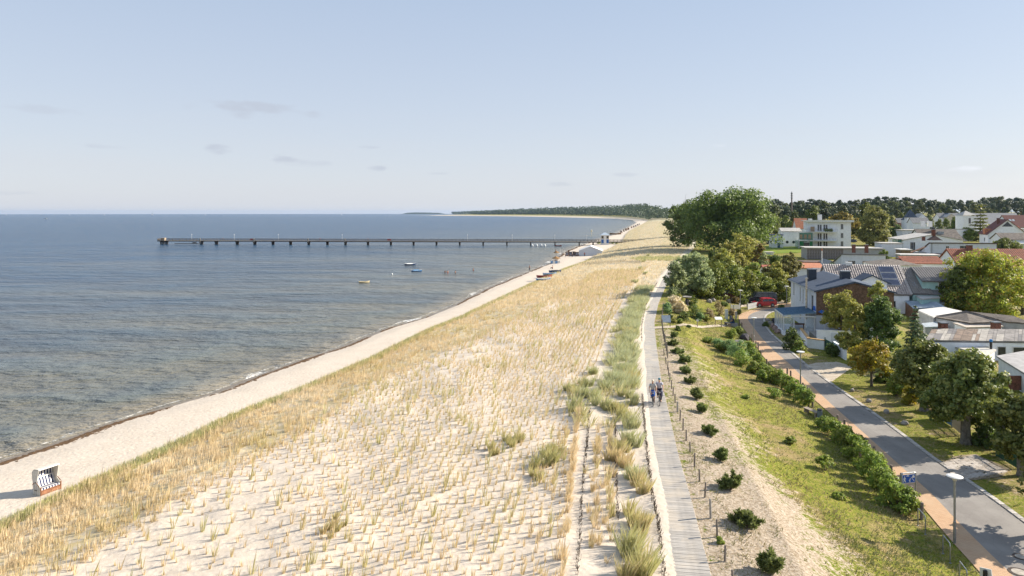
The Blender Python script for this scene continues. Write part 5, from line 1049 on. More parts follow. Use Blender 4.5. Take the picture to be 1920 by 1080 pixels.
def person(label, loc, rz, P, top=None, legs=None, hair=None, skin=skin_m, helmet=None, skirt=None, fingers=False, group=None, s=1.0, shoes=None):
    t = thing('person', label, 'person', loc, rz, group); t.scale = (s, s, s)
    pts = [P['pelvis'], P['chest'], P['neck'], P['head'], P['crown']]; rad = [.125, .135, .052, .092, .070]; E = [(0, 1), (1, 2), (2, 3), (3, 4)]
    def add(p, r, q): pts.append(Vector(p)); rad.append(r); E.append((q, len(pts) - 1)); return len(pts) - 1
    f = (P['head'] - P['neck']); fwd = Vector((0, 1, 0)); add(P['head'] + fwd * .105 + Vector((0, 0, -.015)), .018, 3)
    for s_ in ('l_', 'r_'):
        a = add(P[s_ + 'sho'], .062, 1); b = add(P[s_ + 'elb'], .043, a); c = add(P[s_ + 'wri'], .028, b)
        d = (P[s_ + 'wri'] - P[s_ + 'elb']).normalized(); h = add(P[s_ + 'wri'] + d * .07, .030, c)
        if fingers:
            sd = d.cross(Vector((0, 0, 1))).normalized() * .022
            for i, L in enumerate((.055, .07, .065, .05)):
                k = add(pts[h] + sd * (i - 1.5) + d * .03, .010, h); add(pts[k] + d * L * .6 + Vector((0, 0, -.035)), .008, k)
            add(pts[c] + sd * 2.4 + d * .04, .011, c)
        else: add(pts[h] + d * .06 + Vector((0, 0, -.02)), .018, h)
        a = add(P[s_ + 'hip'], .088, 0); b = add(P[s_ + 'kne'], .056, a); c = add(P[s_ + 'ank'], .038, b); add(P[s_ + 'toe'], .035, c)
    skinned('body', pts, E, rad, skin, t)
    if top:
        q = [P['pelvis'].lerp(P['chest'], .05), P['chest'], P['neck'].lerp(P['chest'], .25)]; rr = [.155, .165, .085]; ee = [(0, 1), (1, 2)]
        for s_ in ('l_', 'r_'): q += [P[s_ + 'sho'], P[s_ + 'sho'].lerp(P[s_ + 'elb'], .62)]; rr += [.085, .064]; n = len(q); ee += [(1, n - 2), (n - 2, n - 1)]
        skinned('shirt', q, ee, rr, top, t)
    if legs:
        q = [P['pelvis']]; rr = [.150]; ee = []
        for s_ in ('l_', 'r_'): q += [P[s_ + 'hip'], P[s_ + 'kne'], P[s_ + 'kne'].lerp(P[s_ + 'ank'], .88)]; rr += [.108, .078, .062]; n = len(q); ee += [(0, n - 3), (n - 3, n - 2), (n - 2, n - 1)]
        skinned('trousers', q, ee, rr, legs, t)
    if skirt:
        k = (P['l_kne'] + P['r_kne']) / 2; q = [P['pelvis'] + Vector((0, 0, .05)), P['pelvis'].lerp(k, .6), k + Vector((0, -.05, -.18))]; skinned('skirt', q, [(0, 1), (1, 2)], [.155, .21, .22], skirt, t)
    if hair: skinned('hair', [P['head'] + Vector((0, -.045, -.04)), P['head'] + Vector((0, -.03, .05)), P['crown'] + Vector((0, .0, .012))], [(0, 1), (1, 2)], [.080, .100, .075], hair, t)
    if helmet: skinned('helmet', [P['crown'] + Vector((0, -.10, -.035)), P['crown'] + Vector((0, 0, .01)), P['crown'] + Vector((0, .10, -.02))], [(0, 1), (1, 2)], [.085, .118, .07], helmet, t)
    if shoes:
        for s_ in ('l_', 'r_'): skinned('shoe', [P[s_ + 'ank'] + Vector((0, -.04, -.03)), P[s_ + 'toe']], [(0, 1)], [.052, .048], shoes, t)
    return t
tyre = M('tyre_rubber', (.03, .03, .03), .8, .2, 5); alloy = M('alloy', (.45, .45, .46), .35, .1, 5, .8); black = M('black_plastic', (.025, .025, .027), .5, .2, 5)
def bicycle(label, loc, rz, fm, group=None, bag=None):
    t = thing('bicycle', label, 'bicycle', loc, rz, group)
    def torus(y, R0, r0, nm, m, par): 
        mb = MB(); n = 24; mb.tube([(0, y + R0 * math.cos(2 * math.pi * i / n), .34 + R0 * math.sin(2 * math.pi * i / n)) for i in range(n + 1)], r0, 6, cap=False); return mb.obj(nm, m, par)
    for y in (-.54, .54):
        w = torus(y, .325, .022, 'wheel', tyre, t); torus(y, .30, .010, 'rim', alloy, w); m = MB()
        for i in range(9): a = math.pi * 2 * i / 9; m.tube([(0, y, .34), (0, y + .3 * math.cos(a), .34 + .3 * math.sin(a))], .003, 3)
        m.tube([(-.05, y, .34), (.05, y, .34)], .025, 6).obj('spoke', alloy, w, kind='stuff')
    BBk, ST, HT, SD = (0, -.06, .29), (0, -.24, .82), (0, .36, .86), (0, -.27, .95)
    MB().tube([BBk, ST, SD], .018, 6).tube([BBk, (0, .39, .70)], .02, 6).tube([ST, HT], .016, 6).tube([(.05, -.54, .34), (0, -.24, .78)], .010, 5).tube([(-.05, -.54, .34), (0, -.24, .78)], .010, 5).tube([(.05, -.54, .34), BBk], .011, 5).tube([(-.05, -.54, .34), BBk], .011, 5).obj('frame', fm, t)
    MB().tube([(0, .37, 1.02), (0, .39, .70), (.045, .47, .55), (.045, .54, .34)], .014, 6).tube([(0, .39, .70), (-.045, .47, .55), (-.045, .54, .34)], .014, 6).obj('fork', fm, t)
    MB().tube([(-.30, .22, 1.03), (-.22, .33, 1.06), (0, .37, 1.02), (.22, .33, 1.06), (.30, .22, 1.03)], .014, 6).obj('handlebar', alloy, t)
    MB().add([(-.09, -.38, .97), (.09, -.38, .97), (.02, -.12, .96), (-.02, -.12, .96), (-.08, -.38, 1.01), (.08, -.38, 1.01), (.02, -.12, .99), (-.02, -.12, .99)], [(3, 2, 1, 0), (4, 5, 6, 7), (0, 1, 5, 4), (1, 2, 6, 5), (2, 3, 7, 6), (3, 0, 4, 7)]).obj('saddle', black, t)
    MB().tube([(-.05, -.06, .29), (-.05, -.04, .13), (-.14, -.04, .13)], .012, 5).tube([(.05, -.06, .29), (.05, -.08, .45), (.14, -.08, .45)], .012, 5).obj('crank', alloy, t)
    MB().box((-.13, -.04, .13), (.10, .09, .02)).box((.13, -.08, .45), (.10, .09, .02)).obj('pedal', black, t)
    MB().lathe((0, .42, .93), [(.05, -.03), (.06, .0), (.03, .03)], 8).obj('headlight', alloy, t)
    if bag: MB().box((-.20, -.55, .62), (.14, .34, .36), top=(1, .9)).obj('pannier', bag, t)
    return t
RIDE = dict(pelvis=(0, -.25, 1.03), chest=(0, -.13, 1.36), neck=(0, -.06, 1.56), head=(0, -.02, 1.70), crown=(0, -.03, 1.79), sho=(.18, -.08, 1.49), elb=(.27, .05, 1.24), wri=(.27, .20, 1.07), hip=(.10, -.22, .98), l_kne=(-.12, .08, .60), l_ank=(-.12, -.08, .22), l_toe=(-.13, .07, .16), r_kne=(.12, .18, .84), r_ank=(.12, -.12, .53), r_toe=(.13, .03, .49))
def rider(u, v, bl, plb, fm, s, **kw):
    p = at(u, v, 3.87); y = p[1]; hd = math.atan2(float(x_B(np.array(y + 2)) - x_B(np.array(y - 2))), 4); rz = math.pi - hd; c = Vector((p[0] + .56 * math.sin(hd), p[1] + .56 * math.cos(hd), 3.868 - float(drop(y))))
    bicycle(bl, c, rz, fm, 'bicycles on the boardwalk', kw.pop('bag', None)); person(plb, c, rz, pose(**RIDE), fingers=True, group='cyclists on the boardwalk', s=s, **kw)
rider(1224.5, 762, 'dark bicycle ridden by the woman in the blue skirt', 'woman cyclist in grey shirt and blue skirt with pale cap riding toward the viewer', black, .97, top=M('shirt_grey', (.48, .47, .46), .85), skirt=M('skirt_blue', (.02, .10, .42), .8), helmet=M('cap_cream', (.72, .62, .48), .7), shoes=white, hair=M('hair_blond', (.45, .30, .13), .7))
rider(1237, 761, 'dark bicycle with grey side bag ridden by the man', 'man cyclist with teal helmet, pale shirt and navy trousers on the boardwalk', dark_iron, 1.02, top=M('shirt_lilac', (.50, .49, .55), .85), legs=M('trousers_navy', (.018, .02, .05), .85), helmet=M('helmet_teal', (.03, .19, .24), .4), shoes=black, bag=M('bag_greyblue', (.20, .23, .34), .8))
# swimmers and beach guests
swim = dict(sho=(.18, 0, 1.40), elb=(.36, .10, 1.22), wri=(.42, .25, 1.08)); shorts = M('shorts_dark', (.03, .035, .06), .8); red_ = M('swim_red', (.35, .04, .04), .8)
for i, (u, v, l, lg) in enumerate([(834.5, 512, 'bather standing chest deep, left one of the pair in the sea', shorts), (839.5, 512, 'bather standing in the sea, right one of the pair', red_), (854, 512.5, 'lone bather in the sea between the pair and the farthest one', shorts), (887.5, 507.5, 'bather farthest right in the sea near the shore', red_)]):
    p = sea_at(u, v); person(l, (p.x, p.y, p.z - .75), R(40 * i), pose(**swim), legs=lg, skin=skin_t, hair=dark_iron, group='bathers in the sea')
g_ = on(993, 507.5); person('person in dark clothes standing at the waterline beside the seaweed', g_, R(60), pose(), top=dark_iron, legs=shorts, hair=dark_iron, s=1.05)
SIT = dict(pelvis=(0, 0, .16), chest=(0, -.08, .50), neck=(0, -.06, .72), head=(0, -.02, .86), crown=(0, -.03, .95), sho=(.18, -.08, .64), elb=(.24, .02, .40), wri=(.18, .25, .36), hip=(.10, .04, .15), kne=(.14, .40, .42), ank=(.12, .62, .08), toe=(.12, .76, .05))
person('person sitting on the sand below the dune in dark shorts', on(1036, 504), R(70), pose(**SIT), legs=shorts, skin=skin_t, hair=dark_iron, s=1.1)
for i, (u, v, c) in enumerate([(1096, 481, red_), (1060, 482, white), (1073, 482.5, shorts), (1042, 474, shorts)]):
    person(['person in red standing before the marquee wall', 'person in white beside the brown beach chairs', 'person in dark clothes walking past the beach chairs', 'person standing at the waterline above the parasols'][i], on(u, v), R(80 * i), pose(), top=c, legs=shorts, hair=dark_iron, group='guests on the beach by the marquee')
for i, (u, c) in enumerate([(418, shorts), (600, red_), (690, shorts), (1118, white), (1123, shorts)]):
    x = pu(u); q = A0 + (B0 - A0).normalized() * x; person(['person walking near the seaward end of the pier', 'person in red strolling on the pier', 'person in dark clothes on the middle of the pier', 'person in white beside the pier hut', 'person in dark clothes beside the pier hut'][i], (q.x, q.y, 2.2 + pz), R(90), pose(), top=c, legs=shorts, hair=dark_iron, group='strollers on the pier')
# ------------------------------------------------------------------ street furniture
def lamp(u, vb, label):
    b = gp(u, vb); h = 3.42; t = thing('street_lamp', label, 'street lamp', (b.x, b.y, b.z), 0, 'mushroom street lamps along the road')
    MB().tube([(0, 0, -.2), (0, 0, 1.1), (0, 0, 1.12), (0, 0, h - .28)], [.068, .068, .052, .05], 10).obj('pole', steel, t)
    MB().lathe((0, 0, h - .30), [(.06, 0), (.09, .02), (.12, .14), (.17, .22)], 14).obj('lantern', M('lantern_glass', (.55, .53, .46), .25, .1, 2, 0, .5), t)
    MB().lathe((0, 0, h - .085), [(.36, .0), (.37, .025), (.30, .055), (.05, .085), (.02, .085)], 28).obj('lamp_shade', M('lamp_shade_white', (.66, .66, .64), .5, .08), t); MB().lathe((0, 0, h - .35), [(.06, 0), (.062, .05)], 10).obj('collar', steel, t)
lamp(1790, 1019, 'nearest mushroom street lamp on the meadow edge at lower right'); lamp(1501, 726, 'street lamp in the rose hedge halfway along the road'); lamp(1413.5, 646, 'street lamp at the bollards before the road bend'); lamp(1388, 582, 'street lamp beside the white garden gate'); lamp(1475, 572, 'street lamp in front of the blue grey house corner')
# boardwalk posts
pst = M('post_wood', (.21, .18, .155), .9, .3, 6); pst2 = M('post_wood_pale', (.38, .35, .31), .9, .2, 6)
LN = {'thin posts along the boardwalk': 0, 'wooden bollards along the paved strip': 0, None: 0}
def posts(P, nm, label, cat, group, h, r, m=pst, special={}):
    me = MB().tube([(0, 0, -.2), (0, 0, h - .03), (0, 0, h)], [r, r * .97, r * .75], 8).mesh(nm); me.materials.append(m)
    for i, b in enumerate(sorted(P, key=lambda b: b[1])):
        q = link(nm, me, None, None, b, None, label=(label % nth(LN[group] + i) if '%' in label else label), category=cat, group=group); q.rotation_euler = (random.uniform(-.05, .05), random.uniform(-.05, .05), random.uniform(0, 6)); q.scale = (1, 1, random.uniform(.9, 1.1))
PX = [(1275, 789), (1280.7, 807), (1286.7, 827), (1294, 849), (1302, 875), (1311.7, 903), (1321.7, 933), (1345, 1007), (1359, 1053), (1374, 1102), (1245, 667), (1249, 683), (1251.7, 693), (1253.7, 704.4), (1256, 715.6), (1259, 729.4), (1262, 742.4), (1266, 755.5)]
posts([gp(u, v) for u, v in PX], 'wooden_post', 'thin grey wooden post along the boardwalk, %s from the viewer', 'post', 'thin posts along the boardwalk', .72, .045); LN['thin posts along the boardwalk'] = 18
posts([Vector((float(x_B(np.array(y))) + .95, y, g1(float(x_B(np.array(y))) + .95, y))) for y in np.arange(66.5, 101, 1.7)], 'wooden_post', 'thin grey wooden post along the boardwalk, %s from the viewer', 'post', 'thin posts along the boardwalk', .95, .05)
posts([gp(1270.4, 772.5)], 'wooden_post', 'pale thicker post in the boardwalk line near the cyclists', 'post', None, .8, .075, pst2); posts([gp(1332.7, 972)], 'wooden_post', 'pale post with notched top in the near boardwalk line', 'post', None, .85, .06, pst2)
BX = [(1570.5, 802), (1582, 812), (1595, 825), (1623, 850), (1638.6, 863), (1654, 879), (1670.5, 898), (1708, 940), (1728, 974), (1476, 706), (1483, 714), (1498, 731), (1506, 738), (1515, 746), (1523.6, 764), (1410.5, 640), (1417.5, 655), (1421.7, 656), (1427, 672), (1438, 690), (1419, 668), (1386, 612), (1391, 617), (1690, 916)]
posts([gp(u, v) for u, v in BX], 'bollard', 'weathered wooden bollard of the rose hedge row, %s from the viewer', 'bollard', 'wooden bollards along the paved strip', .95, .088, M('bollard_wood', (.23, .19, .16), .9, .3, 6))
# hoop rails
for (a, b_, l) in [((1721, 985), (1735, 1002), 'steel hoop rail furthest up beside the last bollard'), ((1768, 1038), (1781.5, 1056), 'steel hoop rail between the nearest lamp and the lower hoop'), ((1799, 1090), (1813, 1109), 'steel hoop rail cut by the lower frame edge')]:
    p, q = gp(*a), gp(*b_); t = thing('hoop_rail', l, 'hoop rail', p, 0, 'steel hoop rails beside the paved strip'); d = q - p; h = .92
    MB().tube([(0, 0, -.2), (0, 0, h - .06), (d.x * .06, d.y * .06, h), (d.x * .94, d.y * .94, h), (d.x, d.y, d.z + h - .12), (d.x, d.y, d.z - .2)], .028, 8).obj('hoop', steel, t); MB().lathe((0, 0, 0), [(.06, 0), (.06, .02), (.03, .03)], 8).lathe((d.x, d.y, d.z), [(.06, 0), (.06, .02), (.03, .03)], 8).obj('foot_plate', steel, t)
# home zone sign: white pictograms on blue, in a tubular frame
p, q = gp(1689.5, 947), gp(1717, 944); t = thing('traffic_sign', 'blue traffic sign with white figures and house in a grey tube frame', 'traffic sign', p, math.atan2(q.y - p.y, q.x - p.x)); w = (q - p).length; h = 1.78
MB().tube([(0, 0, -.2), (0, 0, h - .1), (.03, 0, h - .03), (.1, 0, h), (w - .1, 0, h), (w - .03, 0, h - .03), (w, 0, h - .1), (w, 0, -.2)], .036, 8).obj('frame', steel, t); MB().tube([(0, 0, .80), (w, 0, .80)], .024, 8).obj('crossbar', steel, t)
sg = MB().bx(.055, w - .055, -.03, -.005, 1.22, 1.70).obj('sign_plate', M('sign_white', (.75, .75, .74), .4, .04), t); pn = MB().bx(.075, w - .075, -.036, -.03, 1.24, 1.68).obj('blue_field', M('sign_blue', (.015, .09, .40), .4, .06), sg)
sw = M('sign_white', (.75, .75, .74)); y0, y1 = -.041, -.036
def fig(x, z, s, par):
    MB().prism([(x + .035 * s * math.cos(a), z + .30 * s + .035 * s * math.sin(a)) for a in np.linspace(0, 6.28, 9)[:-1]], 1, y0, y1).prism([(x - .045 * s, z + .25 * s), (x + .05 * s, z + .25 * s), (x + .10 * s, z + .17 * s), (x + .05 * s, z + .20 * s), (x + .035 * s, z + .13 * s), (x + .09 * s, z), (x + .05 * s, z), (x, z + .10 * s), (x - .06 * s, z), (x - .10 * s, z), (x - .04 * s, z + .14 * s), (x - .055 * s, z + .20 * s), (x - .11 * s, z + .13 * s), (x - .12 * s, z + .15 * s)], 1, y0, y1).obj('pictogram', sw, par)
fig(.20, 1.28, 1.0, sg); fig(w * .56, 1.27, .55, sg)
MB().prism([(w * .60 + .12 * math.cos(a) * .25, 1.45 + .03 * math.sin(a)) for a in np.linspace(0, 6.28, 9)[:-1]], 1, y0, y1).obj('pictogram', sw, sg)
MB().prism([(w * .33, 1.60), (w * .52, 1.60), (w * .52, 1.63), (w * .48, 1.63), (w * .46, 1.655), (w * .38, 1.655), (w * .36, 1.63), (w * .33, 1.63)], 1, y0, y1).obj('pictogram', sw, sg)
MB().prism([(w * .72, 1.50), (w * .88, 1.50), (w * .88, 1.60), (w * .80, 1.66), (w * .72, 1.60)], 1, y0, y1).obj('pictogram', sw, sg); MB().prism([(w * .62, 1.56), (w * .64, 1.57), (w * .88, 1.30), (w * .85, 1.29)], 1, y0, y1).obj('pictogram', sw, sg)
# small tilted info board by the road at the lower edge
p = gp(1849, 1112); t = thing('info_stele', 'white tilted little board on dark posts at the lower frame edge', 'info board', p, R(20)); MB().bx(-.12, .0, -.06, .06, -.2, 1.0).obj('leg', black, t); MB().prism([(-.28, .62), (.28, .55), (.30, .98), (-.2, 1.12)], 0, .01, .05).obj('board', white, t)
# bench and bin
wd = M('bench_wood', (.33, .27, .21), .85, .25, 5)
def bench(u, v, label, rz, L=1.9):
    t = thing('bench', label, 'bench', gp(u, v), rz)
    for i in range(3): MB().bx(-L / 2, L / 2, -.22 + i * .155, -.08 + i * .155, .42, .47).obj('seat_slat', wd, t)
    for s in (-1, 1): MB().bx(s * (L / 2 - .2) - .06, s * (L / 2 - .2) + .06, -.2, .2, -.1, .42).obj('leg', wd, t)
    return t
bench(1522, 779, 'backless wooden bench beside the grey litter bin', R(103), 1.7)
def bin_(u, v, label):
    t = thing('litter_bin', label, 'litter bin', gp(u, v)); MB().lathe((0, 0, .12), [(.17, 0), (.2, .05), (.2, .62), (.16, .64), (.16, .58)], 14).obj('bin_body', M('bin_blue_grey', (.15, .19, .24), .5, .15, 4, .2), t); MB().tube([(.0, .22, -.1), (0, .22, .85)], .03, 6).obj('post', steel, t); MB().lathe((0, 0, .80), [(.21, 0), (.2, .05), (.05, .09)], 14).obj('lid', dark_iron, t)
bin_(1537, 787, 'grey blue litter bin at the end of the backless bench'); bin_(1370, 602, 'small litter bin by the white cabinet')
# picnic corner at the end of the footpath
bench(1364, 611, 'wooden bench at the picnic corner with a person on it', R(95), 1.6)
SITB = dict(pelvis=(0, 0, .55), chest=(0, .10, .88), neck=(0, .16, 1.08), head=(0, .22, 1.21), crown=(0, .20, 1.30), sho=(.18, .12, 1.02), elb=(.24, .25, .80), wri=(.14, .42, .70), hip=(.10, .04, .53), kne=(.12, .44, .52), ank=(.12, .48, .10), toe=(.12, .62, .05))
g_ = gp(1376, 612); person('person in dark clothes sitting bent forward at the picnic corner', g_, R(80), pose(**SITB), top=shorts, legs=M('jeans', (.05, .08, .17), .85), hair=dark_iron, s=1.1)
MB().bx(-.45, .45, -.3, .3, -.1, .48).obj('stone_seat', concrete, None, label='low stone block under the sitting person at the picnic corner', loc=g_)['category'] = 'stone seat'
def board(u, v, label, w, h, zt, tilt, m=white):
    t = thing('info_board', label, 'info board', gp(u, v)); 
    for s in (-1, 1): MB().bx(s * (w / 2 - .06) - .04, s * (w / 2 - .06) + .04, -.04, .04, -.2, zt - h * .3).obj('leg', wd, t)
    c, s_ = math.cos(tilt) * h / 2, math.sin(tilt) * h / 2; MB().slab([(-w / 2, -c - .05, zt - s_), (w / 2, -c - .05, zt - s_), (w / 2, c - .05, zt + s_), (-w / 2, c - .05, zt + s_)], .04).obj('board', m, t)
board(1249, 612, 'pale info board on posts beside the boardwalk crossing', 1.1, .9, .95, R(70), M('board_pale', (.50, .55, .62), .5)); board(1347, 612, 'white tilted info desk at the picnic corner', 1.0, .7, 1.15, R(25)); 
t = thing('cabinet', 'tall white utility pillar between garden shrubs and picnic corner', 'cabinet', gp(1362, 598)); MB().box((0, 0, .65), (.42, .35, 1.5)).obj('body', white, t); MB().box((0, 0, 1.42), (.48, .41, .06)).obj('cap', concrete, t)
t = thing('signpost', 'short wooden signpost on the near side of the footpath', 'signpost', gp(1307.5, 613)); MB().tube([(0, 0, -.2), (0, 0, 1.0)], .07, 7).obj('post', wd, t); MB().box((0, -.08, .85), (.3, .03, .25)).obj('plate', white, t)
t = thing('post', 'pale square gate post beside the paved bend', 'post', gp(1380, 598)); MB().box((0, 0, .45), (.28, .28, 1.2)).obj('shaft', M('pale_plaster', (.55, .48, .40), .85), t); MB().box((0, 0, 1.08), (.34, .34, .06)).obj('cap', concrete, t)
# boulders
def boulder(u, v, w, h, label, m, seed, group=None):
    r = np.random.default_rng(seed); import bmesh
    b = bmesh.new(); bmesh.ops.create_icosphere(b, subdivisions=2, radius=1)
    for q in b.verts: q.co *= 1 + r.uniform(-.16, .16); q.co.x *= w / 2; q.co.y *= w / 2 * .8; q.co.z = q.co.z * h * .6 + h * .25
    me = bpy.data.meshes.new('boulder'); b.to_mesh(me); b.free(); o = link('boulder', me, m, None, gp(u, v), random.uniform(0, 6), label=label, category='boulder', group=group); return o
rk = M('granite', (.33, .30, .27), .9, .3, 3, bump=.02); rk2 = M('granite_pink', (.36, .25, .21), .9, .3, 3, bump=.02); rkd = M('dark_rock', (.06, .055, .065), .85, .3, 3, bump=.02)
for i, (u, v, w) in enumerate([(1598.6, 734, .45), (1629, 754, .5), (1662, 774, .55), (1696.6, 796, .55)]): boulder(u, v, w, .38, '%s pale boulder of four on the verge grass along the road' % ['farthest', 'second farthest', 'second nearest', 'nearest'][i], rk, 20 + i, 'boulders on the road verge')
for i, (u, v, w, h) in enumerate([(1440, 602, .7, .5), (1445, 608, .9, .6), (1449, 614, .9, .7), (1454, 619, 1.0, .8), (1458, 624, 1.1, .7), (1451, 606, .8, .9), (1458, 612, .9, .8), (1463, 618, .9, .6)]): boulder(u, v, w, h, '%s stone of the rockery inside the road bend' % ['topmost', 'second', 'third', 'fourth', 'lowest pinkish', 'dark upper', 'dark middle', 'dark lower'][i], (rk, rk, rk2, rk2, rk2, rkd, rkd, rkd)[i], 40 + i, 'rockery stones at the road bend')
boulder(1397, 637, 1.5, .95, 'dark rock beside the paved strip below the picnic corner', rkd, 60); boulder(1386, 641, 1.3, .35, 'flat grey stone slab lying in the grass below the picnic corner', rk, 61)
for i, (u, v) in enumerate([(1289, 567), (1337, 565), (1330, 567), (1366, 567), (1375, 565)]): boulder(u, v, 1.0, .7, '%s garden boulder before the brick shed' % ['leftmost', 'third', 'second', 'fourth', 'rightmost'][i], rk, 70 + i, 'garden boulders before the brick shed')
t = thing('bird_bath', 'stone bird bath on a pillar in the garden plot', 'bird bath', gp(1288, 572)); MB().lathe((0, 0, 0), [(.3, -.1), (.22, .1), (.2, 1.0), (.3, 1.1)], 10).obj('pillar', rkd, t); MB().lathe((0, 0, 1.1), [(.5, 0), (.75, .2), (.7, .28), (.3, .18)], 12).obj('basin', rk, t)
# gate and fences at the garden
def slatfence(nm, label, cat, a, b_, h, n, m, gap=.6, rails=2, par=None):
    p, q = gp(*a), gp(*b_); d = q - p; L = math.hypot(d.x, d.y); t = thing(nm, label, cat, p, math.atan2(d.y, d.x)); sl_ = d.z / L
    for i in range(rails): z = h * (.2 + .6 * i / max(1, rails - 1)); MB().add([(0, .03, z), (L, .03, z + d.z), (L, .07, z + d.z), (0, .07, z), (0, .03, z + .06), (L, .03, z + d.z + .06), (L, .07, z + d.z + .06), (0, .07, z + .06)], [(3, 2, 1, 0), (4, 5, 6, 7), (0, 1, 5, 4), (1, 2, 6, 5), (2, 3, 7, 6), (3, 0, 4, 7)]).obj('rail', m, t)
    wv = L / n * gap; me = MB().bx(-wv / 2, wv / 2, -.015, .03, .06, h).mesh('slat'); me.materials.append(m)
    for i in range(n): x = (i + .5) * L / n; link('slat', me, None, t, (x, 0, sl_ * x))
    for x in (0, L): MB().box((x, .05, h / 2), (.09, .09, h + .3)).obj('fence_post', m, t)
    return t
slatfence('garden_gate', 'white slatted garden gate at the forecourt entrance', 'gate', (1403, 581), (1424, 576), 1.0, 22, M('gate_white', (.62, .62, .60), .6), .45, 3)
slatfence('garden_fence', 'pale wire and slat fence left of the white gate', 'fence', (1371, 581), (1387, 580), .8, 16, M('fence_grey', (.45, .46, .47), .6), .35)
slatfence('wooden_fence', 'short brown board fence beside the red car', 'fence', (1425, 577), (1434, 573), .95, 8, M('fence_brown', (.25, .16, .09), .8, .3), .92)
slatfence('garden_fence', 'dark green garden fence at the right frame edge', 'fence', (1867, 855), (1908, 880), 1.25, 26, M('fence_green', (.035, .11, .07), .5), .25, 3)
slatfence('garden_fence', 'grey blue board fence panel with bright blue end under the lime tree', 'fence', (1768, 790), (1784, 800), 1.25, 8, M('fence_blue_grey', (.12, .20, .26), .8), .96)
slatfence('fence_panel', 'bright blue board panel at the left end of the grey blue fence', 'fence', (1760, 784), (1768, 790), 1.2, 5, M('fence_cyan', (.02, .33, .62), .6), .97)
slatfence('lattice_gate', 'weathered lattice gate beside the tallest lime trunk', 'gate', (1785, 801), (1804, 817), 1.2, 14, M('lattice_pale', (.42, .38, .31), .8), .3, 3)
slatfence('garden_gate', 'dark green gate between the terrace wall and white wall', 'gate', (1546, 655), (1561, 664), 1.3, 9, M('gate_dark_green', (.02, .075, .055), .6), .98)
# concrete slab drive
dv = patch('driveway_bed', [(1790, 905), (1850, 898), (1880, 893), (1893, 880), (1830, 852), (1800, 854), (1785, 858), (1768, 868)], M('drive_soil', (.30, .24, .16), .95, .35, 3), .03); dv['kind'] = 'structure'
slm = [MB().box((0, 0, 0), (.62, .24, .08), top=(.97, .93)).mesh('paving_slab') for _ in range(3)]
for me, c in zip(slm, [(.50, .45, .40), (.44, .39, .34), (.38, .33, .28)]): me.materials.append(M('slab_%d' % int(c[0] * 100), c, .9, .2, 4))
P0 = [Vector(gp(*q)) for q in [(1772, 868), (1794, 903), (1888, 886), (1826, 855)]]
for i in range(9):
    for j in range(12):
        if random.random() < .10: continue
        a, b_ = (i + .5) / 9, (j + .5) / 12; q = (P0[0] * (1 - a) + P0[3] * a) * (1 - b_) + (P0[1] * (1 - a) + P0[2] * a) * b_
        d = P0[3] - P0[0]; link('paving_slab', random.choice(slm), None, dv, (q.x, q.y, g1(q.x, q.y) + .05 + random.uniform(-.012, .012)), math.atan2(d.y, d.x) + random.uniform(-.06, .06))
# ------------------------------------------------------------------ cars
def car(label, loc, rz, L, Wd, prof, belt, wins, paint, cat='car', nm='parked_car', wheel=.33, wx=(.19, .80), group=None):
    """prof: side outline (x from front, z), closed below; wins: side window polygons"""
    t = thing(nm, label, cat, loc, rz, group); H = max(z for _, z in prof); 
    def hw(z): return Wd / 2 * (1 - .16 * max(0, z - belt) / (H - belt)) * (1 - .06 * max(0, .45 - z))
    n = len(prof); V = [(x, -hw(z), z) for x, z in prof] + [(x, hw(z), z) for x, z in prof]
    MB().add(V, [tuple(range(n))[::-1], tuple(range(n, 2 * n))] + [(i, (i + 1) % n, (i + 1) % n + n, i + n) for i in range(n)]).obj('body', paint, t, bevel=.03)
    for s in (-1, 1):
        for w in wins: m = len(w); MB().add([(x, s * (hw(z) + .012), z) for x, z in w] + [(x, s * (hw(z) - .03), z) for x, z in w], [tuple(range(m)), tuple(range(m, 2 * m))[::-1]] + [(i, (i + 1) % m, (i + 1) % m + m, i + m) for i in range(m)]).obj('window', glass, t)
        for f in wx:
            wh = MB().tube([(f * L, s * (Wd / 2 - .20), wheel), (f * L, s * (Wd / 2 + .02), wheel)], wheel, 18).obj('wheel', tyre, t); MB().tube([(f * L, s * (Wd / 2 - .02), wheel), (f * L, s * (Wd / 2 + .035), wheel)], wheel * .62, 12).obj('rim', alloy, wh)
        MB().box((.06, s * Wd * .36, belt * .78), (.14, .34, .16)).obj('headlight', M('lamp_clear', (.6, .6, .6), .2), t); MB().box((L - .03, s * Wd * .42, belt * .9), (.12, .2, .36)).obj('tail_light', M('lamp_red', (.35, .02, .02), .3), t)
        MB().box((L * .30, s * (Wd / 2 + .07), belt + .06), (.12, .2, .15)).obj('mirror', paint, t)
    MB().add([(prof[-2][0], 0, 0)] * 0 + [(L * .155 + .01, -Wd * .42, belt + .03), (L * .155 + .01, Wd * .42, belt + .03), (L * .265, Wd * .36, H - .12), (L * .265, -Wd * .36, H - .12), (L * .155 - .03, -Wd * .42, belt + .06), (L * .155 - .03, Wd * .42, belt + .06), (L * .265 - .03, Wd * .36, H - .09), (L * .265 - .03, -Wd * .36, H - .09)], [(0, 1, 2, 3), (7, 6, 5, 4), (0, 4, 5, 1), (1, 5, 6, 2), (2, 6, 7, 3), (3, 7, 4, 0)]).obj('windscreen', glass, t)
    MB().box((L - .01, 0, H - .42), (.05, Wd * .74, .5)).obj('rear_window', glass, t); MB().box((-.0, 0, .42), (.12, Wd * .9, .24)).box((L, 0, .45), (.12, Wd * .92, .24)).obj('bumper', black, t)
    return t
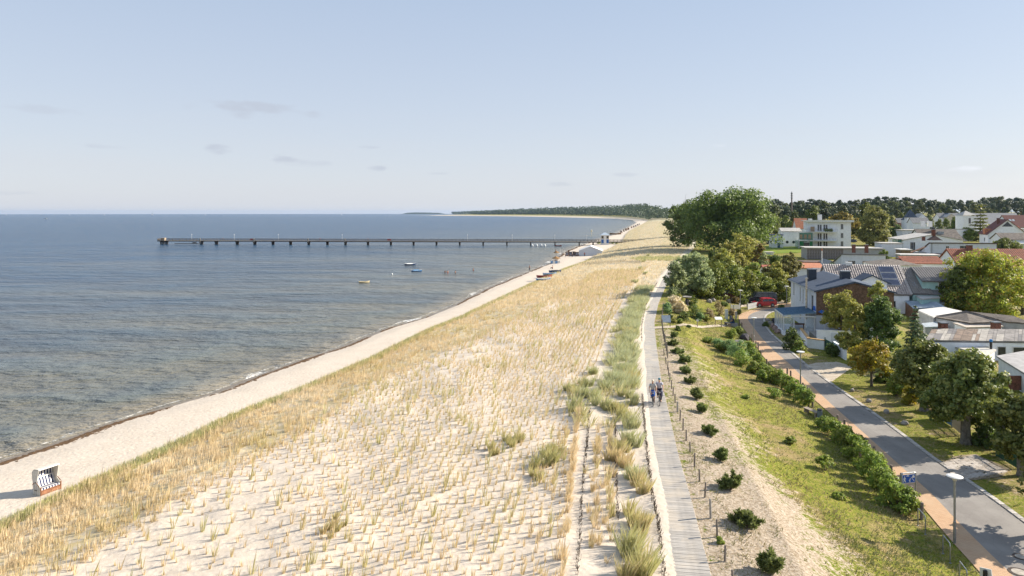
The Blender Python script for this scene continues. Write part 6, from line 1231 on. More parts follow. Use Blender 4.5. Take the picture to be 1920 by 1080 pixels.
vanp = [(.05, .32), (0, .75), (.12, 1.02), (.75, 1.16), (1.45, 1.86), (1.75, 1.96), (4.75, 1.94), (4.95, 1.80), (5.0, 1.1), (5.0, .40), (4.6, .26), (.4, .26)]
van = car('dark grey passenger van parked under the cypress row', gp(1401.5, 568.5), R(3), 5.0, 1.9, vanp, 1.1, [[(1.0, 1.2), (1.55, 1.78), (2.2, 1.8), (2.2, 1.2)], [(2.3, 1.2), (2.3, 1.8), (3.4, 1.8), (3.4, 1.2)], [(3.5, 1.2), (3.5, 1.8), (4.75, 1.76), (4.82, 1.22)]], M('paint_dark_grey', (.030, .032, .042), .3, .05, 2, .3, .6), 'van', 'parked_van', .34)
carp = [(.05, .28), (0, .62), (.15, .78), (.95, .92), (1.6, 1.42), (2.0, 1.52), (3.3, 1.48), (3.75, 1.2), (3.95, 1.0), (3.95, .42), (3.6, .24), (.4, .24)]
car('bright red hatchback parked in front of the dark van', gp(1412, 575), R(8), 3.95, 1.7, carp, .92, [[(1.15, .97), (1.66, 1.36), (2.3, 1.38), (2.3, .97)], [(2.4, .97), (2.4, 1.38), (3.2, 1.35), (3.55, 1.02)]], M('paint_red', (.42, .012, .015), .3, .05, 2, .1, .6))
car('dark blue car parked beside the white apartment block', gp(1588, 455), R(5), 4.2, 1.75, carp, .92, [[(1.15, .97), (1.66, 1.36), (2.3, 1.38), (2.3, .97)], [(2.4, .97), (2.4, 1.38), (3.2, 1.35), (3.55, 1.02)]], M('paint_blue', (.03, .05, .10), .3, .05, 2, .1, .6))
# ------------------------------------------------------------------ houses
wallw = M('plaster_white', (.84, .86, .90), .9, .08, 1.5); wallb = M('plaster_blue_white', (.64, .68, .75), .9, .08, 1.5); wallc = M('plaster_cream', (.55, .50, .42), .9, .12, 1.5); teal = M('plaster_mint', (.34, .52, .50), .9, .1, 1.5); wallg = M('plaster_grey', (.42, .42, .42), .9, .15, 1.5)
r_grey = M('roof_felt_grey', (.25, .245, .245), .9, .25, 2.0); r_dark = M('roof_slate', (.078, .100, .140), .8, .2, 2.0, 0, .15); r_pale = M('roof_pale', (.47, .45, .42), .85, .2, 1.5); r_red = M('roof_tile_red', (.30, .105, .06), .85, .3, 3); r_orange = M('roof_tile_orange', (.50, .20, .11), .85, .25, 3); r_brown = M('roof_brown', (.13, .085, .07), .85, .3, 2.5); r_dkred = M('roof_dark_red', (.16, .055, .045), .8, .25, 2); r_felt = M('roof_felt_brown', (.20, .17, .145), .95, .35, 1.2, bump=.02); r_white = M('roof_white', (.66, .64, .61), .7, .12, 1.5)
tile_g = M('tile_grey', (.26, .235, .215), .7, .25, 4); tile_d = M('tile_dark_grey', (.20, .19, .19), .7, .25, 4); frame_w = M('window_frame', (.66, .66, .65), .5, .05); brick = M('brick_red', (.22, .095, .065), .9, .35, 6); shingle = M('shingle_brown', (.22, .135, .09), .9, .4, 5, bump=.02); gut = M('gutter_zinc', (.24, .26, .28), .5, .15, 4, .5)
def base(u, Y, dz=0.0): x = (u - 960) / F * Y; return Vector((x, Y, g1(x, Y) + dz))
def window(par, face, a, z, w, h, ctx, bars=1, name='window', fm=frame_w, gm=glass, t=.07):
    """a framed window on face F (front), L, R or B of a box w x d; a along the wall, z the sill height"""
    W_, D_ = ctx
    def P(x, y, zz): # x along wall, y out of wall
        return {'F': (x, -y, zz), 'B': (x, D_ + y, zz), 'L': (-y, x, zz), 'R': (W_ + y, x, zz)}[face]
    def bar(mb, x0, x1, z0, z1, y0, y1): mb.add([P(x0, y0, z0), P(x1, y0, z0), P(x1, y1, z0), P(x0, y1, z0), P(x0, y0, z1), P(x1, y0, z1), P(x1, y1, z1), P(x0, y1, z1)], [(3, 2, 1, 0), (4, 5, 6, 7), (0, 1, 5, 4), (1, 2, 6, 5), (2, 3, 7, 6), (3, 0, 4, 7)])
    m = MB(); bar(m, a, a + w, z, z + t, -.04, .035); bar(m, a, a + w, z + h - t, z + h, -.04, .035); bar(m, a, a + t, z + t, z + h - t, -.04, .035); bar(m, a + w - t, a + w, z + t, z + h - t, -.04, .035)
    for i in range(bars): x = a + w * (i + 1) / (bars + 1); bar(m, x - t / 2, x + t / 2, z + t, z + h - t, -.03, .03)
    o = m.obj(name, fm, par); g = MB(); bar(g, a + t * .8, a + w - t * .8, z + t * .8, z + h - t * .8, -.03, .012); g.obj('pane', gm, o)
    s = MB(); bar(s, a - .05, a + w + .05, z - .06, z - .002, -.03, .09); s.obj('sill', gut, o); return o
def house(label, loc, rz, w, d, he, roof, wm, rm, cat='house', nm='house', over=.35, group=None, th=.16):
    t = thing(nm, label, cat, loc, rz, group); k = roof[0]; V = None
    if k == 'flat':
        MB().bx(0, w, 0, d, -.8, he).obj('wall', wm, t); MB().bx(-over, w + over, -over, d + over, he + .002, he + th + .1).obj('roof', rm, t)
    elif k == 'gx': # ridge along x
        hr = roof[1]; MB().prism([(0, -.8), (d, -.8), (d, he), (d / 2, he + hr), (0, he)], 0, 0, w).obj('wall', wm, t); s = hr / (d / 2)
        MB().slab([(-over, -over, he - s * over + .05 + th), (w + over, -over, he - s * over + .05 + th), (w + over, d / 2, he + hr + .05 + th), (-over, d / 2, he + hr + .05 + th)], th).slab([(-over, d + over, he - s * over + .05 + th), (-over, d / 2, he + hr + .051 + th), (w + over, d / 2, he + hr + .051 + th), (w + over, d + over, he - s * over + .05 + th)], th).obj('roof', rm, t)
    elif k == 'gy':
        hr = roof[1]; s = hr / (w / 2); MB().prism([(0, -.8), (w, -.8), (w, he), (w / 2, he + hr), (0, he)], 1, 0, d).obj('wall', wm, t)
        MB().slab([(-over, -over, he - s * over + .05 + th), (w / 2, -over, he + hr + .05 + th), (w / 2, d + over, he + hr + .05 + th), (-over, d + over, he - s * over + .05 + th)], th).slab([(w + over, -over, he - s * over + .05 + th), (w + over, d + over, he - s * over + .05 + th), (w / 2, d + over, he + hr + .051 + th), (w / 2, -over, he + hr + .051 + th)], th).obj('roof', rm, t)
    elif k == 'hip':
        hr, ins = roof[1], roof[2]; MB().bx(0, w, 0, d, -.8, he).obj('wall', wm, t); o = over
        MB().add([(-o, -o, he + .002), (w + o, -o, he + .002), (w + o, d + o, he + .002), (-o, d + o, he + .002), (ins, d / 2, he + hr), (w - ins, d / 2, he + hr)], [(3, 2, 1, 0), (0, 1, 5, 4), (1, 2, 5), (2, 3, 4, 5), (3, 0, 4)]).obj('roof', rm, t)
    elif k == 'shed':
        hb_ = roof[1]; MB().prism([(0, -.8), (d, -.8), (d, hb_), (0, he)], 0, 0, w).obj('wall', wm, t); sl = (hb_ - he) / d
        MB().slab([(-over, -over, he - sl * over + .05 + th), (w + over, -over, he - sl * over + .05 + th), (w + over, d + over, hb_ + sl * over + .05 + th), (-over, d + over, hb_ + sl * over + .05 + th)], th).obj('roof', rm, t)
    return t
def hs(label, u0, u1, ve, Y, d, roof, wm, rm, rz=0, vr=None, cat='house', nm='house', over=.35, group=None):
    """a house whose front stands at depth Y between two pixel columns, its eave at row ve (ridge at vr)"""
    if -5 < rz < 0: rz -= 8
    b = base(u0, Y); w = (u1 - u0) * px(Y) / max(.3, math.cos(R(rz))); he = CZ - (ve - EYE) * px(Y) - b.z
    roof = list(roof)
    if vr is not None: roof.insert(1, max(.3, CZ - (vr - EYE) * px(Y + d / 2) - b.z - he))
    t = house(label, b, R(rz), w, d, he, roof, wm, rm, cat, nm, over, group); t['_'] = 0; del t['_']; return t, w, he
def chimney(par, x, y, z0, z1, w=.6, m=brick, name='chimney'):
    c = MB().box((x, y, (z0 + z1) / 2), (w, w, z1 - z0)).obj(name, m, par); MB().box((x, y, z1 + .05), (w + .12, w + .12, .12)).obj('chimney_cap', gut, c); return c
def tiles(par, p0, p1, p2, p3, nu, nv, m, name='roof_tiles', lift=.05, amp=.05):
    """overlapping curved tiles over the plane p0 p1 (eave) p2 p3 (ridge): real pieces joined into one part"""
    p0, p1, p2, p3 = map(Vector, (p0, p1, p2, p3)); mb = MB(); n = (p1 - p0).cross(p3 - p0).normalized(); n = n if n.z > 0 else -n
    def Q(a, b): return (p0 * (1 - a) + p1 * a) * (1 - b) + (p3 * (1 - a) + p2 * a) * b
    for j in range(nv):
        for i in range(nu):
            a0, a1, b0, b1 = i / nu, (i + 1) / nu, j / nv, (j + 1.08) / nv; am = (a0 + a1) / 2; L0 = n * (lift + .035); L1 = n * lift; h = n * amp
            A = [Q(a0, b0) + L0, Q(a0 * .7 + am * .3, b0) + L0 + h, Q(am, b0) + L0 + h * .9, Q(a1, b0) + L0, Q(a0, b1) + L1, Q(a0 * .7 + am * .3, b1) + L1 + h, Q(am, b1) + L1 + h * .9, Q(a1, b1) + L1]
            mb.add(A, [(0, 1, 5, 4), (1, 2, 6, 5), (2, 3, 7, 6), (0, 3, 2, 1)])
    return mb.obj(name, m, par, kind='stuff')

# ---- blue grey corner house with brown shingled gable
zE = 7.4; c0 = at(1530, 546.5, zE); c1 = at(1483, 524.5, zE); rzv = -math.atan2(c1[0] - c0[0], c1[1] - c0[1]); Lw = math.hypot(c1[0] - c0[0], c1[1] - c0[1]); z0 = g1(c0[0], c0[1]); he = zE - z0
h1 = thing('house', 'blue grey two storey house with slate roof and brown shingled gable at the road bend', 'house', (c0[0], c0[1], z0), rzv); WW, HR = 9.6, 1.25
MB().prism([(0, -.8), (WW, -.8), (WW, he), (WW / 2, he + HR), (0, he)], 1, 0, Lw).obj('wall', wallb, h1)
MB().prism([(.02, 2.75), (WW - .02, 2.75), (WW - .02, he - .02), (WW / 2, he + HR - .03), (.02, he - .02)], 1, -.06, -.002).obj('gable_cladding', shingle, h1)
sh = MB().box((0, 0, 0), (.30, .02, .24)).mesh('shingle')
clp = [o for o in h1.children if o.name.startswith('gable_cladding')][0]; sh.materials.append(shingle); mb = MB()
for j in range(20):
    z = 2.85 + j * .215
    for i in range(32):
        x = .15 + i * .30 + (j % 2) * .15; top = he - .2 + HR * (1 - abs(x - WW / 2) / (WW / 2))
        if x < WW - .15 and z < top: mb.box((x, -.075 + random.uniform(-.012, .008), z), (.285, .03, .24))
mb.obj('shingle', shingle, clp, kind='stuff')
s = HR / (WW / 2); o = .30
MB().slab([(-o, -o, he - s * o + .2), (WW / 2, -o, he + HR + .2), (WW / 2, Lw + o, he + HR + .2), (-o, Lw + o, he - s * o + .2)], .2).slab([(WW + o, -o, he - s * o + .2), (WW + o, Lw + o, he - s * o + .2), (WW / 2, Lw + o, he + HR + .201), (WW / 2, -o, he + HR + .201)], .2).obj('roof', r_dark, h1)
MB().bx(-o - .10, -o - .005, -o, Lw + o, he - s * o - .02, he - s * o + .14).obj('gutter', M('gutter_pale', (.48, .51, .55), .4, .08, 3, .4), h1)
sl_c = M('chimney_slate', (.045, .055, .075), .6, .2, 3)
chimney(h1, 1.7, Lw * .62, he + .2, he + 2.15, 1.1, sl_c); chimney(h1, 4.9, Lw * .30, he + 1.1, he + 2.35, 1.15, sl_c)
MB().tube([(-.42, 3.6, 1.6), (-.42, 3.6, he + 1.35)], .13, 10).lathe((-.42, 3.6, he + 1.35), [(.13, 0), (.2, .02), (.2, .1), (.04, .2)], 10).obj('flue_pipe', M('steel_flue', (.55, .50, .44), .3, .1, 4, .8), h1)
ctx = (WW, Lw); gb = M('blue_glass', (.05, .08, .13), .15, .2, 2, 0, .6)
for y, z, w, h in [(Lw - 2.6, 3.9, .55, 1.9), (Lw - 7.0, 3.5, .5, 2.0), (Lw - 8.9, 3.4, .5, 2.0), (5.0, 3.3, .55, 1.8), (1.3, 2.9, 1.2, 2.3), (Lw - 7.2, .9, .7, .6)]: window(h1, 'L', y, z, w, h, ctx, 0, gm=gb)
window(h1, 'F', 6.2, 3.2, 1.0, 1.5, (WW, Lw), 1); window(h1, 'F', 1.6, 1.0, 2.3, 1.6, ctx, 2); window(h1, 'F', 4.6, 1.0, 1.1, 1.6, ctx, 1); window(h1, 'F', 7.2, 1.0, 1.6, 1.5, ctx, 1)
# terrace in front, white parapet
ter = thing('terrace_wall', 'white rendered terrace parapet in front of the brown gable', 'wall', h1.location, rzv)
MB().bx(-1.0, 5.4, -4.6, -.1, -.8, .62).obj('terrace_floor', M('terrace_slab', (.40, .38, .35), .9), ter); MB().bx(-1.0, 5.4, -4.78, -4.6, -.8, 1.45).bx(5.4, 5.58, -4.78, -.1, -.8, 1.45).obj('parapet', wallw, ter); MB().bx(.7, 1.9, -4.83, -4.785, .15, 1.2).obj('recessed_panel', wallb, ter); MB().bx(-1.05, 5.6, -4.84, -4.56, 1.452, 1.52).obj('coping', wallw, ter)
gwp = [gp(1502, 632), gp(1516, 652), gp(1546, 655.5)]; q0 = gwp[1]; gw = thing('garden_wall', 'low white garden wall with orange coping by the road', 'wall', q0)
for a, b_, nm in ((gwp[0], gwp[1], 'a'), (gwp[1], gwp[2], 'b')):
    a, b_ = a - q0, b_ - q0; d = b_ - a; L = math.hypot(d.x, d.y); ang = math.atan2(d.y, d.x); m = (a + b_) / 2
    MB().box((m.x, m.y, .45), (L, .24, 1.35), ang).obj('wall_leaf', wallw, gw); MB().box((m.x, m.y, 1.17), (L + .16, .36, .09), ang).obj('coping', M('coping_orange', (.55, .34, .15), .8, .15), gw)
p, q = gp(1563.5, 660), gp(1586, 675); d = q - p; w2 = thing('garden_wall', 'short white rendered garden wall beside the dark hedge', 'wall', p, math.atan2(d.y, d.x)); MB().bx(0, math.hypot(d.x, d.y), -.1, .1, -.5, 1.2).obj('wall_leaf', wallw, w2); MB().bx(-.05, math.hypot(d.x, d.y) + .05, -.15, .15, 1.2, 1.27).obj('coping', wallw, w2)
# glazed conservatory at its left wall
cv = thing('conservatory', 'blue roofed glass conservatory with white posts against the blue grey house', 'conservatory', h1.location, rzv); ca0, cb0, cy0, cy1, zt0, zt1 = -4.2, -.12, -.6, 5.6, 2.75, 3.15
bgl = M('conservatory_roof_glass', (.035, .10, .17), .8, .15, 2, 0, .1)
MB().bx(ca0 - .1, cb0, cy0 - .1, cy1 + .1, -.8, .55).obj('plinth', wallw, cv)
for i in range(9): a, b_ = cy0 + (cy1 - cy0) * i / 9, cy0 + (cy1 - cy0) * (i + 1) / 9 - .07; MB().slab([(ca0, a, zt0), (cb0, a, zt1), (cb0, b_, zt1), (ca0, b_, zt0)], .05).obj('roof_panel', bgl, cv)
for i in range(10): y = cy0 + (cy1 - cy0) * i / 9 - .035; MB().slab([(ca0, y - .04, zt0 + .03), (cb0, y - .04, zt1 + .03), (cb0, y + .04, zt1 + .03), (ca0, y + .04, zt0 + .03)], .12).obj('rafter', M('rafter_blue', (.20, .30, .40), .6), cv)
MB().bx(ca0 - .08, ca0 + .08, cy0 - .1, cy1 + .1, zt0 - .25, zt0 - .06).bx(ca0 - .08, cb0, cy0 - .10, cy0 + .02, zt0 - .25, zt0 - .08).obj('beam', white, cv)
cg = NT('clear_glazing'); _p = cg.n('BsdfPrincipled'); _p.inputs['Base Color'].default_value = (.75, .85, .9, 1); _p.inputs['Roughness'].default_value = .03; _tb = cg.n('BsdfTransparent'); _mx = cg.n('MixShader'); _mx.inputs[0].default_value = .22; cg.L.new(_tb.outputs[0], _mx.inputs[1]); cg.L.new(_p.outputs[0], _mx.inputs[2]); cg.L.new(_mx.outputs[0], cg.out.inputs[0]); clear = cg.mat
for i in range(6): y = cy0 + (cy1 - cy0) * i / 5; MB().bx(ca0 - .06, ca0 + .06, y - .06, y + .06, .55, zt0 - .25).obj('post', white, cv)
for i in range(5): a, b_ = cy0 + (cy1 - cy0) * i / 5 + .08, cy0 + (cy1 - cy0) * (i + 1) / 5 - .08; MB().bx(ca0 - .015, ca0 + .015, a, b_, .56, zt0 - .26).obj('glass_panel', clear, cv)
for x in (-2.9, -1.5, -.3): MB().bx(x - .06, x + .06, cy0 - .05, cy0 + .05, .55, zt0 - .25).obj('post', white, cv)
for x0, x1 in ((-1.42, -.38), (-4.1, -2.98)): MB().bx(x0, x1, cy0 - .02, cy0 + .02, .56, zt0 - .26).obj('glass_panel', clear, cv)
tbl = thing('garden_table', 'orange brown table set inside the glass conservatory', 'table', h1.location, rzv)
MB().bx(-2.9, -1.1, .6, 1.8, 1.24, 1.32).obj('table_top', lac, tbl)
for x in (-2.8, -1.2):
    for y in (.7, 1.7): MB().bx(x - .05, x + .05, y - .05, y + .05, .55, 1.24).obj('leg', lac, tbl)
aw = thing('sunshade', 'folded bright blue sunshade beside the steel flue pipe', 'sunshade', h1.location, rzv); MB().slab([(-.3, .2, 3.35), (.9, -.5, 2.95), (.95, -.25, 3.35), (-.25, .45, 3.95)], .12).obj('canopy', M('sunshade_blue', (.03, .12, .45), .7), aw); MB().tube([(.95, -.4, -.3), (.95, -.4, 3.4)], .05, 6).obj('pole', white, aw)

# ---- tiled house behind, white dormer, solar panels
zE = 4.6; q = at(1705, 553, zE); w = 11.6; RZ = rzv; cx_, sx_ = math.cos(RZ), math.sin(RZ); o2 = Vector((q[0] - w * cx_, q[1] - w * sx_, 0)); z0 = g1(o2.x, o2.y); he2 = zE - z0; d2 = 11; hr2 = 4.1
h2 = house('house with steep grey pantile roof, solar panels and a white gabled dormer', (o2.x, o2.y, z0), RZ, w, d2, he2, ('gx', hr2), wallw, tile_g, over=.3)
sl = hr2 / (d2 / 2); e = .3
tiles(h2, (-e, -e, he2 - sl * e + .22), (w + e, -e, he2 - sl * e + .22), (w + e, d2 / 2, he2 + hr2 + .22), (-e, d2 / 2, he2 + hr2 + .22), 34, 17, M('pantile', (.42, .36, .33), .4, .3, 3, 0, .6), amp=.13)
tiles(h2, (-e - .1, -e, he2 - sl * e + .30), (-e + .3, -e, he2 - sl * e + .30), (-e + .3, d2 / 2, he2 + hr2 + .32), (-e - .1, d2 / 2, he2 + hr2 + .32), 1, 17, M('verge_tile', (.42, .38, .35), .6), 'verge_tiles', amp=.02)
tiles(h2, (w + e - .3, -e, he2 - sl * e + .32), (w + e + .12, -e, he2 - sl * e + .32), (w + e + .12, d2 / 2, he2 + hr2 + .32), (w + e - .3, d2 / 2, he2 + hr2 + .32), 1, 17, M('verge_tile', (.42, .38, .35), .6), 'verge_tiles', amp=.02)
sol = M('solar_glass', (.045, .055, .10), .12, .25, 1.5, 0, .8); alf = M('solar_frame', (.50, .50, .50), .4, .05, 4, .6)
for i in range(3):
    y0, y1 = 1.15 + i * 1.28, 2.35 + i * 1.28; zf = lambda y: he2 + sl * y + .56; x0, x1 = 8.35, 10.75
    sp = MB().slab([(x0, y0, zf(y0)), (x1, y0, zf(y0)), (x1, y1, zf(y1)), (x0, y1, zf(y1))], .10).obj('solar_panel', alf, h2); MB().slab([(x0 + .07, y0 + .06, zf(y0 + .06) + .012), (x1 - .07, y0 + .06, zf(y0 + .06) + .012), (x1 - .07, y1 - .06, zf(y1 - .06) + .012), (x0 + .07, y1 - .06, zf(y1 - .06) + .012)], .02).obj('pane', sol, sp)
dm0, dm1, dz = 3.5, 8.1, 2.7; dr = link('dormer', None, parent=h2)
MB().prism([(dm0, he2 - 1.2), (dm1, he2 - 1.2), (dm1, he2 + dz - .75), ((dm0 + dm1) / 2, he2 + dz + .35), (dm0, he2 + dz - .75)], 1, -.6, 3.6).obj('dormer_wall', wallw, dr)
xm = (dm0 + dm1) / 2; ss = 1.1 / 2.1
MB().slab([(dm0 - .6, -1.0, he2 + dz - .75 - .6 * ss + .2), (xm, -1.0, he2 + dz + .35 + .2), (xm, 4.2, he2 + dz + .55), (dm0 - .6, 4.2, he2 + dz - .75 - .6 * ss + .2)], .16).slab([(dm1 + .6, -1.0, he2 + dz - .75 - .6 * ss + .2), (dm1 + .6, 4.2, he2 + dz - .75 - .6 * ss + .2), (xm, 4.2, he2 + dz + .551), (xm, -1.0, he2 + dz + .551)], .16).obj('dormer_roof', r_dark, dr)
MB().prism([(xm + .7 * math.cos(a), he2 + .1 + .7 * math.sin(a)) for a in np.linspace(0, math.pi, 9)], 1, -.66, -.58).obj('arched_window', glass, dr)
window(h2, 'F', 8.4, .9, 1.2, 1.2, (w, d2)); MB().box((3.9, 5.5, he2 + hr2 + .45), (1.0, .8, .55)).obj('ridge_vent', white, h2)
# mint gabled neighbour
z0 = g1(o2.x + w * cx_, o2.y + w * sx_); o3 = Vector((o2.x + (w + .55) * cx_, o2.y + (w + .55) * sx_, z0)); w3 = 8.6; hr3 = 3.7
h3 = house('mint green house with grey tiled roof and long dormer half behind the chestnut', o3, RZ, w3, d2, he2, ('gx', hr3), teal, tile_d, over=.1); sl3 = hr3 / (d2 / 2)
tiles(h3, (0, -.1, he2 + .2), (3.0, -.1, he2 + .2), (3.0, d2 / 2, he2 + hr3 + .22), (0, d2 / 2, he2 + hr3 + .22), 9, 16, tile_g, amp=.07)
dr = link('dormer', None, parent=h3); zd = he2 + 2.35
MB().prism([(.9, he2 - .2), (5.0, he2 + 3.2), (5.0, zd + 1.45), (.9, zd)], 0, 1.7, w3 + .1).obj('dormer_wall', teal, dr)
p0, p1, p2, p3 = (1.5, .4, zd - .12), (w3 + .4, .4, zd - .12), (w3 + .4, 5.5, he2 + hr3 + .42), (1.5, 5.5, he2 + hr3 + .42); MB().slab([p0, p1, p2, p3], .15).obj('dormer_roof', tile_d, dr); tiles(dr, p0, p1, p2, p3, 20, 15, tile_d, 'roof_tiles', .03, .06)
wd_ = MB().bx(4.0, 5.9, .80, .90, he2 + .35, he2 + 2.0).obj('dormer_window', frame_w, dr)
for x in (4.1, 5.05): MB().bx(x, x + .75, .78, .795, he2 + .45, he2 + 1.9).obj('glass_pane', glass, h3)
MB().slab([(.4, 1.2, he2 + sl3 * 1.2 + .36), (1.2, 1.2, he2 + sl3 * 1.2 + .36), (1.2, 2.4, he2 + sl3 * 2.4 + .36), (.4, 2.4, he2 + sl3 * 2.4 + .33)], .08).obj('roof_window', M('skylight', (.30, .33, .36), .15), h3)
# ---- sheds: roofs given by their four corners in the photograph at a height above the sea
def shed(label, pix, z4, wm, rm, cat='shed', nm='shed', th=.16, inset=.18, zb=None):
    P = [Vector(at(u, v, z)) for (u, v), z in zip(pix, z4)]; c = sum(P, Vector()) / 4; g = g1(c.x, c.y); t = thing(nm, label, cat, (c.x, c.y, g)); L = [p - Vector((c.x, c.y, g)) for p in P]
    MB().slab(L, th).obj('roof', rm, t); I = [Vector((p.x * (1 - inset / max(.5, math.hypot(p.x, p.y))), p.y * (1 - inset / max(.5, math.hypot(p.x, p.y))), p.z - th - .06)) for p in L]
    B_ = [Vector((p.x, p.y, -.8)) for p in I]; MB().add(I + B_, [(0, 1, 2, 3), (7, 6, 5, 4)] + [(i, i + 4, (i + 1) % 4 + 4, (i + 1) % 4) for i in range(4)]).obj('wall', wm, t); return t, L
shed('mint green lean-to with pale flat roof at the foot of the tiled houses', [(1706, 547), (1728, 560.5), (1763, 557.5), (1744, 544)], (4.6, 4.5, 4.5, 4.6), teal, r_pale)
shed('small shed with shiny corrugated roof below the mint lean-to', [(1733, 562), (1742, 571), (1772, 569), (1764, 559)], (3.9, 3.6, 3.6, 3.9), M('old_boards', (.25, .19, .13), .9, .3), M('zinc_sheet', (.42, .46, .50), .35, .3, 1.5, .5))
t, L = shed('brown wooden carport with blue grey roof edge', [(1696, 563.5), (1712, 577), (1776, 577), (1756, 566)], (3.7, 3.5, 3.5, 4.0), M('carport_wood', (.20, .105, .06), .85, .35), M('carport_roof', (.27, .33, .39), .6, .2))
t, L = shed('white sheet roofed shed between the carport and the brown felt roof', [(1719, 581), (1750, 594.5), (1804, 583.5), (1768, 575.5)], (3.5, 3.3, 3.5, 3.7), wallg, r_white)
for i in range(7): a, b_ = i / 7 + .01, (i + 1) / 7 - .01; MB().slab([L[0].lerp(L[1], a) + Vector((0, 0, .03)), L[0].lerp(L[1], b_) + Vector((0, 0, .03)), L[3].lerp(L[2], b_) + Vector((0, 0, .03)), L[3].lerp(L[2], a) + Vector((0, 0, .03))], .025).obj('roof_sheet', r_white, t)
shed('wide shed with shaggy brown felt roof under the chestnut', [(1748, 593), (1818, 605), (1880, 603), (1812, 582.5)], (3.3, 3.3, 3.4, 4.3), wallg, r_felt); shed('long brown felt roof running to the right frame edge', [(1818.5, 584), (1886, 602.5), (1940, 607), (1900, 592)], (4.25, 3.4, 3.3, 4.0), wallg, r_felt)
t, L = shed('small annex with pale lean-to roof before the brown felt roofs', [(1787, 605), (1812, 613.5), (1882, 611.5), (1858, 602)], (3.1, 2.9, 2.9, 3.2), wallw, M('roof_buff', (.52, .45, .38), .85, .15)); shed('glass roofed frame shed beside the slim spruce', [(1728, 606), (1734, 613), (1764, 612), (1756, 603)], (2.7, 2.5, 2.5, 2.7), wallg, M('cold_frame', (.42, .46, .48), .4, .2))
t, L = shed('long white outbuilding with patched felt roof and dark window openings', [(1735, 638), (1935, 640.5), (1935, 617.5), (1748, 616)], (3.7, 3.7, 4.3, 4.3), wallw, r_grey, 'outbuilding', 'outbuilding')
pm_ = [M('felt_a', (.27, .25, .235), .9, .3, 1.5), M('felt_b', (.34, .31, .28), .9, .25, 1.5), M('felt_c', (.19, .18, .18), .9, .2, 1.5), M('felt_d', (.24, .18, .14), .9, .35, 1.5), M('felt_e', (.40, .37, .33), .9, .25, 1.5)]; a = 0.0; i = 0
while a < .99:
    b_ = min(1, a + random.choice((.035, .05, .06, .075, .10))); 
    for s0, s1 in ((.0, .55), (.56, .98)) if random.random() < .5 else ((.0, .98),): MB().slab([L[0].lerp(L[1], a + .001).lerp(L[3].lerp(L[2], a + .001), s0) + Vector((0, 0, .035)), L[0].lerp(L[1], b_ - .002).lerp(L[3].lerp(L[2], b_ - .002), s0) + Vector((0, 0, .035)), L[0].lerp(L[1], b_ - .002).lerp(L[3].lerp(L[2], b_ - .002), s1) + Vector((0, 0, .035)), L[0].lerp(L[1], a + .001).lerp(L[3].lerp(L[2], a + .001), s1) + Vector((0, 0, .035))], .025).obj('roof_sheet', random.choice(pm_), t)
    a = b_
fv = (L[1] - L[0]); fl = fv.length; fd = fv.normalized(); nrm_ = Vector((fd.y, -fd.x, 0)); nrm_ = nrm_ if nrm_.y < 0 else -nrm_
for s0, s1, z0_, z1_ in [(.36, .43, .55, 1.5), (.50, .53, .4, 1.6), (.545, .60, .4, 1.6), (.68, .76, .4, 1.6), (.82, .96, .0, 1.6)]:
    a, b_ = L[0] + fd * fl * s0, L[0] + fd * fl * s1; qd = [Vector((p.x, p.y, z)) for p, z in ((a, z0_), (b_, z0_), (b_, z1_), (a, z1_))]; off_ = nrm_ * -.02
    fr = MB().add([p + off_ for p in qd] + [p + off_ - nrm_ * .1 for p in qd], [(0, 1, 2, 3), (7, 6, 5, 4)] + [(i, i + 4, (i + 1) % 4 + 4, (i + 1) % 4) for i in range(4)]).obj('window', frame_w, t)
    cc = sum(qd, Vector()) / 4; qd = [p.lerp(cc, .13) + off_ + nrm_ * .015 for p in qd]; MB().add(qd + [p - nrm_ * .02 for p in qd], [(0, 1, 2, 3), (7, 6, 5, 4)] + [(i, i + 4, (i + 1) % 4 + 4, (i + 1) % 4) for i in range(4)]).obj('pane', glass, fr)
for (u, v) in ((1768, 611.5), (1867, 610.5)):
    q = Vector(at(u, v + 6, 4.15)) - t.location; chimney(t, q.x, q.y, 2.2, q.z + .75, .75, brick)
p = gp(1844, 668); bk_ = thing('brick_wall', 'low red brick wall block before the white outbuilding', 'wall', p); mb = MB().box((0, 0, .6), (2.6, .8, 1.3)).obj('masonry', brick, bk_); MB().box((0, 0, 1.3), (2.75, .95, .1)).obj('coping', concrete, bk_)
bm_ = MB().box((0, 0, 0), (.24, .03, .065)).mesh('brick'); bm_.materials.append(brick)
for j in range(14):
    for i in range(10): link('brick', bm_, None, bk_, (-1.17 + i * .26 + (j % 2) * .05, -.405 + random.uniform(-.006, .006), .05 + j * .085))
t, L = shed('grey flat roofed white garage cut by the right frame edge', [(1868, 667), (1925, 702), (1990, 690), (1935, 655)], (3.6, 3.4, 3.4, 3.6), wallw, M('garage_roof', (.36, .35, .345), .85, .2, 1)); MB().bx(-1.0, .2, -.1, .1, .3, 1.6).obj('door', brick, t).location = L[0].lerp(L[1], .8) * 1.0 - Vector((0, 0, L[0].z))
shed('white flat roofed shed wing behind the lime trees', [(1790, 650), (1850, 667), (1868, 655), (1815, 645)], (3.0, 2.9, 3.0, 3.1), wallw, M('pale_flat', (.55, .52, .47), .8, .15))
p = gp(1858, 680); p.z = 2.9; ch = thing('garden_chimney', 'slim dark flue with blue cap standing beside the brick wall', 'flue', (p.x, p.y, g1(p.x, p.y))); MB().tube([(0, 0, -.2), (0, 0, 2.3)], .13, 8).obj('pipe', dark_iron, ch); MB().lathe((0, 0, 2.3), [(.13, 0), (.18, .05), (.15, .25), (.03, .3)], 8).obj('cap', hb2, ch)
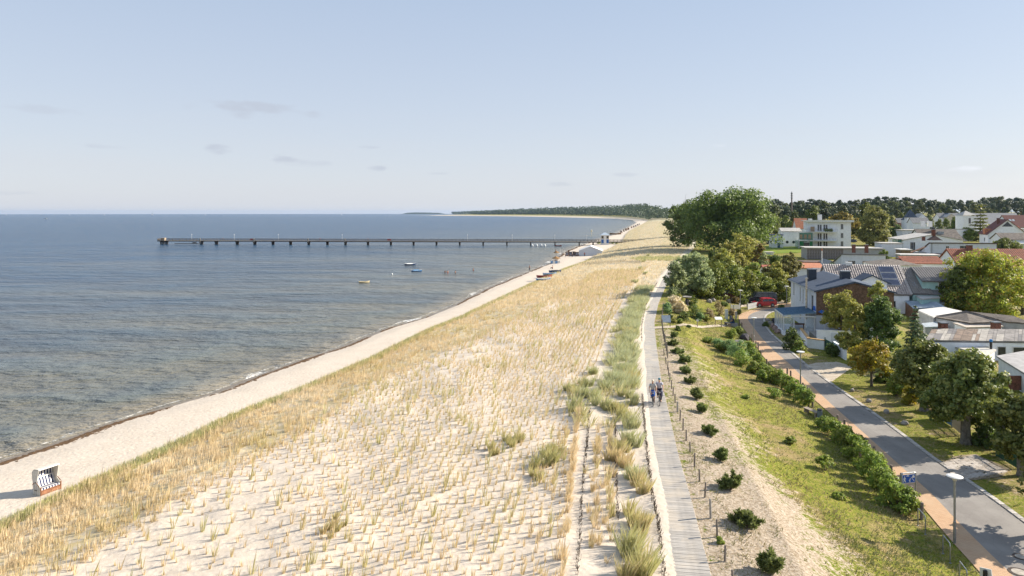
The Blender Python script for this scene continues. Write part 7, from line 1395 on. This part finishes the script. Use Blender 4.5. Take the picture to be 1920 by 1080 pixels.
# brick shed behind the garden plot
t, L = shed('dark brick shed with felt roof behind the sunlit garden', [(1326, 548.5), (1393, 548.5), (1393, 543), (1328, 543)], (3.6, 3.6, 3.8, 3.8), brick, r_grey); MB().bx(-1.2, -.1, -.12, .04, .1, 1.7).obj('door', M('door_dark', (.06, .04, .035), .8), t).location = (L[0] + L[1]) / 2 - Vector((0, -.15, L[0].z))

# ---- salmon roofed bungalows and odds behind the garden trees
t, w, he = hs('bungalow with salmon tiled roof left of the slate chimney', 1494, 1540, 503, 150, 9, ('gx',), wallb, r_orange, -11, 494); window(t, 'F', 1.5, .9, 1.2, 1.2, (w, 9))
hs('low house with salmon red roof under the yellow green tree', 1436, 1478, 509, 156, 8, ('gx',), wallw, M('roof_salmon', (.42, .13, .09), .8, .2), -11, 498); hs('white garden hut on the bright lawn edge', 1438, 1450, 474, 232, 3.5, ('flat',), wallw, r_pale, -8)
t, w, he = hs('greenhouse shed with mint gable before the long grey wall', 1546, 1570, 501, 165, 8, ('gy',), M('mint_boards', (.30, .42, .38), .8), M('greenhouse_roof', (.23, .24, .24), .5, .3), -11, 488)
for i in range(4): MB().slab([(w * .62 + 0, .6 + i * 1.8, he + .95), (w + .2, .6 + i * 1.8, he + .12), (w + .2, 1.6 + i * 1.8, he + .12), (w * .62, 1.6 + i * 1.8, he + .95)], .04).obj('roof_pane', white, t)
hs('dark flat roofed shed left of the greenhouse', 1510, 1546, 493, 172, 6, ('flat',), M('old_boards', (.25, .19, .13), .9, .3), r_brown, -8)
p = base(1541, 168); chm = thing('garden_flue', 'white pipe mast with orange top behind the slate chimney', 'mast', p); MB().tube([(0, 0, 0), (0, 0, 6.2)], .09, 6).obj('pole', white, chm); MB().lathe((0, 0, 6.2), [(.12, 0), (.16, .1), (.14, .5), (.03, .6)], 8).obj('cap', r_orange, chm)
hs('small house with dark tiled roof wedge left of the pantile roof', 1536, 1572, 516, 132, 8, ('gx',), wallw, tile_d, -11, 504)
# ---- white three storey apartment block
t, w, he = hs('white three storey apartment block with balconies and flat roof', 1514, 1586, 415, 262, 10, ('flat',), wallw, r_pale, -15, over=.9, cat='apartment building', nm='apartment_building'); k = px(262); D = 10
MB().bx(-.9, w + .9, -1.02, -.9, he - .25, he + .5).obj('fascia', white, t); chimney(t, w * .35, 6, he + .2, he + 2.6, 1.4, white); MB().box((1.0, .3, he + .6), (1.4, .8, .9)).obj('parapet_block', white, t)
fl_ = [he - 3.55, he - 6.85, he - 10.0]
for j, z in enumerate(fl_):
    for x in (.235, .37):
        for dx in (0, .052): window(t, 'F', w * (x + dx), z, w * .04, 2.3, (w, D), 0, fm=wallg)
    window(t, 'F', w * .765, z + .6, w * .062, 1.9 if j else 2.0, (w, D), 1)
for i, z in enumerate((he - 3.9, he - 7.25)):
    bl = MB().bx(-w * .22, w * .66, -2.4, -.02, z - .25, z).obj('balcony', white, t); m = MB(); 
    for x in np.linspace(-w * .22 + .05, w * .66 - .05, 26): m.bx(x - .025, x + .025, -2.38, -2.34, z, z + 1.0)
    m.obj('baluster', steel, bl, kind='stuff'); MB().bx(-w * .22, w * .66, -2.42, -2.32, z + 1.0, z + 1.07).obj('handrail', steel, bl)
gg = M('green_glass', (.10, .26, .22), .2, .2, 2, 0, .5); gp1 = M('green_panel', (.03, .20, .07), .6)
MB().bx(-w * .22, -.02, .4, 8, -.8, he - 7.5).obj('wing_wall', gg, t); MB().bx(-w * .22, w * .10, -2.2, -2.1, he - 7.0, he - 4.3).obj('winter_garden', gg, t); MB().bx(-w * .22 - .15, -w * .22 + .15, -2.5, -2.2, -.8, he - 3.9).bx(w * .10, w * .10 + .2, -2.5, -2.25, -.8, he - 3.9).obj('post', white, t)
for x in (-w * .19, w * .03): MB().bx(x, x + 1.2, -2.25, -2.12, -.2, 2.7).obj('shutter_panel', gp1, t)
MB().bx(-w * .13, w * .02, -2.2, -2.12, -.2, 2.2).obj('window_door', glass, t); MB().bx(-w * .14, w * .025, -2.25, -2.13, 2.25, 2.45).obj('window_frame', white, t)
for i in range(3): MB().bx(-w * .20 + i * w * .10, -w * .14 + i * w * .10, -2.27, -2.22, he - 6.6, he - 5.0).obj('sun_blind', M('blind_tan', (.42, .30, .20), .8), t)
MB().bx(w * .06, w * .15, -1.6, -1.0, he - 3.9, he - 2.0).obj('wooden_screen', M('screen_tan', (.38, .27, .19), .8), t)
for x in (.40, .45, .50, .54): MB().lathe((w * x, -1.9, he - 3.9), [(.25, 0), (.5, .5), (.3, 1.1), (.05, 1.3)], 6).obj('potted_plant', LF['dark'], t)
t, w, he = hs('low white annex with two round windows left of the apartment block', 1466, 1499, 434, 275, 8, ('gx',), wallw, r_pale, -3, 428)
for x in (.28, .62): MB().tube([(w * x, .05, 1.9), (w * x, -.06, 1.9)], .55, 14).obj('round_window', glass, t)
t, w, he = hs('small white block with navy band left of the round windowed annex', 1447, 1467, 441, 268, 6, ('flat',), wallw, navy, -3, over=.1); MB().bx(w * .5, w * .72, -.05, .03, 0, 1.9).obj('door', M('door_blue', (.05, .12, .22), .6), t)
hs('white house with orange tiled roof peeping out behind the apartment block', 1494, 1514, 428, 300, 9, ('gx',), wallw, r_orange, -3, 410)
# hall with long pale flat roof and grey boarded front
t, w, he = hs('long flat roofed garage row with grey boarded front below the apartment block', 1512, 1640, 465.5, 214, 8, ('flat',), wallg, r_pale, -4, over=.4, cat='garage', nm='garage_row')
bm2 = MB().bx(0, w * .031, -.06, -.01, -.3, he - .15).mesh('board'); bm2.materials.append(M('grey_board', (.25, .22, .21), .9, .3, 4))
for i in range(14): link('board', bm2, None, t, (.2 + i * w * .0345, 0, 0))
# white bungalow with windows
t, w, he = hs('white bungalow with dark roof and two brick chimneys', 1578, 1652, 478, 184, 8.5, ('shed',), wallb, r_grey, -4, 468)
for x in (.14, .47, .80): window(t, 'F', w * x, 1.0, 1.9, 1.35, (w, 8.5), 1)
for x in (.42, .72): chimney(t, w * x, 6, he + .3, he + 2.5, .8)
hs('white cube house with pale grey roof behind the bungalow', 1653, 1688, 457, 215, 7, ('flat',), wallb, r_pale, -4, over=.2)
hs('buff low shed roof right of the cube house', 1690, 1706, 469, 205, 5, ('flat',), M('old_boards', (.25, .19, .13), .9, .3), r_white, -4); hs('grey yard building below the white hall', 1690, 1735, 474, 216, 5, ('flat',), wallg, wallg, -4, over=.05)
# hall with wide low gable
t, w, he = hs('white hall with wide low gable and one tall window', 1694, 1792, 450, 238, 16, ('gy',), wallw, r_pale, -4, 438.5); window(t, 'F', w * .115, he - 3.6, w * .085, 2.9, (w, 16), 2)
hs('balcony extension left of the white hall', 1684, 1694, 449, 240, 6, ('flat',), gg, r_pale, -4)
t, w, he = hs('long white house with dark brown eave strip and hipped chimney', 1743, 1852, 456.5, 212, 9, ('shed',), wallb, r_brown, -4, 449.5)
window(t, 'F', w * .245, he - 2.2, w * .05, 1.5, (w, 9), 1); window(t, 'F', w * .455, he - 2.2, w * .13, 1.6, (w, 9), 1); MB().bx(0, w, -.05, -.01, he - 3.3, he - 3.05).obj('brick_band', brick, t)
MB().add([(w * .10, 5, he + .8), (w * .30, 5, he + .8), (w * .30, 8, he + .8), (w * .10, 8, he + .8), (w * .19, 6.5, he + 2.4), (w * .2, 6.5, he + 2.4)], [(0, 1, 5, 4), (1, 2, 5), (2, 3, 4, 5), (3, 0, 4), (3, 2, 1, 0)]).obj('hipped_cap', r_brown, t); chimney(t, w * .185, 6.5, he + 2.2, he + 4.2, .9); chimney(t, w * .02, 6.0, he + .6, he + 1.9, .8); MB().tube([(.6, -.12, 0), (.6, -.12, he)], .08, 6).obj('downpipe', gut, t)
window(t, 'F', w * .06, -.2, w * .05, 1.6, (w, 9), 0); window(t, 'F', w * .24, -.2, w * .06, 1.6, (w, 9), 0)
hs('narrow pale flat roof strip before the long white house', 1690, 1752, 478.5, 190, 4, ('flat',), wallg, r_white, -4); p = base(1735, 206); st = thing('outdoor_stair', 'rust brown outdoor stair leaning on the long white house', 'stair', p, R(-4)); MB().slab([(-4.2, 0, 2.2), (0.2, 0, 4.0), (.2, 1.1, 4.0), (-4.2, 1.1, 2.2)], .2).obj('flight', M('stair_rust', (.33, .19, .13), .8), st)
for x in (-3.6, -1.8, -.1): MB().bx(x - .06, x + .06, .5, .6, -.5, 2.2 + (x + 4.2) * .4).obj('support', wallg, st)
# flat roofed complex and brown hipped roof behind the hall
t, w, he = hs('long low building with pale grey flat roof and two white vents', 1716, 1812, 430, 300, 14, ('shed',), wallw, r_pale, -3, 421); 
for x in (.27, .40): MB().box((w * x, 9, he + 2.2), (1.6, 1.6, 2.6)).obj('roof_vent', white, t)
t, w, he = hs('house with broad brown sloping roof and a skylight behind the white hall', 1729, 1796, 449, 270, 14, ('gx',), wallw, r_felt, -3, 430.5); chimney(t, w * .42, 5.5, he + 1.5, he + 4.6, 1.0, dark_iron); MB().box((w * .56, 4, he + 2.5), (2.2, 1.2, 1.2)).obj('skylight_dome', M('skylight', (.30, .33, .36), .15), t)
t, w, he = hs('pale blue fronted wing with grey window band left of the brown roof', 1691, 1728, 432, 292, 10, ('flat',), wallb, r_pale, -3); MB().bx(w * .3, w * .75, -.06, .03, he - 5, he - 1.2).obj('window_band', M('grey_panel', (.30, .30, .32), .6), t)
# villas near the forest
t, w, he = hs('villa with white walls and steep dark pointed turret', 1700, 1722, 412, 420, 9, ('gy',), wallw, r_dark, -3, 404); 
tx = w * .28; MB().bx(tx - 2.6, tx + 2.6, -2.2, 2.4, -.8, he + 1.4).obj('turret_wall', wallw, t); MB().add([(tx - 3.1, -2.7, he + 1.4), (tx + 3.1, -2.7, he + 1.4), (tx + 3.1, 2.9, he + 1.4), (tx - 3.1, 2.9, he + 1.4), (tx, .1, he + 6.6)], [(3, 2, 1, 0), (0, 1, 4), (1, 2, 4), (2, 3, 4), (3, 0, 4)]).obj('turret_roof', r_dark, t); window(t, 'F', w * .8, he - 3, 1.4, 1.9, (w, 9))
hs('white gabled villa wing right of the pointed turret', 1722, 1736, 408, 425, 9, ('gy',), wallw, r_pale, -3, 401, group='villas by the forest'); hs('villa with grey pitched roof in front of the turret villa', 1712, 1740, 418, 400, 9, ('gx',), wallw, r_grey, -3, 408.5)
hs('low house with orange and white walls left of the turret villa', 1684, 1702, 418, 430, 8, ('gx',), M('wall_orange', (.50, .25, .16), .8), r_grey, -3, 409.5); hs('long grey roofed house behind the hedge trees', 1738, 1790, 414, 480, 9, ('gx',), wallw, r_grey, -3, 408)
t, w, he = hs('grey roofed villa with dark cross gable near the forest', 1762, 1796, 408.5, 440, 9, ('gx',), wallw, r_grey, -3, 400); MB().prism([(w * .22, he - 1), (w * .55, he - 1), (w * .385, he + 3.2)], 1, -1, 4.5).obj('cross_gable', r_dark, t); hs('pale gabled house half hidden at the forest edge', 1775, 1790, 407, 435, 7, ('gy',), wallc, r_pale, -3, 401)
t, w, he = hs('white tower villa with pale pyramid roof and blue window', 1806, 1829, 404.5, 390, 7.5, ('hip',), wallw, r_pale, -3, 395.5, over=.5) if False else (lambda b, k: (house('white tower villa with pale pyramid roof and blue window', b, R(-3), 23 * k, 7.5, CZ - (404 - EYE) * k - b.z, ('hip', 2.7, 3.3), wallw, r_pale), 23 * k, CZ - (404 - EYE) * k - b.z))(base(1806, 390), px(390)); window(t, 'F', w * .42, he - 4.6, w * .18, 3.2, (w, 7.5), 1)
hs('large house with broad pale grey roof behind the fir', 1828, 1908, 424, 400, 18, ('gx',), wallw, M('roof_pale_grey', (.36, .35, .34), .85, .15, 1), -3, 400, cat='house'); t, w, he = hs('house under a big dark red roof at the right frame edge', 1894, 1960, 426, 360, 16, ('gx',), wallw, r_dkred, -3, 404)
for x in (.06, .14): MB().slab([(w * x, 3.0, he + 3.2), (w * x + 1.1, 3.0, he + 3.2), (w * x + 1.1, 4.0, he + 4.2), (w * x, 4.0, he + 4.2)], .1).obj('roof_window', M('skylight_pale', (.6, .62, .64), .2), t)
hs('white house tops between dark red roof and red gable', 1902, 1940, 430, 330, 8, ('flat',), wallw, r_pale, -3)
b = base(1852, 268); k = px(268); h5 = house('house with white gable, dark triangle window and brown red roof', b, R(-24), 60 * k * 1.02, 15, 4.0, ('gy', 5.6), wallw, r_dkred, over=.5); w5 = 60 * k * 1.02
MB().prism([(w5 * .36, 7.0), (w5 * .64, 7.0), (w5 * .5, 8.9)], 1, -.06, .0).obj('triangle_window', glass, h5); chimney(h5, w5 * .36, 6, 7, 10.2, .9); dr = MB().bx(-.4, 2.6, 3.5, 6.5, 4.0, 6.0).obj('dormer', r_orange, h5); window(h5, 'L', 4.5, 1.0, 1.6, 1.5, (w5, 15), 1)
hs('red roofed wing right of the white triangle gable', 1893, 1914, 434, 285, 8, ('gx',), wallw, r_red, -3, 424.5); t, w, he = hs('long house with grey brown roof at the right edge before the red gable', 1881, 1945, 449.5, 240, 9, ('gx',), wallw, r_felt, -3, 437.5); window(t, 'F', w * .1, he - 2.2, 1.8, 1.5, (w, 9)); MB().slab([(w * .3, -1.6, he - 1.2), (w * .55, -1.6, he - 1.2), (w * .55, -.05, he - .6), (w * .3, -.05, he - .6)], .1).obj('awning', canvas2, t)
# big red tiled roof behind the chestnut, and the red and grey roofs left of it
b = base(1802, 158); w = 160 * px(158); heR = 3.0; h6 = house('long house under a large red tiled roof behind the chestnut', b, R(-6), w, 12, heR, ('gx', 4.1), wallw, r_red); tiles(h6, (-.35, -.35, heR - .05), (w + .35, -.35, heR - .05), (w + .35, 6, heR + 4.33), (-.35, 6, heR + 4.33), 44, 20, M('red_tile', (.34, .125, .075), .8, .3, 2), amp=.05); chimney(h6, w * .24, 5.6, heR + 3.9, heR + 5.2, 1.0); window(h6, 'F', 2, .8, 1.4, 1.3, (w, 12))
t, w, he = hs('low house with flat red tiled roof behind the pantile ridge', 1700, 1765, 494.5, 150, 8, ('gx',), wallw, r_red, -8, 485.5); tiles(t, (-.3, -.3, he - .05), (w + .3, -.3, he - .05), (w + .3, 4, he + (1.35)), (-.3, 4, he + 1.35), 24, 8, M('red_tile', (.34, .125, .075), .8, .3, 2), amp=.04)
b = base(1648, 146); house('house with low grey hipped roof behind the pantile ridge', b, R(-8), 75 * px(146), 9, CZ - (497 - EYE) * px(146) - b.z, ('hip', 1.1, 4.0), wallw, r_felt)
# far masts
p = up(1484.5, 400, 690); m_ = thing('radio_mast', 'slim brown radio mast rising above the forest', 'mast', (p.x, p.y, g1(p.x, p.y))); hm = CZ - (359 - EYE) * px(690) - m_.location.z; MB().tube([(0, 0, 0), (0, 0, hm * .93), (0, 0, hm)], [.9, .7, .25], 8).obj('shaft', M('mast_brown', (.22, .17, .15), .8), m_)
for z in (.93, .86, .79): MB().lathe((0, 0, hm * z), [(.9, 0), (1.1, .3), (1.1, .8), (.9, 1.0)], 8).obj('antenna_ring', gut, m_)
p = up(1280, 400, 880); m_ = thing('crane', 'faint crane jib leaning up behind the huge oak', 'crane', (p.x, p.y, g1(p.x, p.y))); zt = CZ - (364 - EYE) * px(880) - m_.location.z; MB().tube([(0, 0, 0), (1.2, 0, zt * .5), (4.4, 0, zt)], [.3, .25, .12], 6).obj('jib', steel, m_); MB().box((0, 0, 1.2), (4, 3, 2.6)).obj('cab', M('crane_yellow', (.5, .35, .05), .6), m_)
# bright lawn before the apartment block
lw = NT('lawn'); _n = lw.noise(lw.pos(), .4, 4); lw.pbr(lw.mix(lw.ramp(_n, .3, .7), (.13, .19, .02), (.20, .25, .04)), .9, 0, .1); patch('lawn', [(1420, 488), (1450, 476), (1500, 474), (1512, 472), (1500, 460), (1470, 458), (1440, 461), (1410, 466)], lw.mat, .08)
# ------------------------------------------------------------------ summer haze: one box of thin air round everything
def haze_box(d):
    t = NT('haze_air'); v = t.n('VolumePrincipled'); v.inputs['Color'].default_value = (.42, .58, .82, 1); v.inputs['Density'].default_value = d; v.inputs['Anisotropy'].default_value = .25; t.L.new(v.outputs[0], t.out.inputs['Volume'])
    MB().bx(-19000, 19000, -300, 18500, -60, 62).obj('haze', t.mat, kind='stuff')
haze_box(2.8e-5)
